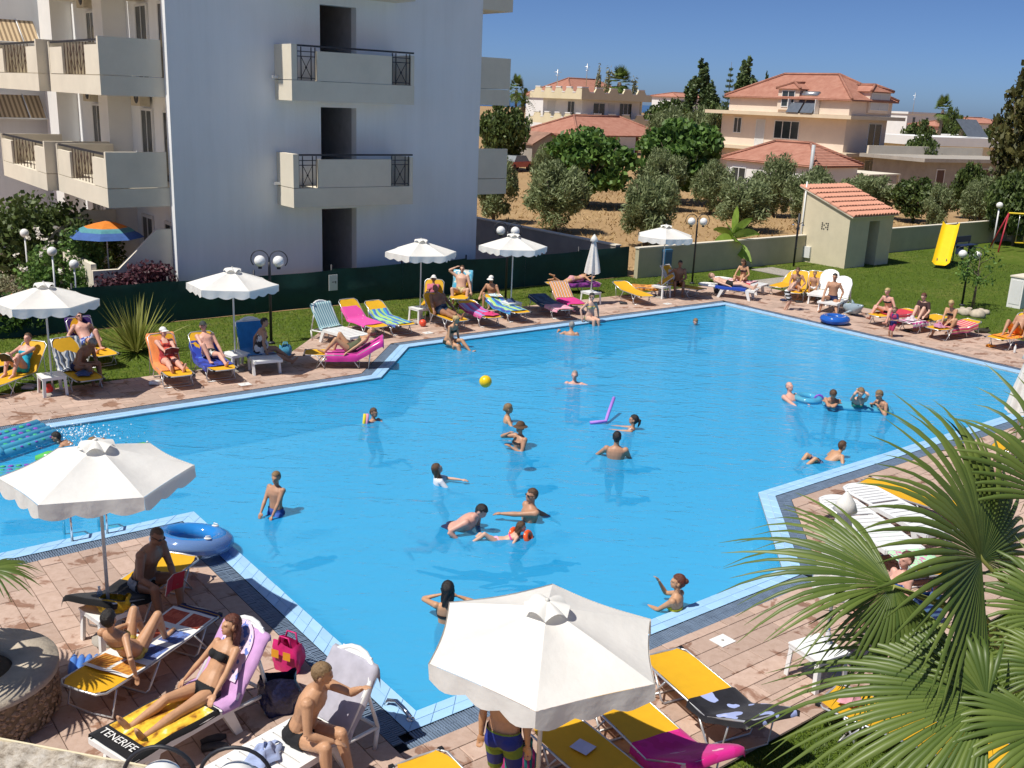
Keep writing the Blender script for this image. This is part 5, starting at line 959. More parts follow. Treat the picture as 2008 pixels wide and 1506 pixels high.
o = MB().grid(8, 10, pf, uv=True).build('printed_panel', towel_mat('t_print', 'blobs', 4, (.75, .55, .72), (.75, .6, .75), (.15, .22, .6), (.7, .3, .12)), next(ob for ob in bpy.data.objects if ob.get('label') == 'lilac terry cover over the back of the white lounger'))
# ---- parasols
def parasol_parts(h, rad):
    if ('p', round(h, 2)) in _ld: return _ld[('p', round(h, 2))]
    parts = []; ze = h-.33; n = 6; hub = h-.02
    V = lambda i, r_, z: (r_*math.cos(2*math.pi*i/n), r_*math.sin(2*math.pi*i/n), z)
    cn = MB()
    def surf(i):
        a0, a1 = 2*math.pi*i/n, 2*math.pi*(i+1)/n
        def fn(a, b):
            r_ = .03+(rad-.03)*b; e0 = Vector((math.cos(a0), math.sin(a0), 0)); e1 = Vector((math.cos(a1), math.sin(a1), 0)); p = e0.lerp(e1, a)*r_; z = hub-(hub-ze)*(b**1.08)-.035*math.sin(math.pi*a)*math.sin(math.pi*b*.9)*1.2; k = 1-.035*math.sin(math.pi*a)*b; return (p.x*k, p.y*k, z)
        return fn
    for i in range(n): cn.grid(8, 10, surf(i))
    parts.append(('canopy', cn, M_CANV)); vl = MB()
    for i in range(n):
        a0, a1 = 2*math.pi*i/n, 2*math.pi*(i+1)/n
        def fv(a, b):
            e0 = Vector((math.cos(a0), math.sin(a0), 0)); e1 = Vector((math.cos(a1), math.sin(a1), 0)); k = 1-.035*math.sin(math.pi*a); p = e0.lerp(e1, a)*rad*(k+.012); drop_ = .15+.05*abs(math.sin(math.pi*a*3)); ln = drop_*b; out_ = .012*math.sin(a*19+i)*b; return (p.x*(1+out_), p.y*(1+out_), ze-.035*math.sin(math.pi*a)*.33-ln+.004)
        vl.grid(18, 3, fv)
    parts.append(('valance', vl, M_CANV)); cp = MB()
    for i in range(n):
        a0, a1 = 2*math.pi*i/n, 2*math.pi*(i+1)/n
        def fc(a, b):
            e0 = Vector((math.cos(a0), math.sin(a0), 0)); e1 = Vector((math.cos(a1), math.sin(a1), 0)); p = e0.lerp(e1, a)*(.015+.19*b)*(1+.10*math.sin(math.pi*a)*b); z = h+.05-.095*b**1.4+.065*math.sin(math.pi*a)*b**1.3; return (p.x, p.y, z)
        cp.grid(8, 5, fc)
    parts.append(('vent_cap', cp, M_CANV)); po = MB(); po.tube([(0, 0, -.02), (0, 0, h+.03)], .021, 10); po.ball((0, 0, h+.055), .022, 8); parts.append(('pole', po, M_POLE))
    for i in range(n):
        rb = MB(); rb.tube([V(i, .03, hub-.05), V(i, rad-.01, ze-.012)], .006, 4); parts.append(('rib', rb, M_POLE)); st = MB(); st.tube([V(i, .03, hub-.55), V(i, rad*.5, hub-(hub-ze)*.5-.02)], .005, 4); parts.append(('strut', st, M_POLE))
    bs = MB(); bs.lathe([(.22, 0), (.22, .05), (.05, .07), (.03, .25)], 16); parts.append(('base', bs, M_CONC)); _ld[('p', round(h, 2))] = [(n_, b_.mesh(n_, m_)) for n_, b_, m_ in parts]; return _ld[('p', round(h, 2))]
def parasol(label, tx, ty, tz, top, rot, h=None):
    p = P(tx, ty, tz); p.z = -.02
    if h is None:
        lo, hi = .5, 5.
        for _ in range(40):
            md = (lo+hi)/2
            if proj((p.x, p.y, md))[1] > top: lo = md
            else: hi = md
        h = lo-.02
    o = thing('parasol', label, 'parasol', p, rot, 'open white parasols')
    for n_, me in parasol_parts(round(h/.04)*.04, 1.05): mobj(n_, me, o)
    return p
PR = [('open white parasol at the left edge of the lawn', 101, 735, .42, 556, .35), ('open white parasol in front of the double globe lamp by the blank wall', 461, 692, .42, 525, .1), ('open white parasol before the fence over the man lying in shade', 824, 603, .42, 469, .3), ('open white parasol below two globes at the building end', 1002, 592, .42, 459, .15), ('open white parasol furthest right, before the low wall', 1297, 560, .42, 442, .4)]
TBL = []
for a in PR: TBL.append(parasol(*a))
TBL.append(parasol('large open white parasol over the man with the red book', 213, 1192, .42, 868, R(-102)))
pf_ = P(1073, 1205, 2.3); parasol('largest open white parasol at the bottom centre', 1073, 1184, 2.4, 0, R(-95), 2.4)
def closed_parasol(label, x, y, z, h):
    p = P(x, y, z); p.z = -.02; o = thing('closed_parasol', label, 'parasol', p, .3, 'closed white parasols'); mb = MB()
    def fc(a, b):
        th = a*2*math.pi; r_ = (.06+.17*b**.9)*(1+.28*math.cos(6*th)*min(1, b*1.5)); return (r_*math.cos(th), r_*math.sin(th), h-.12-1.12*b+.03*math.cos(6*th)*b)
    mb.grid(48, 10, fc); mb.build('canopy', M_CANV, o); mb = MB(); mb.lathe([(.012, h+.06), (.1, h-.06), (.14, h-.17), (.13, h-.175)], 12, cap=False); mb.build('vent_cap', M_CANV, o); MB().tube([(0, 0, -.02), (0, 0, h+.02)], .021, 10).build('pole', M_POLE, o); bs = MB(); bs.lathe([(.22, 0), (.22, .05), (.05, .07), (.03, .25)], 16); bs.build('base', M_CONC, o); return p
TBL.append(closed_parasol('closed white parasol before the end of the green fence', 1159, 572, .42, 2.3)); closed_parasol('closed white parasol at the inner pool corner beside the palm', 1660, 978, 2.25, 2.3); closed_parasol('closed white parasol cut by the right edge', 2022, 690, 2.3, 2.35)
# ---- side tables
def table_parts():
    if 't' in _ld: return _ld['t']
    parts = []; tp = MB(); tp.box(-.25, .25, -.25, .25, .405, .425); parts.append(('table_top', tp, M_PLA)); ap = MB()
    for a, b, c, d in ((-.24, .24, -.245, -.225), (-.24, .24, .225, .245), (-.245, -.225, -.224, .224), (.225, .245, -.224, .224)): ap.box(a, b, c, d, .36, .404)
    parts.append(('apron', ap, M_PLA))
    for sx in (-1, 1):
        for sy in (-1, 1): lg = MB(); lg.prism([(sx*.235, sy*.235), (sx*.235-sx*.06, sy*.235), (sx*.235-sx*.06, sy*.235-sy*.02), (sx*.235-sx*.02, sy*.235-sy*.06), (sx*.235, sy*.235-sy*.06)][::1 if sx*sy > 0 else -1], 0, .404); lg.v = [(x+sx*.02*(1-z/.404), y+sy*.02*(1-z/.404), z) for x, y, z in lg.v]; parts.append(('leg', lg, M_PLA))
    _ld['t'] = [(n_, b_.mesh(n_, m_)) for n_, b_, m_ in parts]; return _ld['t']
def table(label, loc, rz):
    o = thing('side_table', label, 'table', (loc.x, loc.y, 0), rz, 'white plastic side tables')
    for n_, me in table_parts(): mobj(n_, me, o)
for i, (lb_, rz) in enumerate((('white side table round the leftmost parasol pole', UA), ('white side table beside the shaded white lounger', UA+.2), ('white side table next to the orange ball', UA+.1), ('white side table below the fourth parasol', UA), ('white side table below the fifth parasol', UA+.15), ('white side table crowded with a yellow bag by the man with the book', UA+.2), ('white side table under the closed far parasol', UA))):
    table(lb_, TBL[i], rz)
table('white side table standing free near the palm leaves', P(1606, 1270, .42), UA-.15)
# ---- globe lamps
M_GLOBE = mat('opal_globe', (.82, .82, .80), .25, .02, 3, spec=.6)
def lamp(label, bx, by, top, rot, loc=None, h=None):
    p = loc or P(bx, by, -.05)
    if h is None:
        q = proj(p); h = (q[1]-top)/(FPX/q[2])*1.0
    p = Vector((p.x, p.y, -.05)); o = thing('lamp_post', label, 'lamp post', p, rot, 'double globe lamps'); MB().tube([(0, 0, 0), (0, 0, h-.45), (0, 0, h-.3)], [.04, .035, .03], 8).build('post', M_IRON, o); bs = MB(); bs.lathe([(.1, 0), (.1, .03), (.05, .06)], 12); bs.build('base', M_IRON, o)
    for s in (-1, 1):
        r_ = .23; c = Vector((s*(r_+.01), 0, h-r_)); pts = [(0, 0, h-.75)]+[(c.x-s*r_*math.cos(a), 0, c.z+r_*math.sin(a)) for a in np.linspace(-.2, 3.9, 20)]; mb = MB(); mb.tube(pts, .014, 6); a = mb.build('ring_arm', M_IRON, o); g_ = MB(); g_.ball((c.x, 0, c.z-.05), .15, 20); g_.build('globe', M_GLOBE, a); g_ = MB(); g_.lathe([(.05, 0), (.05, .05), (.02, .06)], 10, (c.x, 0, c.z-.25)); g_.build('socket', M_IRON, a)
lamp('double globe lamp in front of the blank white wall', 532, 673, 491, .1); lamp('double globe lamp behind the fourth parasol', 991, 588, 437, .05); lamp('double globe lamp left of the banana plant', 1357, 556, 421, .2); lamp('double globe lamp on the right lawn beside the young tree', 1886, 599, 484, -.35); 
pn = P(386, 1478, 2.4); lamp('close double globe lamp cut by the bottom edge', 0, 0, 0, .05, pn, 2.5)
o = thing('lamp_post', 'white single globe lamp beside the swing', 'lamp post', P(1946, 487, -.05)); MB().tube([(0, 0, 0), (0, 0, 2.1)], .04, 8).build('post', M_WFRAME, o); g_ = MB(); g_.ball((0, 0, 2.25), .17, 18); g_.build('globe', M_GLOBE, o)
for lb_, x, y in (('small white garden globe beside the rose bush, middle one', 102, 493), ('small white garden globe closest to the patio wall', 145, 518), ('small white garden globe furthest left behind the bush', 48, 457)):
    p = PVw(x, y, 29.5 if x != 48 else 33); o = thing('garden_lamp', lb_, 'lamp', (p.x, p.y, -.1), 0, 'garden globes'); MB().tube([(0, 0, 0), (0, 0, p.z)], .025, 6).build('post', M_WFRAME, o); g_ = MB(); g_.ball((0, 0, p.z+.1), .13, 16); g_.build('globe', M_GLOBE, o)
# shower post
o = thing('shower_post', 'black outdoor shower post left of the hut', 'shower', P(1556, 522, -.05), UA); MB().tube([(0, 0, 0), (0, 0, 2.3)], .045, 8).build('post', M_IRON, o)
for s, z in ((-1, 1.85), (1, 1.8)): mb = MB(); mb.tube([(0, 0, z), (s*.3, 0, z+.1), (s*.35, 0, z+.02)], .015, 6); mb.build('shower_arm', M_IRON, o); mb = MB(); mb.lathe([(.02, 0), (.07, -.05), (.07, -.06)], 10, (s*.35, 0, z+.02)); mb.build('shower_head', M_CHROME, o)
mb = MB(); mb.lathe([(.04, 0), (.04, .05)], 8, (.06, 0, .75)); mb.build('tap', M_CHROME, o)
# bin
o = thing('bin', 'blue litter bin fixed to the low wall behind the fifth parasol', 'bin', W(PVw(1306, 510, 27.75).dot(UX), 27.62, .3), UA); MB().box(-.2, .2, 0, .16, 0, .62).build('body', mat('blue_plastic', (.03, .12, .25), .4), o); MB().box(-.21, .21, -.01, .17, .62, .72).build('lid', mat('blue_plastic2', (.06, .2, .38), .35), o)
# ---- playground
pb = P(1842, 527, -.06); M_SLIDE = mat('yellow_slide', (.85, .55, .01), .35, .05, 3)
o = thing('slide', 'yellow plastic playground slide on the lawn', 'slide', pb, yaw_px((1842, 527), (1868, 500)))
mb = MB()
def sf(a, b):
    y = (a-.5)*.74; x = 2.3*b; z = .16+.1*0 if b < .12 else .16+(b-.12)/.88*1.62; rim = .14*max(0, abs(a-.5)*2-.62)/.38; return (x, y, z+rim)
mb.grid(12, 20, sf); mb.build('chute', M_SLIDE, o); lad = MB()
for s in (-1, 1): lad.tube([(2.35, s*.26, 1.9), (2.35, s*.26, 1.5), (2.75, s*.28, 0)], .022, 6)
lad.build('ladder_rail', mat('dark_blue_metal', (.02, .03, .06), .5), o)
for i in range(6): t = (i+.6)/6; MB().tube([(2.75-.4*t, -.27, 1.5*t), (2.75-.4*t, .27, 1.5*t)], .018, 6).build('rung', mat('dark_blue_metal', (.02, .03, .06), .5), o)
for s in (-1, 1): MB().tube([(.45, s*.2, .0), (.45, s*.2, .42)], .02, 6).build('leg', mat('dark_blue_metal', (.02, .03, .06), .5), o)
o = thing('bench', 'dark blue bench behind the slide', 'bench', P(1893, 497, -.05), UA); MBm = mat('navy_paint', (.015, .03, .09), .5)
MB().box(-.7, .7, -.2, .2, .4, .45).build('seat', MBm, o); MB().box(-.7, .7, .2, .24, .55, .85).build('backrest', MBm, o)
for x in (-.6, .6): mb = MB(); mb.box(x-.03, x+.03, -.18, .2, 0, .399); mb.box(x-.03, x+.03, .2, .24, .3, .549); mb.build('leg', MBm, o)
sw = P(1936, 490, -.06); o = thing('swing', 'swing set with red legs and yellow crossbar at the right edge', 'swing', sw, R(-8)); MR = mat('red_paint', (.4, .02, .04), .5); MY = mat('yellow_paint', (.75, .55, .02), .5); hs_ = 1.95
for x in (.75, 3.6):
    for s in (-1, 1): MB().tube([(x+.0, 0, hs_), (x-.72*(1 if x < 2 else -1)*.6, s*.75, 0)], .04, 8).build('leg', MR, o)
MB().tube([(.75, 0, hs_), (3.6, 0, hs_)], .045, 8).build('crossbar', MY, o)
for x in (1.5, 2.7):
    s_ = MB(); s_.box(x-.2, x+.2, -.1, .1, .45, .48); s_ = s_.build('swing_seat', MY, o); mb = MB(); mb.tube([(x-.19, 0, .48), (x-.19, 0, hs_)], .012, 4); mb.build('chain', M_ALU, s_); mb = MB(); mb.tube([(x+.19, 0, .48), (x+.19, 0, hs_)], .012, 4); mb.build('chain', M_ALU, s_)
# ---- patio parasol, chair, table
pp = PVw(213, 520, 31.0); o = thing('patio_parasol', 'orange and blue beach parasol on the patio', 'parasol', (pp.x, pp.y, -.05), .2); zt = PVw(213, 433, 31.0).z+.05
for (r0, z0, r1, z1, m) in ((.02, 0, .62, -.17, mat('orange_cloth', (.75, .24, .03), .85, .15, 6, trans=.2)), (.62, -.17, .82, -.28, mat('teal_cloth', (.1, .32, .36), .85, .2, 6, trans=.2)), (.82, -.28, 1.08, -.46, mat('blue_cloth', (.06, .14, .4), .85, .15, 6, trans=.2))): mb = MB(); mb.lathe([(r0, zt+z0), ((r0+r1)/2, zt+(z0+z1)/2+.015), (r1, zt+z1)], 8, smooth=False, cap=False); mb.build('canopy_band', m, o)
MB().tube([(0, 0, 0), (0, 0, zt)], .02, 8).build('pole', M_POLE, o)
def patio_chair(label, loc, rz):
    o = thing('garden_chair', label, 'chair', loc, rz, 'white patio chairs'); MB().box(-.22, .22, -.22, .22, .4, .43).build('seat', M_PLA, o); mb = MB(); mb.tube([(-.26, -.2, .66), (-.26, .12, .68), (-.2, .24, .78), (0, .28, .82), (.2, .24, .78), (.26, .12, .68), (.26, -.2, .66)], .022, 6)
    for x in (-.15, -.05, .05, .15): mb.tube([(x, .22, .43), (x, .27, .8)], .014, 5)
    mb.build('backrest', M_PLA, o)
    for sx in (-1, 1):
        for sy in (-1, 1): MB().tube([(sx*.22, sy*.2, .42 if sy > 0 else .66), (sx*.25, sy*.23, 0)], .02, 6).build('leg', M_PLA, o)
q = PVw(215, 505, 30.9); patio_chair('white plastic chair under the orange patio parasol', (q.x, q.y, .25), UA+2.6); q = PVw(248, 500, 31.3); patio_chair('white plastic chair half hidden behind the sloping patio wall', (q.x, q.y, .25), UA+1.2)
# ================================================================== people
SKIN = {'tan': (.46, .25, .155), 'light': (.62, .38, .28), 'pink': (.66, .36, .28), 'brown': (.30, .15, .09), 'dark': (.20, .10, .065), 'gold': (.52, .29, .165)}
def skin_mat(k):
    n_ = 'skin_'+k
    if n_ in MATS: return MATS[n_]
    m = mat(n_, SKIN[k], .48, .10, 14, .06, 120, spec=.4); b = m.node_tree.nodes['Principled BSDF']; b.inputs['Subsurface Weight'].default_value = .0; return m
HAIR = {'brown': (.09, .045, .02), 'black': (.014, .011, .01), 'blond': (.5, .36, .16), 'fair': (.24, .15, .07), 'grey': (.28, .26, .24), 'auburn': (.12, .035, .018)}
def hair_mat(k): return mat('hair_'+k, HAIR[k], .45, .35, 60, .5, 220)
def ik(a, b, l1, l2, pole):
    d = b-a; L_ = min(d.length, (l1+l2)*.999); d = d.normalized() if d.length > 1e-5 else Vector((0, 0, -1)); x = (l1*l1-l2*l2+L_*L_)/(2*L_); hgt = math.sqrt(max(0, l1*l1-x*x)); q = Vector(pole); q = q-d*q.dot(d); q = q.normalized() if q.length > 1e-4 else d.orthogonal().normalized(); return a+d*x+q*hgt, a+d*L_
def seg_d(C, a, b):
    a, b = np.array(a), np.array(b); ab = b-a; t = ((C-a)@ab)/(ab@ab); tc = np.clip(t, 0, 1); return np.linalg.norm(C-(a+tc[:, None]*ab), axis=1), t
def person(label, pos, yaw, anchor='pelvis', h=1.75, sex='m', g=1., skin='tan', hair=('short', 'brown'), wear=(), lean=0, side=0, bend=0, tw=0, head=(0, 0), lh=None, rh=None, lf=None, rf=None, le=None, re=None, lk=(0, 1, .4), rk=(0, 1, .4), vox=.014, shades=False, toes=None, grip=.5):
    k = h/1.75; fem = sex == 'f'; mb = MB(); kg = k*g
    def rot(v, ax, deg): return Matrix.Rotation(R(deg), 3, ax) @ v
    rt, fw, up = Vector((1, 0, 0)), Vector((0, 1, 0)), Vector((0, 0, 1))
    fw, up = rot(fw, 'X', lean), rot(up, 'X', lean); rt, up = rot(rt, fw, side), rot(up, fw, side)
    Rb = Matrix.Rotation(R(-bend), 3, rt); fw2, up2 = Rb@fw, Rb@up; Rt = Matrix.Rotation(R(tw), 3, up2); rt2, fw2 = Rt@rt, Rt@fw2
    p0 = Vector((0, 0, 0)); ch = p0+up*(.27*k); nb = ch+up2*(.25*k)
    Rh = Matrix.Rotation(R(head[0]), 3, up2); hf, hr = Rh@fw2, Rh@rt2; upm = (up2*.6+Vector((0, 0, 1))*.4).normalized()
    hu = upm; hr = (hr-hu*hr.dot(hu)).normalized(); hf = hu.cross(hr); Rp = Matrix.Rotation(R(head[1]), 3, hr); hf, hu = Rp@hf, Rp@hu
    hs = k**.62; hc = nb+upm*(.075*k)+hu*(.105*hs)+hf*.012
    # torso
    if fem: S = [(-.11, .085, .075, 0), (-.05, .155, .105, -.01), (.02, .172, .118, -.012), (.10, .155, .105, -.004), (.19, .122, .085, .004), (.28, .128, .09, .004), (.37, .148, .10, .006), (.44, .152, .092, 0), (.49, .115, .075, -.005), (.535, .052, .05, 0)]
    else: S = [(-.11, .085, .075, 0), (-.05, .15, .10, -.008), (.02, .162, .112, -.008), (.10, .155, .105, 0), (.19, .145, .098, .006), (.28, .158, .108, .004), (.37, .18, .118, .006), (.44, .185, .108, 0), (.49, .14, .085, -.006), (.535, .062, .058, 0)]
    n = 14; vs = []
    for t, w_, d_, o_ in S:
        a = t/.52; c = (p0+up*(t*k)) if t < .27 else ch+up2*((t-.27)*k); q = min(1, max(0, (t-.12)/.3)); r_ = rt.lerp(rt2, q).normalized(); f_ = fw.lerp(fw2, q).normalized(); gw = g if t < .4 else (1+g)/2
        for j in range(n): th = 2*math.pi*j/n; vs.append(c+r_*(w_*k*gw*math.cos(th))+f_*((d_*k*gw*(1.0+(.12*(g-1)*3 if math.sin(th) > 0 else 0)))*math.sin(th)+o_*k))
    m_ = len(S); mb.add(vs, [(i*n+j, i*n+(j+1) % n, (i+1)*n+(j+1) % n, (i+1)*n+j) for i in range(m_-1) for j in range(n)]+[tuple(range(n))[::-1], tuple(range((m_-1)*n, m_*n))])
    if fem and h > 1.45:
        for s in (-1, 1): mb.ball(ch+up2*(.085*k)+rt2*(s*.068*k)+fw2*(.075*k), (.056*kg, .056*kg, .056*kg), 10)
    elif h > 1.5:
        for s in (-1, 1): mb.ball(ch+up2*(.12*k)+rt2*(s*.075*k)+fw2*(.06*k), .06*kg, 10)
    for s in (-1, 1): mb.ball(p0+rt*(s*.075*k)-fw*(.05*k)-up*(.035*k), .085*kg, 10)
    if g > 1.12: mb.ball(p0+up*(.12*k)+fw*(.05*k*g), (.13*k*g, .12*k*g, .13*k*g), 12)
    # head and neck
    mb.tube([nb-up2*(.04*k), nb+upm*(.05*k), hc-hu*(.06*hs)-hf*.01], [.056*k, .05*k, .05*k] if not fem else [.05*k, .043*k, .043*k], 10)
    Hm = Matrix((hr, hf, hu)).transposed()
    def hb(o, r_, nn=12): mb.ball(hc+Hm@(Vector(o)*hs), tuple(x*hs for x in r_), nn, Hm)
    hb((0, -.008, .018), (.074, .092, .094), 16); hb((0, .03, -.045), (.056, .062, .068), 12); hb((0, .062, -.088), (.026, .026, .022), 8); hb((0, .092, -.022), (.014, .02, .024), 8); hb((0, .075, .008), (.055, .024, .022), 10)
    for s in (-1, 1): hb((s*.075, -.008, -.015), (.012, .024, .034), 8)
    # limbs
    sh = [nb-up2*(.055*k)+rt2*(s*(.155 if fem else .175)*k*(1+g)/2) for s in (-1, 1)]; hp = [p0-up*(.035*k)+rt*(s*.082*k) for s in (-1, 1)]
    ua, fa, th_, sn = .285*k, .25*k, .43*k, .42*k; B = {}
    lh = lh or (-.24, .02, -.12); rh = rh or (.24, .02, -.12); lf = lf or (-.1, .05, -.86); rf = rf or (.1, .05, -.86)
    for i, (s, tg, pol) in enumerate(((-1, lh, le), (1, rh, re))):
        el, wr = ik(sh[i], Vector(tg)*k, ua, fa, pol or (s*.7, -.5, -.5)); fin = 1. if not fem else .86; ar = kg*fin
        mb.ball(sh[i], .062*ar, 10); mb.tube([sh[i], sh[i].lerp(el, .35), sh[i].lerp(el, .75), el], [.055*ar, .05*ar, .042*ar, .038*ar], 10); mb.tube([el, el.lerp(wr, .25), el.lerp(wr, .7), wr], [.04*ar, .042*ar, .032*ar, .025*ar], 10)
        d = (wr-el).normalized(); sd = d.cross(Vector((0, 0, 1))); sd = sd.normalized() if sd.length > .1 else rt2.copy(); nr = sd.cross(d).normalized(); fm = 1.35 if vox > .011 else 1.; hk = k*.98
        pc = wr+d*(.05*hk); mb.ball(pc, (.042*hk, .052*hk, .019*hk*fm), 10, Matrix((sd, d, nr)).transposed())
        for q, (off, ln) in enumerate(((-.031, .066), (-.0105, .078), (.0105, .074), (.031, .058))):
            a0 = wr+d*(.082*hk)+sd*(off*hk); a1 = a0+d*(ln*.5*hk)-nr*(.012*grip*2*hk); a2 = a1+(d-nr*grip*1.4).normalized()*(ln*.5*hk); mb.tube([a0-d*.02*hk, a0, a1, a2], [.0095*hk*fm, .0095*hk*fm, .009*hk*fm, .007*hk*fm], 6)
        a0 = wr+d*(.025*hk)-sd*(s*.032*hk); a1 = a0+(d*.7-sd*s*.7)*(.035*hk); a2 = a1+(d-sd*s*.2-nr*.3).normalized()*(.03*hk); mb.tube([a0, a1, a2], [.012*hk*fm, .0105*hk*fm, .008*hk*fm], 6)
        B['ua%d' % i] = (sh[i], el, .05); B['fa%d' % i] = (el, wr, .037); B['ha%d' % i] = (wr, wr+d*.17*k, .03)
    for i, (s, tg, pol) in enumerate(((-1, lf, lk), (1, rf, rk))):
        kn, an = ik(hp[i], Vector(tg)*k, th_, sn, pol); tr = kg*(1.04 if fem else 1.)
        mb.tube([hp[i], hp[i].lerp(kn, .3), hp[i].lerp(kn, .75), kn], [.088*tr, .083*tr, .062*tr, .055*tr], 12); mb.ball(kn, .056*tr, 10); d = (an-kn).normalized(); bkv = (hp[i]-kn); bkv = (bkv-d*bkv.dot(d)); bkv = bkv.normalized()*.012*k if bkv.length > .05 else Vector((0, 0, 0))
        mb.tube([kn, kn.lerp(an, .28)+bkv, kn.lerp(an, .7), an], [.054*tr, .057*tr, .04*tr, .034*tr], 10)
        fd = Vector(toes[i]) if toes else (Vector((0, 1, 0))-d*Vector((0, 1, 0)).dot(d)*.85); fd = fd.normalized(); fn = (-d-fd*(-d).dot(fd)); fn = fn.normalized() if fn.length > .1 else Vector((0, 0, 1)); s2 = fd.cross(fn)
        an2 = an-fn*(.03*k); FM = Matrix((s2, fd, fn)).transposed(); mb.ball(an2-fd*(.03*k)-fn*.012*k, (.034*k, .045*k, .034*k), 8, FM); mb.tube([an2-fd*.02*k, an2+fd*(.07*k)-fn*(.012*k), an2+fd*(.15*k)-fn*(.025*k), an2+fd*(.19*k)-fn*(.028*k)], [.035*k, .036*k, .03*k, .017*k], 8)
        for q in range(5): a0 = an2+fd*(.165*k)-fn*(.026*k)+s2*((q-2)*.015*k); mb.ball(a0+fd*(.024-abs(q-1.5)*.004)*k, (.009*k, .018*k, .01*k), 6, FM)
        B['th%d' % i] = (hp[i], kn, .075); B['sn%d' % i] = (kn, an, .045); B['ft%d' % i] = (an, an+fd*.18*k, .04)
    B['t0'] = (p0-up*(.05*k), ch, .13*g); B['t1'] = (ch, nb, .13); B['nk'] = (nb, hc-hu*.05, .05); B['hd'] = (hc-hf*.01-hu*.02, hc+hu*.04, .09)
    # one continuous skin
    me = mb.mesh('tmp', skin_mat(skin)); to = bpy.data.objects.new('tmp', me); col.objects.link(to); md = to.modifiers.new('r', 'REMESH'); md.mode = 'VOXEL'; md.voxel_size = vox*max(.75, k); md.use_smooth_shade = True; ms = to.modifiers.new('s', 'SMOOTH'); ms.iterations = 3 if vox > .01 else 5; ms.factor = .5
    dg = bpy.context.evaluated_depsgraph_get(); body = bpy.data.meshes.new_from_object(to.evaluated_get(dg)); bpy.data.objects.remove(to); bpy.data.meshes.remove(me)
    body.materials.clear(); body.materials.append(skin_mat(skin)); body.name = 'person'
    o = bpy.data.objects.new('person', body); col.objects.link(o); tag(o, label, 'person'); rz = yaw-math.pi/2; o.rotation_euler = (0, 0, rz)
    off = Vector((0, 0, 0)) if anchor == 'pelvis' else Matrix.Rotation(rz, 3, 'Z')@hc; o.location = Vector(pos)-off
    nv = len(body.vertices); co = np.empty(nv*3, 'f4'); body.vertices.foreach_get('co', co); co = co.reshape(-1, 3); nf = len(body.polygons); lv = np.empty(len(body.loops), 'i4'); body.loops.foreach_get('vertex_index', lv); ok4 = len(lv) == 4*nf
    FQ = lv.reshape(nf, 4) if ok4 else None
    if FQ is None: return o
    C = co[FQ].mean(1); no = np.empty(nv*3, 'f4'); body.vertices.foreach_get('normal', no); no = no.reshape(-1, 3)
    names = list(B); D = np.stack([seg_d(C, B[q][0], B[q][1])[0]/B[q][2] for q in names]); T = {q: seg_d(C, B[q][0], B[q][1])[1] for q in names}; idx = D.argmin(0); own = {q: idx == i for i, q in enumerate(names)}
    fn_ = no[FQ].mean(1); front = fn_@np.array(fw2); Hl = (C-np.array(hc))@np.array(Hm)/hs; rl = (C-np.array(ch))@np.array(rt2)/k
    th = own['th0'] | own['th1']; tt = np.where(own['th0'], T['th0'], T['th1'])
    def patch(name, mask, m, offd, rough=0.):
        if mask.sum() < 4: return None
        f_ = FQ[mask]; ids = np.unique(f_); mp = np.full(nv, -1, 'i4'); mp[ids] = np.arange(len(ids)); of = offd if not rough else offd+rough*RNG.rand(len(ids))[:, None]; return mobj(name, fastmesh(name, co[ids]+no[ids]*of, mp[f_], m, True), o)
    for kind, m in wear:
        if kind == 'trunks': mk = (own['t0'] & (T['t0'] < .42)) | (th & (tt < .36)); of = .009*k
        elif kind == 'shorts': mk = (own['t0'] & (T['t0'] < .40)) | (th & (tt < .82)); of = .016*k
        elif kind == 'briefs': mk = (own['t0'] & (T['t0'] < .36)) | (th & (tt < .12)); of = .006
        elif kind == 'bikini_bottom': mk = (own['t0'] & (T['t0'] < .26)) | (th & (tt < .10)); of = .005
        elif kind == 'bikini_top': mk = own['t1'] & (T['t1'] > .14) & (((T['t1'] < .50) & (front > .05)) | ((T['t1'] < .28) & (front <= .05))); of = .006
        elif kind == 'swimsuit': mk = own['t0'] | (own['t1'] & ((T['t1'] < .5) | ((T['t1'] < .95) & (np.abs(np.abs(rl)-.09) < .02)))) | (th & (tt < .1)); of = .006
        elif kind == 'strapless': mk = own['t0'] | (own['t1'] & (T['t1'] < .42)) | (th & (tt < .1)); of = .006
        elif kind == 'shirt': mk = own['t1'] & (T['t1'] < .93) | (own['t0'] & (T['t0'] > .3)) | (own['ua0'] & (T['ua0'] < .75)) | (own['ua1'] & (T['ua1'] < .75)); of = .012
        patch({'shirt': 'shirt', 'trunks': 'trunks', 'shorts': 'shorts'}.get(kind, 'swimwear'), mk, m, of)
    hd_ = own['hd'] | (own['nk'] & (Hl[:, 2] > -.09)); x, y, z = Hl[:, 0], Hl[:, 1], Hl[:, 2]; st, hcx = hair; hm = hair_mat(hcx); ear = (np.abs(x) > .07) & (np.abs(y+.005) < .04) & (z < .03)
    if st in ('cap', 'hat', 'whitecap'): capm = {'cap': mat('cap_black', (.03, .04, .04), .8), 'whitecap': mat('cap_white', (.75, .75, .73), .85), 'hat': mat('hat_brown', (.10, .055, .03), .9, .4, 30)}[st]
    base_ = hd_ & ~ear
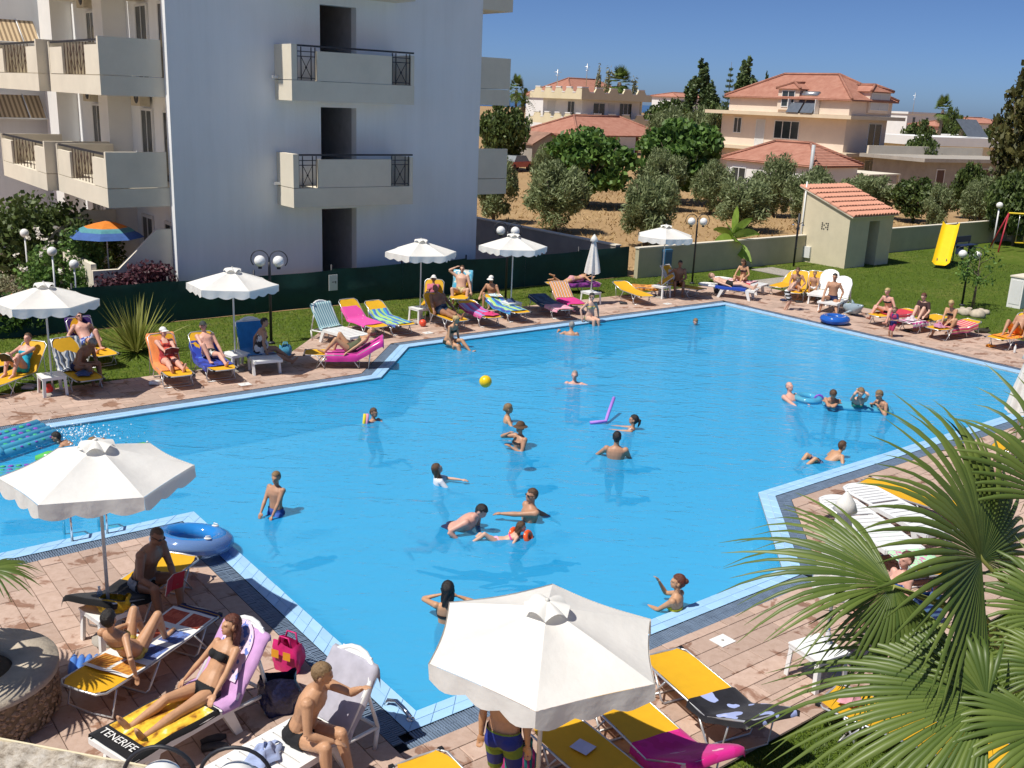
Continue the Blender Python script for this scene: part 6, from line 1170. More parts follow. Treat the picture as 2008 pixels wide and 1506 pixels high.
    if st == 'short': patch('hair', base_ & ((z > .062) | ((y < .015) & (z > -.03)) | ((y < -.04) & (z > -.075))), hm, .009*hs, .006)
    elif st == 'shaved': patch('hair', base_ & ((z > .07) | ((y < -.01) & (z > -.03))), hm, .003)
    elif st == 'bald': patch('hair', base_ & (y < .0) & (z < .04) & (z > -.06), hm, .004, .003)
    elif st in ('long', 'bun', 'pony', 'tied', 'whitecap_long', 'wet'): patch('hair', base_ & ((z > .058) | ((y < .02) & (z > -.05)) | ((y < -.03) & (z > -.10))), hm, .014*hs if st == 'long' else .01*hs, .007)
    elif st in ('cap', 'whitecap', 'hat'): patch('hair', base_ & (y < .0) & (z < .05) & (z > -.07), hm, .008, .005); patch('cap', hd_ & (z > .035), capm, .016)
    HP = lambda v: hc+Hm@(Vector(v)*hs)
    if st == 'bun': mb2 = MB(); mb2.ball(HP((0, -.1, .035)), .042*hs, 10); mb2.build('hair_bun', hm, o)
    if st == 'pony': mb2 = MB(); mb2.tube([HP((0, -.085, .04)), HP((0, -.13, .02)), HP((0, -.135, -.06)), HP((0, -.12, -.14))], [.022*hs, .032*hs, .028*hs, .008*hs], 8); mb2.build('ponytail', hm, o)
    if st == 'tied': mb2 = MB(); mb2.ball(HP((0, -.09, -.02)), (.035*hs,)*3, 10); mb2.build('hair_bun', hm, o)
    if st in ('long', 'wet'):
        mb2 = MB(); L_ = .24 if st == 'long' else .2; vsl = []
        def fl(a, b):
            an = (a-.5)*3.4; r_ = .088+.012*math.sin(b*9+an*7); zz = .03-b*L_; p = HP((math.sin(an)*r_*(1-.1*b), -math.cos(an)*r_*1.06-.012-.02*b, zz)); return p
        mb2.grid(16, 8, fl); mb2.build('long_hair', hm, o)
    if st in ('cap', 'whitecap'):
        mb2 = MB(); mb2.grid(8, 4, lambda a, b: HP((math.sin((a-.5)*2.0)*(.085+.055*b), math.cos((a-.5)*2.0)*(.088+.075*b)-.005, .045-.03*b*b-.02*abs(a-.5)))); mb2.build('visor', capm, o)
    if st == 'hat':
        mb2 = MB(); mb2.grid(24, 3, lambda a, b: HP((math.sin(a*6.2832)*(.088+.06*b), math.cos(a*6.2832)*(.098+.055*b)-.008, .04-.035*b))); mb2.build('brim', capm, o)
    # face
    if shades:
        mb2 = MB()
        for s in (-1, 1): mb2.ball(HP((s*.033, .085, .008)), (.026*hs, .014*hs, .018*hs), 8, Hm); mb2.tube([HP((s*.055, .08, .01)), HP((s*.08, .0, .008))], .004*hs, 4)
        mb2.tube([HP((-.02, .094, .012)), HP((.02, .094, .012))], .004, 4); mb2.build('sunglasses', M_BLK, o)
    else:
        for s in (-1, 1): mb2 = MB(); mb2.ball(HP((s*.031, .083, .004)), (.012*hs, .007*hs, .007*hs), 8, Hm); mb2.build('eye', mat('eye_dark', (.03, .022, .018), .3), o)
    mb2 = MB(); mb2.ball(HP((0, .090, -.062)), (.022*hs, .006*hs, .007*hs), 8, Hm); mb2.build('mouth', mat('lips', (.42, .15, .12), .5), o)
    return o
def lp_(key, s, dz=.105, y=0.):
    """point above the lying surface of a lounger, and the heading towards its foot"""
    L_ = LNG[key]; x, z, _ = prof(L_, s); return L_.X@Vector((x, y, z+dz)), L_.a
def cl(name, c, kind=None, *a):
    if kind is None: return mat('cloth_'+name, c, .9, .15, 12, .1, 150)
    if 'cloth_'+name in MATS: return MATS['cloth_'+name]
    m, nt, b = newmat('cloth_'+name); L = nt.links.new; tc = N(nt, 'TexCoord'); b.inputs['Roughness'].default_value = .85
    if kind == 'spots': t = N(nt, 'TexNoise', i_Scale=a[1], i_Detail=1.5); L(tc.outputs['Object'], t.inputs[0]); src = t.outputs[0]; pos_ = .5
    else: t = N(nt, 'TexWave', i_Scale=a[1], bands_direction=a[2]); L(tc.outputs['Object'], t.inputs[0]); src = t.outputs[1]; pos_ = .5
    rp = ramp(nt, [(0, c), (pos_, a[0])], 'CONSTANT'); L(src, rp.inputs[0]); L(rp.outputs[0], b.inputs['Base Color']); MATS['cloth_'+name] = m; return m
BLKC = cl('black', (.012, .012, .014)); D = R
REC = dict(lf=(-.1, .87, -.06), rf=(.1, .87, -.06), lk=(0, 0, 1), rk=(0, 0, 1), toes=((-.2, .35, 1), (.2, .35, 1)))       # legs out along the lounger
def KN(y=.5, z=-.05): return dict(lf=(-.11, y, z), rf=(.11, y, z), lk=(-.1, 0, 1), rk=(.1, 0, 1), toes=((0, 1, -.1), (0, 1, -.1)))  # knees up
SIT = dict(lf=(-.13, .46, -.36), rf=(.13, .46, -.36), lk=(-.2, 1, .6), rk=(.2, 1, .6), toes=((-.1, 1, 0), (.1, 1, 0)))
# ---- on loungers, north side
p, a = lp_('L1', 1.16); person('woman in a turquoise swimsuit reading on the leftmost lounger', p, a, sex='f', h=1.66, g=1.1, skin='pink', hair=('short', 'brown'), wear=[('strapless', cl('turq', (.02, .42, .6)))], lean=38, bend=12, lh=(-.12, .36, .3), rh=(.12, .36, .3), **KN(.42), shades=False)
p, a = lp_('L3', 1.14); person('young man in blue shorts and dark glasses on the purple towel', p, a, h=1.76, skin='pink', hair=('short', 'auburn'), wear=[('shorts', cl('bluewhite', (.03, .07, .35), 'spots', (.5, .55, .7), 7.))], lean=48, bend=14, lh=(-.32, -.05, .05), rh=(.3, -.05, .05), lf=(-.12, .48, -.06), rf=(.13, .78, -.07), lk=(0, 0, 1), rk=(.1, 0, 1), shades=True)
p, a = lp_('L2', .95, .1, .05); person('deeply tanned man sitting hunched sideways under the leftmost parasol', p, R(-15), h=1.76, g=1.05, skin='brown', hair=('short', 'grey'), wear=[('briefs', cl('navy', (.012, .018, .07)))], lean=-22, bend=22, head=(0, -25), lh=(-.1, .4, .12), rh=(.1, .4, .1), **SIT)
p, a = lp_('L5', 1.14); person('woman in white cap and red swimsuit reading a book', p, a, sex='f', h=1.66, g=1.18, skin='pink', hair=('whitecap', 'fair'), wear=[('swimsuit', cl('redfl', (.3, .02, .03), 'spots', (.65, .1, .05), 9.))], lean=40, bend=14, head=(25, -6), lh=(-.12, .28, .26), rh=(.12, .28, .26), lf=(-.13, .86, -.06), rf=(.13, .86, -.06), lk=(0, 0, 1), rk=(0, 0, 1), toes=((-.2, .3, 1), (.2, .3, 1)))
p, a = lp_('L6', 1.14); person('man in a dark cap and black and white trunks reclining', p, a, h=1.78, skin='pink', hair=('cap', 'brown'), wear=[('trunks', cl('bwtr', (.03, .03, .03), 'spots', (.7, .7, .66), 10.))], lean=42, bend=10, head=(-15, 0), lh=(-.3, .1, -.06), rh=(.12, .26, .05), lf=(-.1, .84, -.06), rf=(.14, .5, -.06), lk=(-.1, 0, 1), rk=(.3, 0, 1))
p, a = lp_('L7', .72, .1); person('woman in black and white strapless swimsuit sitting with her back to view', p, R(30), sex='f', h=1.66, g=1.2, skin='tan', hair=('short', 'black'), wear=[('strapless', cl('bwsuit', (.02, .02, .025), 'spots', (.62, .62, .62), 9.))], lean=-8, bend=6, head=(-20, 0), lh=(-.36, -.05, .0), rh=(.24, .1, -.02), lf=(-.1, .75, -.3), rf=(.12, .8, -.36), lk=(0, .3, 1), rk=(0, .3, 1))
p, a = lp_('L8', 1.1); person('woman in an olive swimsuit sunbathing with knees bent on the magenta towel', p, a, sex='f', h=1.70, skin='gold', hair=('short', 'fair'), wear=[('strapless', cl('olive', (.09, .10, .055)))], lean=56, head=(-20, 10), lh=(-.3, .1, -.06), rh=(.3, .1, -.06), lf=(-.12, .62, -.06), rf=(.13, .4, -.06), lk=(-.1, 0, 1), rk=(.1, 0, 1), shades=False)
p, a = lp_('L12', 1.1); person('woman in a white sun hat and pink wrap in the parasol shade', p, a, sex='f', h=1.62, skin='brown', hair=('whitecap', 'brown'), wear=[('shirt', cl('pinkt', (.5, .14, .2))), ('bikini_bottom', BLKC)], lean=25, lh=(-.1, .3, .1), rh=(.1, .3, .1), **KN(.5, -.1))
p, a = lp_('L16', .95); person('man in patterned trunks lounging with one arm behind his head', p, a, h=1.78, g=1.1, skin='light', hair=('short', 'brown'), wear=[('trunks', cl('yelpat', (.42, .34, .14), 'spots', (.6, .52, .3), 12.))], lean=20, lh=(-.34, .1, -.05), rh=(.2, -.12, .72), re=(1, 0, .6), lf=(-.22, .5, -.3), rf=(.2, .5, -.3), lk=(-.5, 1, .5), rk=(.5, 1, .5))
p, a = lp_('L13', 1.1); person('heavy man lying in the shade of the third parasol', p, a, h=1.8, g=1.22, skin='brown', hair=('bald', 'grey'), wear=[('trunks', cl('darkbl', (.012, .03, .07)))], lean=40, head=(-40, 0), lh=(-.34, .12, .0), rh=(.34, .12, .0), **REC)
q = P(965, 586, .25); person('person in a white cap sitting low behind the lime towel lounger', q, R(-115), h=1.7, skin='tan', hair=('whitecap', 'brown'), wear=[('trunks', BLKC)], lean=-5, bend=10, lh=(-.28, .35, .1), rh=(.28, .35, .1), **KN(.42, -.2), shades=True)
p, a = lp_('L17', .95, .13); person('woman sunbathing face down with feet crossed by the fence', p, a+math.pi, sex='f', h=1.66, skin='gold', hair=('tied', 'fair'), wear=[('bikini_bottom', cl('pinkb', (.6, .3, .33))), ('bikini_top', cl('pinkb', (.6, .3, .33)))], lean=-82, bend=-14, head=(30, 20), lh=(-.2, .75, .05), rh=(.2, .75, .08), lf=(-.06, -.75, .1), rf=(.08, -.82, -.02), lk=(0, 0, -1), rk=(0, 0, -1), toes=((0, -1, .2), (0, -1, -.2)))
# pool edge sitters
e = W(14.3+.35*0, 22.36+.02, .10); q = P(880, 668, .12); person('blond woman in a dark bikini sitting on the pool edge', q, R(-35), sex='f', h=1.66, skin='gold', hair=('bun', 'blond'), wear=[('bikini_top', cl('darkgr', (.03, .04, .025))), ('bikini_bottom', cl('darkgr', (.03, .04, .025)))], lean=-12, bend=14, head=(10, -12), lh=(-.12, .3, -.04), rh=(.18, .28, -.06), lf=(-.1, .72, -.22), rf=(.12, .66, -.42), lk=(0, .5, 1), rk=(0, .5, 1))
q = P(1156, 622, .12); person('woman in a yellow striped bikini sitting on the far pool edge', q, R(-62), sex='f', h=1.68, g=1.06, skin='light', hair=('tied', 'black'), wear=[('bikini_top', cl('yelst', (.62, .45, .03), 'wave', (.45, .45, .42), 7., 'Z')), ('bikini_bottom', cl('yelst', (.62, .45, .03), 'wave', (.45, .45, .42), 7., 'Z'))], lean=-6, lh=(-.34, .0, .0), rh=(.32, .06, .02), lf=(-.09, .46, -.44), rf=(.09, .46, -.44), lk=(0, 1, .6), rk=(0, 1, .6), shades=True)
# far corner
p, a = lp_('L22', 1.0, .1); person('man sitting in the shade of the fifth parasol with folded hands', p, R(-95), h=1.78, skin='brown', hair=('short', 'black'), wear=[('trunks', BLKC)], lean=-10, bend=6, lh=(-.08, .34, .12), rh=(.34, .25, .15), **SIT)
p, a = lp_('L23', 1.0); person('pale man lying flat in black trunks at the far pool corner', p, a, h=1.78, skin='light', hair=('short', 'fair'), wear=[('trunks', BLKC)], lean=80, head=(0, 0), lh=(-.22, .12, .02), rh=(.26, .1, -.04), **REC)
p, a = lp_('L23b', .85); person('dark haired woman in a bikini sitting up beside the lying man', p, R(-120), sex='f', h=1.66, skin='gold', hair=('long', 'brown'), wear=[('bikini_top', cl('brownb', (.06, .035, .04))), ('bikini_bottom', cl('brownb', (.06, .035, .04)))], lean=-6, bend=10, head=(-15, -15), lh=(-.2, .4, .12), rh=(.2, .45, .1), lf=(-.1, .7, -.08), rf=(.2, .45, -.3), lk=(0, 0, 1), rk=(.3, .5, 1))
q = P(1545, 572, .62); person('boy in black and white striped shorts standing and leaning over', q, R(-25), h=1.32, skin='light', hair=('short', 'fair'), wear=[('shorts', cl('bwst', (.02, .02, .02), 'wave', (.72, .72, .7), 2.6, 'Z'))], lean=-28, bend=12, lh=(-.15, .35, .12), rh=(.2, .35, .15), lf=(-.1, .02, -.82), rf=(.12, -.05, -.82))
p, a = lp_('K2', .75); person('tanned youth in orange shorts sitting on the end of a yellow lounger', p, a, h=1.62, skin='tan', hair=('short', 'brown'), wear=[('trunks', cl('orsh', (.6, .2, .02)))], lean=-14, bend=8, lh=(-.25, .38, .1), rh=(.15, .42, .05), **SIT)
p, a = lp_('K3', .6); person('small boy in white shorts sitting beside the youth', p, a, h=1.3, skin='tan', hair=('short', 'fair'), wear=[('shorts', cl('whsh', (.72, .72, .72)))], lean=-8, lh=(-.15, .36, .05), rh=(.15, .36, .05), lf=(-.13, .46, -.42), rf=(.13, .46, -.42), lk=(-.2, 1, .6), rk=(.2, 1, .6))
p, a = lp_('L26', .55, .1); person('dark haired man sitting on the white slatted lounger with legs stretched', p, a, h=1.8, skin='tan', hair=('short', 'black'), wear=[('trunks', cl('navy', (.012, .018, .07)))], lean=-4, lh=(-.28, .1, .0), rh=(.22, .32, .02), lf=(-.4, .75, -.4), rf=(.22, .5, -.38), lk=(-.3, .6, 1), rk=(.2, 1, .6))
p, a = lp_('L28', .72, .1); person('blond woman leaning forward behind a small child', p, R(215), sex='f', h=1.68, g=1.1, skin='pink', hair=('bun', 'blond'), wear=[('bikini_top', BLKC), ('bikini_bottom', BLKC)], lean=-12, bend=12, lh=(-.42, .2, -.02), rh=(.2, .4, .15), lf=(-.32, .5, -.3), rf=(.3, .55, -.25), lk=(-.5, .6, 1), rk=(.5, .6, 1))
q = P(1752, 634, .42); person('small child wrapped in a dark blue and red towel', q, R(205), h=1.02, skin='tan', hair=('short', 'brown'), wear=[('shirt', cl('wrap', (.03, .02, .12), 'spots', (.45, .03, .1), 4.)), ('shorts', cl('wrap', (.03, .02, .12), 'spots', (.45, .03, .1), 4.))], lh=(-.12, .2, .2), rh=(.12, .2, .2))
p, a = lp_('L29', .95, .1); person('dark haired woman in a brown top sitting on the middle lounger', p, R(215), sex='f', h=1.66, g=1.12, skin='light', hair=('tied', 'auburn'), wear=[('shirt', cl('browntop', (.045, .02, .02))), ('bikini_bottom', BLKC)], lean=-6, bend=10, head=(0, -8), lh=(-.3, .4, .1), rh=(.15, .4, .02), **KN(.46, -.05))
p, a = lp_('L30', .85, .1); person('short haired blond woman in a dark bikini with one foot on the paving', p, R(225), sex='f', h=1.7, skin='gold', hair=('short', 'blond'), wear=[('bikini_top', BLKC), ('bikini_bottom', BLKC)], lean=-10, bend=12, head=(0, -20), lh=(-.05, .42, .05), rh=(.12, .42, .0), lf=(-.1, .35, -.2), rf=(.36, .42, -.38), lk=(-.6, .6, 1), rk=(.4, 1, .6))
p, a = lp_('L31', 1.15); person('person with orange shorts cut by the right edge', p, a, h=1.75, skin='tan', hair=('short', 'brown'), wear=[('shorts', cl('orfl2', (.7, .14, .01), 'spots', (.8, .35, .03), 9.))], lean=35, **KN(.5, -.05))
# ---- in the water (anchored by the head)
WZ = WATER_Z
def swim(label, px, py, zh, yaw, **kw):
    kw.setdefault('lf', (-.12, .12, -.8)); kw.setdefault('rf', (.12, -.05, -.8)); return person(label, P(px, py, WZ+zh), R(yaw), 'head', **kw)
swim('lone swimmer whose head shows near the far corner', 1364, 631, .10, 265, sex='f', h=1.6, skin='pink', hair=('tied', 'fair'), lean=-55, bend=-10, head=(0, 15))
swim('grey haired man in the water touching the far pool edge', 1121, 638, .26, 75, h=1.78, skin='tan', hair=('short', 'grey'), lean=-20, head=(25, 0), lh=(-.42, .35, .42), rh=(.2, .3, .1))
swim('bald man wading with one arm stretched to the right', 1127, 735, .22, 262, h=1.76, skin='pink', hair=('shaved', 'grey'), wear=[('shorts', cl('paleb', (.35, .4, .6)))], lh=(-.72, .1, .38), rh=(.4, .3, .3))
swim('boy with pool noodles pointing to the right', 733, 809, .18, 320, h=1.4, skin='tan', hair=('short', 'brown'), wear=[('shorts', cl('navy', (.012, .018, .07)))], lh=(.05, .75, .42), rh=(.3, .3, .25), head=(15, 0))
swim('woman with hair in a bun looking right across the pool', 997, 801, .30, 8, sex='f', h=1.66, skin='gold', hair=('tied', 'fair'), wear=[('strapless', cl('navy', (.012, .018, .07)))], lh=(-.35, .3, .25), rh=(.3, .35, .3))
swim('woman in a brown hat and black bikini lifting her hand to her face', 1020, 837, .42, 215, sex='f', h=1.68, g=1.16, skin='tan', hair=('hat', 'brown'), wear=[('bikini_top', BLKC), ('bikini_bottom', BLKC)], head=(10, 0), lh=(-.05, .25, .32), rh=(.12, .2, .56), re=(1, .2, -.6), shades=True)
swim('woman reaching left for a purple pool noodle', 1243, 823, .22, 165, sex='f', h=1.66, skin='tan', hair=('pony', 'black'), wear=[('swimsuit', cl('greysu', (.1, .1, .13), 'spots', (.5, .5, .55), 7.))], lean=15, lh=(-.15, .75, .42), rh=(.1, .75, .42), lf=(-.12, .5, -.5), rf=(.12, .45, -.55))
swim('dark haired man seen from behind in the middle of the pool', 1210, 857, .42, 80, h=1.82, skin='tan', hair=('short', 'black'), wear=[('shorts', cl('darksh', (.02, .03, .06)))], lh=(-.5, .25, .1), rh=(.35, .3, .0), le=(-1, -.3, -.2))
swim('girl in a white top looking up in the water', 857, 919, .28, 20, sex='f', h=1.5, skin='light', hair=('wet', 'brown'), wear=[('shirt', cl('whtop', (.7, .72, .76)))], head=(5, 28), lh=(.2, .6, .45), rh=(.25, .4, .2))
swim('thin boy in blue shorts standing waist deep', 541, 936, .62, 240, h=1.42, skin='tan', hair=('short', 'fair'), wear=[('shorts', cl('blsh', (.03, .07, .3), 'spots', (.06, .15, .5), 6.))], head=(20, -5), lh=(-.14, .26, -.02), rh=(.1, .3, .05), lean=4)
swim('man with short hair pushing forward through the water', 944, 1002, .38, -28, h=1.8, g=1.08, skin='pink', hair=('short', 'black'), wear=[('trunks', cl('navy', (.012, .018, .07)))], lean=-52, head=(5, -10), lh=(-.1, .45, .02), rh=(.3, .35, .0), lf=(-.1, -.6, -.4), rf=(.15, -.7, -.45))
swim('man in sunglasses swinging one arm out to the left', 1043, 971, .42, 190, h=1.8, g=1.06, skin='tan', hair=('short', 'brown'), wear=[('shorts', cl('darksh', (.02, .03, .06)))], lean=6, tw=15, lh=(.05, .72, .38), rh=(.12, -.55, .15), re=(.5, 0, -1), shades=True)
swim('little girl in a pink bikini with orange arm floats swimming', 1022, 1033, .18, 10, sex='f', h=1.12, skin='light', hair=('wet', 'brown'), wear=[('bikini_top', cl('hotp', (.75, .04, .3))), ('bikini_bottom', cl('palep', (.7, .4, .55)))], lean=-72, bend=-10, head=(0, 35), lh=(-.35, .5, -.05), rh=(.32, .5, -.05), lf=(-.12, -.75, -.12), rf=(.1, -.7, .02))
swim('long haired woman behind the front parasol with elbows raised', 878, 1155, .46, 95, sex='f', h=1.66, skin='gold', hair=('long', 'black'), wear=[('bikini_top', BLKC)], lh=(-.1, .2, .52), rh=(.14, .2, .5), le=(-1, .1, -.3), re=(1, .1, -.3))
swim('woman in a yellow bikini at the near pool edge raising one hand', 1330, 1141, .44, 150, sex='f', h=1.68, skin='gold', hair=('bun', 'auburn'), wear=[('bikini_top', cl('yel', (.75, .55, .02))), ('bikini_bottom', cl('yel', (.75, .55, .02)))], head=(20, 8), lh=(-.02, .42, .22), rh=(.12, .32, .56), re=(.6, .3, -1), vox=.011)
swim('bald man resting in a clear blue swim ring', 1548, 758, .30, 300, h=1.76, g=1.1, skin='pink', hair=('bald', 'grey'), lean=22, lh=(-.1, .5, .32), rh=(.25, .45, .3), lf=(-.12, .45, -.7), rf=(.12, .45, -.7))
swim('woman resting her chin on folded arms on the float', 1634, 773, .40, 250, sex='f', h=1.66, skin='tan', hair=('tied', 'brown'), wear=[('bikini_top', cl('hotp', (.75, .04, .3)))], lean=-40, head=(15, -15), lh=(.12, .38, .30), rh=(-.12, .38, .30), le=(-1, .2, 0), re=(1, .2, 0))
swim('woman propping her head on both hands on the float', 1688, 769, .48, 265, sex='f', h=1.66, skin='light', hair=('tied', 'fair'), wear=[('bikini_top', cl('greenb', (.02, .2, .15)))], lean=-30, head=(0, 0), lh=(-.04, .22, .64), rh=(.04, .22, .64), le=(-.6, .3, -1), re=(.6, .3, -1))
swim('woman at the right end of the float looking left', 1724, 774, .42, 200, sex='f', h=1.66, skin='tan', hair=('short', 'fair'), wear=[('bikini_top', cl('navy', (.012, .018, .07)))], lean=-35, lh=(-.1, .4, .3), rh=(.2, .4, .3))
swim('boy in patterned trunks swimming beside the inner pool corner', 1652, 874, .26, 20, h=1.45, skin='gold', hair=('short', 'brown'), wear=[('shorts', cl('bwgr', (.04, .05, .12), 'spots', (.35, .38, .5), 8.))], lean=-60, bend=-8, head=(0, 25), lh=(-.25, .55, .0), rh=(.3, .5, -.05), lf=(-.12, -.65, -.05), rf=(.14, -.7, .02))
swim('dark haired boy pushing a see-through air mattress', 110, 857, .14, 190, h=1.45, skin='tan', hair=('short', 'black'), lean=-70, bend=-6, head=(0, 20), lh=(-.12, .85, .1), rh=(.14, .85, .08), lf=(-.12, -.7, .0), rf=(.14, -.7, -.05))
swim('swimmer mostly hidden behind the left front parasol', 182, 868, .10, 200, h=1.6, skin='tan', hair=('short', 'fair'), lean=-60, head=(0, 10))
# ---- near left corner
NV = .0085
p, a = lp_('W3', 1.0, .1, -.1); person('shaven headed man in sunglasses holding a red book in the parasol shade', p, R(-22), h=1.8, g=1.08, skin='brown', hair=('shaved', 'brown'), wear=[('trunks', cl('bwpat', (.015, .015, .017), 'spots', (.3, .3, .32), 8.))], lean=-14, bend=14, head=(-5, -8), lh=(-.02, .46, .14), rh=(.2, .42, .06), lf=(-.12, .45, -.36), rf=(.2, .42, -.36), lk=(-.3, 1, .6), rk=(.4, 1, .6), shades=True, vox=NV, toes=((-.1, 1, 0), (.2, 1, 0)))
p, a = lp_('W2', 1.2, .1); person('woman in a yellow bikini leaning back on her elbow, seen from behind', p, a+.12, sex='f', h=1.66, skin='gold', hair=('short', 'black'), wear=[('bikini_top', cl('yel2', (.62, .5, .12), 'spots', (.5, .35, .05), 12.)), ('bikini_bottom', cl('yel2', (.62, .5, .12), 'spots', (.5, .35, .05), 12.))], lean=52, bend=24, head=(10, -8), lh=(-.12, .2, .2), rh=(.34, -.42, -.04), re=(.6, -.6, -.5), lf=(-.12, .42, -.08), rf=(.14, .46, -.08), lk=(-.1, 0, 1), rk=(.15, 0, 1), vox=NV)
p, a = lp_('W1', 1.14, .1); person('young woman in a black bikini reclining on the lilac cover', p, a, sex='f', h=1.70, g=.96, skin='gold', hair=('long', 'auburn'), wear=[('bikini_top', BLKC), ('bikini_bottom', BLKC)], lean=40, bend=6, head=(-22, -4), lh=(-.38, .28, .08), rh=(.36, .06, -.06), lf=(-.12, .87, -.07), rf=(.13, .85, -.07), lk=(0, 0, 1), rk=(0, 0, 1), toes=((-.2, .35, 1), (.25, .35, 1)), vox=NV)
p, a = lp_('W4', .95, .1, .0); person('fair haired man in black trunks resting an arm on the lounger back', p, R(-20), h=1.82, g=1.06, skin='gold', hair=('short', 'fair'), wear=[('trunks', BLKC)], lean=-16, bend=10, tw=8, head=(18, 4), lh=(-.12, .58, .52), rh=(.12, .42, .06), le=(-.4, -.2, -.6), lf=(-.02, .52, -.36), rf=(.26, .45, -.37), lk=(.1, 1, .7), rk=(.3, 1, .6), vox=NV, toes=((0, 1, 0), (.1, 1, 0)))
q = P(988, 1440, .95); person('person in blue and lime swim shorts standing under the front parasol', q, R(70), h=1.7, skin='gold', hair=('short', 'brown'), wear=[('shorts', cl('bluelime', (.015, .03, .22), 'wave', (.12, .2, .03), 1.2, 'Z'))], vox=.011, lf=(-.12, .02, -.87), rf=(.12, .0, -.87))
q = P(1745, 1190, .42); person('sunburnt person on a lounger half hidden by the palm leaves', q, R(200), sex='f', h=1.66, skin='pink', hair=('short', 'brown'), wear=[('strapless', cl('bluest', (.03, .08, .3), 'spots', (.5, .55, .7), 7.))], lean=15, **KN(.5, -.15))
# ================================================================== small things
def vinyl(name, c, alpha=.7):
    m, nt, b = newmat(name); L = nt.links.new; b.inputs['Base Color'].default_value = (*c, 1); b.inputs['Roughness'].default_value = .12; b.inputs['Coat Weight'].default_value = .6
    tr = N(nt, 'BsdfTransparent'); tr.inputs[0].default_value = (*[min(1, .45+x*.6) for x in c], 1); ms = N(nt, 'MixShader', i_0=alpha); L(tr.outputs[0], ms.inputs[1]); L(b.outputs[0], ms.inputs[2]); L(ms.outputs[0], nt.nodes['Material Output'].inputs[0]); return m
V_BLUE = vinyl('blue_vinyl', (.03, .28, .75), .8); V_CLEAR = vinyl('clear_vinyl', (.35, .5, .7), .35); V_AQUA = vinyl('aqua_vinyl', (.12, .55, .78), .6); V_DEEP = vinyl('deep_blue_vinyl', (.02, .12, .5), .9)
def torus(mb, R_, r_, n=40, k=14, z=0., wr=.0):
    def fn(a, b): t, p = a*6.28319, b*6.28319; rr = r_*(1+wr*math.sin(t*16)*.5); return ((R_+rr*math.cos(p))*math.cos(t), (R_+rr*math.cos(p))*math.sin(t), z+rr*math.sin(p)*.9)
    return mb.grid(n, k, fn)
o = thing('swim_ring', 'big transparent blue swim ring lying at the pool corner', 'swim ring', P(378, 1082)+Vector((0, 0, .2))); o.rotation_euler = (R(-8), R(7), .3); torus(MB(), .42, .14, wr=.04).build('tube', V_BLUE, o); torus(MB(), .445, .145, z=-.012).build('clear_underside', V_CLEAR, o)
for a_ in (-1.1, .75):
    c = Vector((math.cos(a_)*.44, math.sin(a_)*.44, .128)); h_ = MB(); h_.lathe([(.055, 0), (.05, .008)], 14, c); h_ = h_.build('handle_plate', M_PLA, o); t = Vector((-math.sin(a_), math.cos(a_), 0))*.035; mb = MB(); mb.tube([c-t, c-t+Vector((0, 0, .035)), c+t+Vector((0, 0, .035)), c+t], .007, 6); mb.build('handle', M_PLA, h_)
o = thing('swim_ring', 'deep blue swim ring on the right pool edge before the dolphin', 'swim ring', P(1636, 634)+Vector((0, 0, .14)), .2); torus(MB(), .33, .14, wr=.06).build('tube', V_DEEP, o); mb = MB(); mb.lathe([(.02, .13), (.02, .16)], 8, (.33, 0, 0)); mb.build('valve', M_PLA, o)
# dolphin
o = thing('inflatable_dolphin', 'grey inflatable dolphin standing behind the deep blue ring', 'inflatable', P(1672, 618), R(-75)); MG = mat('grey_vinyl', (.28, .36, .42), .25, .1, 4)
mb = MB(); mb.tube([(.5, 0, .42), (.38, 0, .36), (.2, 0, .26), (-.1, 0, .2), (-.45, 0, .2), (-.7, 0, .28)], [.03, .09, .17, .19, .12, .03], 14); mb.build('body', MG, o); mb = MB(); mb.ball((-.78, 0, .3), (.1, .24, .03), 10); mb.build('tail', MG, o); mb = MB(); mb.tube([(-.05, 0, .36), (-.16, 0, .5)], [.07, .01], 8); mb.build('dorsal_fin', MG, o)
for s in (-1, 1): mb = MB(); mb.tube([(.12, s*.12, .18), (.0, s*.34, .08)], [.06, .015], 8); mb.build('flipper', MG, o); mb = MB(); mb.ball((.36, s*.08, .4), .018, 8); mb.build('eye', M_BLK, o)
# air mattresses
def mattress(label, loc, rz, rx, ln, wd, m, dots=True, ry=0.):
    o = thing('air_mattress', label, 'air mattress', loc, rz); o.rotation_euler = (rx, ry, rz); mb = MB(); n_ = 5
    for i in range(n_): y = -wd/2+wd*(i+.5)/n_; mb.tube([(-ln/2, y, 0), (-ln/2+.05, y, 0), (ln/2-.05, y, 0), (ln/2, y, 0)], [(.02, .02), (wd/n_*.54, .05), (wd/n_*.54, .05), (.02, .02)], 10)
    mb.build('tubes', m, o); pm = MB(); pm.ball((-ln/2+.16, 0, .05), (.15, wd*.46, .06), 14); pm.build('pillow', m, o)
    if dots:
        for i in range(6):
            for j in range(4): d_ = MB(); d_.ball((-ln/2+.42+i*(ln-.55)/6, -wd/2+wd*(j+.5)/4, .05), (.05, .05, .012), 8); d_.build('dot', mat(('dot_green', 'dot_purple')[i % 2], ((.05, .45, .2), (.22, .08, .5))[i % 2], .3), o)
mattress('see-through aqua air mattress with coloured dots at the left edge', P(36, 874, 0)+Vector((0, 0, .12)), R(65), R(14), 1.5, .75, V_AQUA)
mattress('second dotted air mattress floating lower at the left edge', P(0, 936, -.05)+Vector((0, 0, .05)), R(20), 0, 1.3, .7, V_AQUA)
mattress('clear aqua float carrying three women at the right', P(1680, 801, WATER_Z)+Vector((0, 0, .04)), R(-10), 0, 1.55, .5, V_AQUA, False)
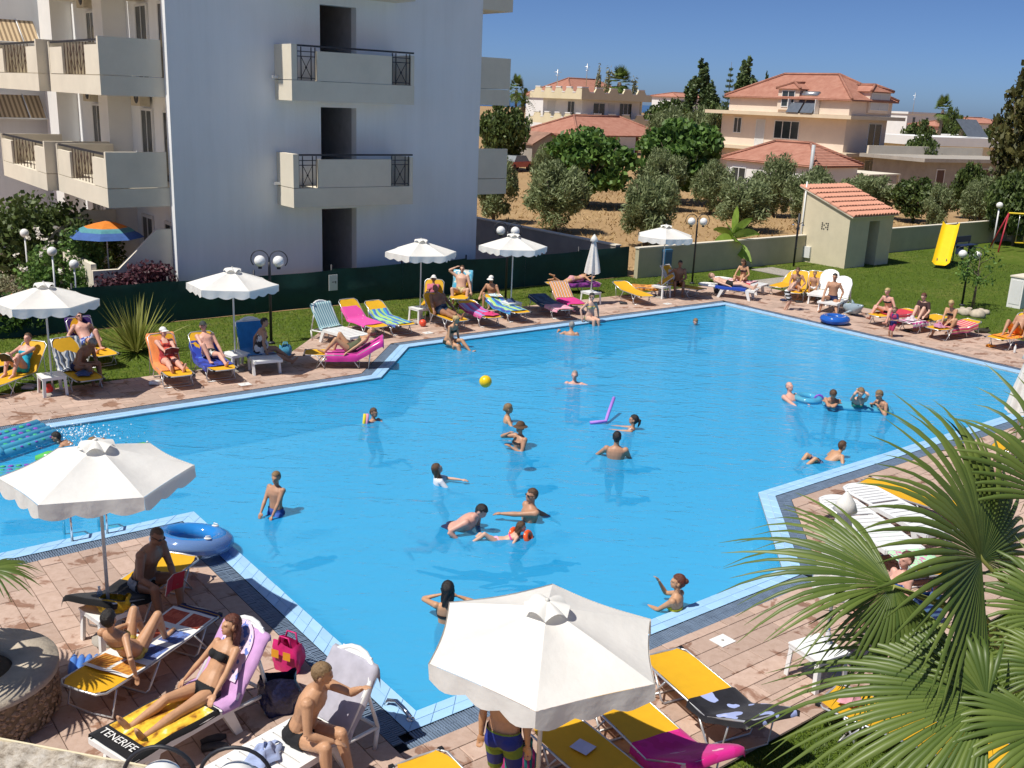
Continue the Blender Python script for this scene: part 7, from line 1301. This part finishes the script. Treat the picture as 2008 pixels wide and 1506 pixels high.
o = thing('swim_ring', 'small aqua and purple swim ring round the bald man', 'swim ring', P(1584, 786, WATER_Z)+Vector((0, 0, .06))); torus(MB(), .25, .085).build('tube', V_AQUA, o); mb2 = MB(); mb2.tube([(.25+.09*math.cos(t), 0, .09*math.sin(t)) for t in np.linspace(0, 6.28, 16)], .03, 6); mb2.build('band', mat('dot_purple', (.22, .08, .5), .3), o)
o = thing('float', 'green inflatable float behind the left front parasol', 'inflatable', P(290, 884, WATER_Z)+Vector((0, 0, .02)), yaw_px((95, 899), (290, 884))); mb = MB(); mb.tube([(-1.9, 0, 0), (-1.7, 0, .0), (-.8, .03, -.05), (-.05, 0, .02), (.12, 0, 0)], [.05, .12, .12, .13, .06], 12); mb.build('tube', mat('green_vinyl', (.12, .5, .1), .2, .1, 5), o); mb = MB(); mb.lathe([(.02, .14), (.02, .17)], 8); mb.build('valve', M_PLA, o)
# noodles
M_LAV = mat('lavender_foam', (.42, .22, .75), .7); M_PNK = mat('pink_foam', (.75, .32, .5), .7); M_YLF = mat('yellow_foam', (.75, .6, .03), .7)
a0 = P(1157, 829, WATER_Z+.03); a1 = P(1188, 826, WATER_Z+.06); a2 = P(1204, 780, .32); mb = MB(); mb.tube([a0, a0.lerp(a1, .6), a1, a1.lerp(a2, .3)+Vector((0, 0, .02)), a2], .036, 10); tag(mb.build('pool_noodle', M_LAV), 'bent lavender pool noodle held by the reaching woman', 'pool noodle')
for lb_, x, m in (('yellow pool noodle end beside the pointing boy', 714, M_YLF), ('pink pool noodle end beside the pointing boy', 719, M_PNK)): q = P(x, 830, WATER_Z); tag(MB().tube([q-Vector((.1, 0, .4)), q-Vector((0, 0, .02)), q+Vector((.02, 0, .2))], .036, 10).build('pool_noodle', m), lb_, 'pool noodle')
# arm floats
for s, x, y in ((0, 1036, 1053), (1, 1008, 1047)):
    o = MB(); torus(o, .07, .045, 20, 10); o = o.build('arm_float', mat('orange_vinyl', (.85, .12, .03), .25)); o.location = P(x, y, WATER_Z+.03); o.rotation_euler = (.5, 1.2, 0); tag(o, ['orange arm float on the little girl, right one', 'orange arm float on the little girl, left one'][s], 'arm float')
# balls
def ball(label, loc, r_, c):
    m = mat('ball_'+label.split()[0], c, .3, .05, 3); o = thing('ball', label, 'ball', loc); mb = MB(); mb.ball((0, 0, 0), r_, 24); mb.build('skin', m, o)
    for k in range(3): mb = MB(); mb.tube([Matrix.Rotation(k*1.05, 3, 'Z')@Vector((math.cos(t)*r_*1.0, 0, math.sin(t)*r_*1.0)) for t in np.linspace(0, 6.2, 28)], r_*.025, 4, closed=True); mb.build('seam', mat('ball_seam', tuple(x*.6 for x in c), .5) if 0 else mat('seam_'+label.split()[0], tuple(x*.7 for x in c), .4), o)
ball('yellow ball in the air above the pool', at(952, 748, 16.9), .108, (.85, .6, .01)); ball('orange ball on the paving beside a side table', P(829, 640)+Vector((0, 0, .105)), .105, (.85, .1, .05)); ball('red ball under the leftmost side table', P(96, 772)+Vector((0, 0, .115)), .11, (.8, .06, .04))
# chrome fittings
o = thing('pool_ladder', 'chrome pool ladder below the left front parasol', 'ladder', W(*uv(138, 1056)), UA)
for x in (0, .5): MB().tube([(x, -.1, 0), (x, -.1, .42), (x, .05, .52), (x, .3, .42), (x, .34, -.2), (x, .34, -.9)], .02, 8).build('rail', M_CHROME, o)
for z in (-.3, -.55, -.8): MB().tube([(0, .34, z), (.5, .34, z)], .02, 8).build('step', M_CHROME, o)
o = thing('pool_ladder', 'short chrome rail at the near pool corner', 'ladder', P(782, 1390), UA+R(90)); MB().tube([(-.25, 0, .03), (-.1, 0, .06), (.05, 0, .07), (.14, .05, .05), (.16, .08, -.02)], .025, 8).build('rail', M_CHROME, o); MB().lathe([(.045, 0), (.045, .012)], 10, (-.24, 0, 0)).build('flange', M_CHROME, o)
for i, (x, y, lb_) in enumerate(((1417, 1257, 'square white skimmer cover in the near paving'), (839, 653, 'white skimmer cover before the lime towel lounger'), (480, 754, 'white skimmer cover on the left paving'), (1091, 624, 'white skimmer cover near the bikini woman'), (1309, 596, 'white skimmer cover near the far corner'))):
    o = thing('skimmer_cover', lb_, 'cover', W(*uv(x, y), .003), UA, 'skimmer covers'); MB().box(-.13, .13, -.11, .11, 0, .008).build('plate', M_PLA, o); MB().lathe([(.02, .008), (.02, .011)], 10).build('screw', M_CONC, o)
# bags
def bag(label, loc, w_, d_, h_, m, rz, handle=None, seed=0, name='bag'):
    o = thing(name, label, 'bag', loc, rz); rs = random.Random(seed); mb = MB()
    def fn(a, b):
        t = a*6.28319; q = .75+.25*math.sin(b*2.6); k = 1+.12*math.sin(5*t+seed+6*b); x = abs(math.cos(t))**.6*math.copysign(1, math.cos(t)); y = abs(math.sin(t))**.6*math.copysign(1, math.sin(t)); return (x*w_/2*q*k, y*d_/2*q*k*(1-.35*b), h_*b+.03*math.sin(3*t+seed)*b)
    mb.grid(24, 8, fn); mb.build('body', m, o)
    if handle:
        for s in (-1, 1): h2 = MB(); h2.tube([(-w_*.25, s*d_*.25, h_*.85), (-w_*.15, s*d_*.3, h_*1.25), (w_*.15, s*d_*.3, h_*1.25), (w_*.25, s*d_*.25, h_*.85)], .012, 6); h2.build('handle', handle, o)
    return o
M_NAVYB = mat('shiny_navy', (.015, .02, .07), .18, .5, 25, .6, 18); M_MAGB = mat('magenta_bag', (.6, .02, .17), .5, .2, 8)
bag('glossy navy plastic bag between the two white loungers', P(548, 1392), .42, .34, .42, M_NAVYB, .5, None, 1); bag('magenta beach bag with orange flashes beside the grey towel lounger', P(566, 1312), .38, .24, .36, M_MAGB, -.4, M_MAGB, 2)
for x in (-.09, .07): MB().add([(x-.05, -.135, .2), (x+.05, -.135, .2), (x+.05, -.13, .3), (x-.05, -.13, .3)], [(0, 1, 2, 3)]).build('flash', mat('orange_print', (.8, .35, .02), .6), bpy.data.objects[[ob.name for ob in bpy.data.objects if ob.get('label', '').startswith('magenta beach bag')][0]])
bag('blue striped beach bag under the palm', P(1815, 1225), .45, .28, .42, stripe_mat('blue_stripe', (.02, .04, .2), (.15, .3, .5), 4., 'Z'), .3, mat('blue_cord', (.05, .1, .35), .6), 3); bag('light blue bag beside the shaded woman in the patterned suit', P(560, 700, -.05), .3, .2, .3, mat('sky_bag', (.1, .4, .62), .5, .3, 9), .2, mat('sky_bag', (.1, .4, .62), .5), 4); bag('grey backpack leaning on the white lounger at the far corner', P(1408, 574), .34, .26, .4, mat('grey_cloth', (.08, .085, .09), .8, .4, 10), .4, None, 5, 'backpack'); bag('colourful striped beach bag under the front parasol', P(1010, 1520), .4, .3, .34, stripe_mat('rainbow', (.02, .25, .25), (.5, .04, .2), 5., 'X'), .3, M_BLK, 6); bag('open dark bag on the paving behind the red striped towel', P(1925, 652), .5, .3, .14, mat('olive_bag', (.05, .05, .03), .8, .4, 9), .2, None, 7)
# things on the table by the man with the book
q = TBL[5]; bag('crumpled yellow and black bag on the side table', Vector((q.x+.1, q.y-.05, .43)), .36, .3, .16, mat('yellow_black', (.6, .33, .01), .7, .8, 12), .4, None, 8)
def bottle(label, loc, m, cap, h_=.22):
    o = thing('bottle', label, 'bottle', loc); MB().lathe([(.03, 0), (.034, .02), (.034, h_*.65), (.014, h_*.85), (.014, h_*.95)], 12).build('body', m, o); MB().lathe([(.017, h_*.95), (.017, h_)], 10).build('cap', cap, o)
bottle('clear water bottle on the side table with the yellow bag', Vector((q.x-.14, q.y+.1, .426)), V_CLEAR, M_PLA); bottle('white sun cream bottle with orange cap at the right edge', P(1989, 692), M_PLA, mat('orange_cap', (.8, .25, .02), .4), .26); bottle('small bottle on the free standing table near the palm', P(1622, 1262, .425), mat('cream_bottle', (.6, .6, .62), .4), mat('blue_cap', (.05, .1, .4), .4), .2)
# books
def book(label, p, yaw, k, vec, c, tilt=.9, size=(.16, .23), txt=False):
    loc = Vector(p)+Matrix.Rotation(yaw-math.pi/2, 3, 'Z')@(Vector(vec)*k); o = thing('book', label, 'book', loc, yaw-math.pi/2); w_, h_ = size; cm = mat('cover_'+label.split()[0], c, .5, .1, 5); pm = mat('paper', (.75, .73, .66), .8)
    o.rotation_euler = (tilt, 0, yaw-math.pi/2)
    for s in (-1, 1):
        X = Matrix.Rotation(s*.28, 4, 'Y'); mb = MB(); mb.X = X; mb.box(min(0, s*w_), max(0, s*w_), -h_/2, h_/2, -.004, 0); mb.build('cover', cm, o); mb = MB(); mb.X = X; mb.box(min(s*.002, s*(w_-.006)), max(s*.002, s*(w_-.006)), -h_/2+.005, h_/2-.005, .0005, .012); mb.build('pages', pm, o)
p, a = lp_('W3', 1.0, .1, -.1); book('red paperback held open by the shaven headed man', p, R(-22), 1.03, (.12, .56, .15), (.5, .015, .03), 1.35, (.16, .24))
p, a = lp_('L1', 1.16); book('black covered book read by the woman in turquoise', p, a, .95, (0, .46, .34), (.02, .02, .025), 1.0)
p, a = lp_('L5', 1.14); book('maroon book read by the woman in the white cap', p, a, .95, (0, .38, .3), (.12, .01, .02), .9)
# shoes
def shoes(label, loc, rz, m, n=2, ln=.26):
    o = thing('shoes', label, 'shoes', loc, rz)
    for i in range(n):
        sp = TR((.02*i, (i-.5)*.13, 0), .25*(i-.5)); mb = MB(); mb.X = sp; mb.tube([(-ln/2, 0, .03), (-ln/4, 0, .04), (ln/5, 0, .03), (ln/2, 0, .02)], [(.035, .03), (.04, .04), (.045, .028), (.025, .018)], 10); mb.build('shoe', m, o)
shoes('white sandals on the paving by the orange towel lounger', P(304, 753), .4, M_PLA); shoes('black trainers on the paving below the black bikini woman', P(418, 1462), .5, mat('black_shoe', (.03, .03, .035), .6, .3, 9)); shoes('pale flip flops on the grass by the leftmost lounger', P(56, 762, -.05), .3, mat('pale_shoe', (.5, .45, .5), .6)); shoes('dark blue sandals by the boy in striped shorts', P(1537, 590), .5, mat('navy_shoe', (.02, .03, .09), .6)); shoes('dark shoes in front of the small boy', P(1566, 593), .2, mat('black_shoe', (.03, .03, .035), .6)); shoes('dark sandals beside the empty yellow lounger', P(1222, 596), .1, mat('black_shoe', (.03, .03, .035), .6)); shoes('flip flops beside the middle right lounger', P(1780, 650), .2, mat('black_shoe', (.03, .03, .035), .6)); shoes('orange toy paddles on the right paving', P(1942, 680), .6, mat('orange_shoe', (.8, .3, .02), .5), 2, .3)
# pillow, cloth heap, paper
o = thing('beach_pillow', 'ribbed blue inflatable beach pillow beside the coats of arms towel', 'pillow', P(165, 1312, .1), .35); o.rotation_euler = (.15, .1, .3)
for i in range(4): MB().ball((-.12+.08*i, 0, .05), (.05, .2, .055), 12).build('rib', mat('blue_pillow', (.08, .22, .62), .45), o)
def heap(label, loc, r_, m, seed, hgt_=.12):
    mb = MB(); mb.grid(20, 8, lambda a, b: (r_*b*math.cos(a*6.283)*(1+.25*math.sin(3*a*6.283+seed)), r_*b*.7*math.sin(a*6.283)*(1+.2*math.sin(5*a*6.283+seed)), .005+hgt_*(1-b)**.6*(1+.4*math.sin(9*b+seed+4*a))), uv=True); tag(mb.build('towel', m, None, loc, seed), label, 'towel')
p, a = lp_('W4', .5, .03); heap('pale blue cloth heap on the seat of the front white lounger', p, .2, towel_mat('t_paleblue', 'plain', (.38, .46, .7)), 1); p, a = lp_('L2', .5, .02); heap('crumpled dark blue cloth on the shaded lounger seat', p, .24, towel_mat('t_darkb', 'plain', (.05, .08, .2)), 2, .06); p, a = lp_('L14', .3, .03); heap('scarlet pink cloth heap on the violet striped lounger', p, .24, towel_mat('t_scar', 'plain', (.72, .06, .2)), 3, .08); p, a = lp_('L29', .35, .03); heap('pale towel heap on the middle right lounger', p, .22, towel_mat('t_palep', 'plain', (.7, .6, .65)), 4); p, a = lp_('L30', .3, .03); heap('dusky pink heap on the dark bikini womans lounger', p, .2, towel_mat('t_dusk', 'plain', (.55, .25, .38)), 5); p, a = lp_('L15', 1.75, .05); heap('white and blue cloth on the head of the lime lounger', p, .2, towel_mat('t_whbl', 'blobs', 5, (.6, .68, .7), (.2, .4, .5)), 6, .06); p, a = lp_('S5', .25, .03); heap('light pink cloth on the palm shaded lounger', p, .16, towel_mat('t_lpink', 'plain', (.7, .35, .42)), 7); heap('dark blue cloth heap on the table below the fourth parasol', Vector((TBL[3].x, TBL[3].y, .43)), .2, towel_mat('t_darkb', 'plain', (.05, .08, .2)), 8, .1)
p, a = lp_('S3', .55, .012); tag(MB().box(-.09, .09, -.1, .1, 0, .004).build('paper', mat('paper_lilac', (.55, .56, .75), .8), None, p, .9), 'lilac paper sheet lying on the lounger below the front parasol', 'paper')
# rendered wall top in the left foreground
A = P(-60, 1433, 1.3); B_ = P(420, 1523, 1.3); d = (B_-A).normalized(); nn = Vector((d.y, -d.x, 0)); 
if nn.y > 0: nn = -nn
o = thing('parapet_wall', 'rough weathered plaster wall top in the lower left corner', 'wall', (A.x, A.y, 0), math.atan2(d.y, d.x)); L_ = (B_-A).length; sgn = 1 if nn.dot(Vector((-d.y, d.x, 0))) > 0 else -1
mb = MB(); mb.box(0, L_, min(0, sgn*1.2), max(0, sgn*1.2), -.1, 1.25); mb.build('wall', M_CREAM, o)
mb = MB(); mb.grid(90, 26, lambda a, b: (L_*a, sgn*1.2*b+(.012*math.sin(a*61)*math.sin(a*23) if b == 0 else 0), 1.27+.012*math.sin(a*97+b*31)*math.sin(b*41)+.01*math.sin(a*33))); 
def plaster():
    m, nt, b = newmat('weathered_plaster'); L = nt.links.new; tc = N(nt, 'TexCoord'); n1 = N(nt, 'TexNoise', i_Scale=9., i_Detail=9., i_Roughness=.75); L(tc.outputs['Object'], n1.inputs[0]); rp = ramp(nt, [(.35, (.2, .16, .12)), (.5, (.5, .44, .36)), (.66, (.68, .64, .58))]); L(n1.outputs[0], rp.inputs[0]); L(rp.outputs[0], b.inputs['Base Color']); b.inputs['Roughness'].default_value = .95; bp = N(nt, 'Bump', i_Strength=.9, i_Distance=.03); L(n1.outputs[0], bp.inputs['Height']); L(bp.outputs[0], b.inputs['Normal']); return m
mb.build('plaster_top', plaster(), o); mb = MB(); mb.box(0, L_, min(0, -sgn*.02), max(0, -sgn*.02)-.001, 1.2, 1.275); mb.build('edge_trim', M_YEL, o)
# parked car and aerials far off
o = thing('parked_car', 'small red and grey car parked left of the yellow house', 'car', base(1010, 98), UA+.3); MC = mat('red_car', (.4, .04, .05), .3, coat=.5); MB().box(-2, 2, -.8, .8, .35, .85).build('body', MC, o); mb = MB(); mb.add([(-1.2, -.72, .851), (1.3, -.72, .851), (1.3, .72, .851), (-1.2, .72, .851), (-.7, -.6, 1.4), (.9, -.6, 1.4), (.9, .6, 1.4), (-.7, .6, 1.4)], [(4, 5, 6, 7), (0, 1, 5, 4), (1, 2, 6, 5), (2, 3, 7, 6), (3, 0, 4, 7)]); mb.build('cabin', mat('car_glass', (.25, .28, .3), .1), o)
for x in (-1.25, 1.25):
    for y in (-.7, .7): MB().tube([(x, y-.1, .33), (x, y+.1, .33)], .33, 14).build('wheel', M_BLK, o)
for lb_, px, Y, z0, h_ in (('thin roof aerial above the red roof behind the battlements', 1143, 172, 9, 3.6), ('thin aerial on the left of the battlement roof', 1086, 140, 8, 2.6), ('lattice aerial on the skyline right of the peach house', 1781, 255, 7, 5)):
    q = base(px, Y); o = thing('aerial', lb_, 'aerial', (q.x, q.y, z0)); MB().tube([(0, 0, 0), (0, 0, h_)], .06, 5).build('mast', M_ALU, o); mb = MB(); mb.tube([(-.5, 0, h_*.85), (.5, 0, h_*.85)], .04, 4); mb.build('crossbar', M_ALU, o); mb = MB(); mb.tube([(-.3, 0, h_*.7), (.3, 0, h_*.7)], .04, 4); mb.build('crossbar', M_ALU, o)

# splash behind the boy with the air mattress
rs = np.random.RandomState(8); c = P(150, 856, WATER_Z); n = 420; pp = np.stack([c.x+rs.normal(size=n)*.45, c.y+rs.normal(size=n)*.3, WATER_Z+.01+np.abs(rs.normal(size=n))*.06], 1); V, Fq = leaves(pp, .035, .028, rs)
tag(mobj('splash', fastmesh('splash', V, Fq, mat('foam', (.85, .9, .93), .3))), 'white splash behind the boy pushing the air mattress', 'splash', kind='stuff')
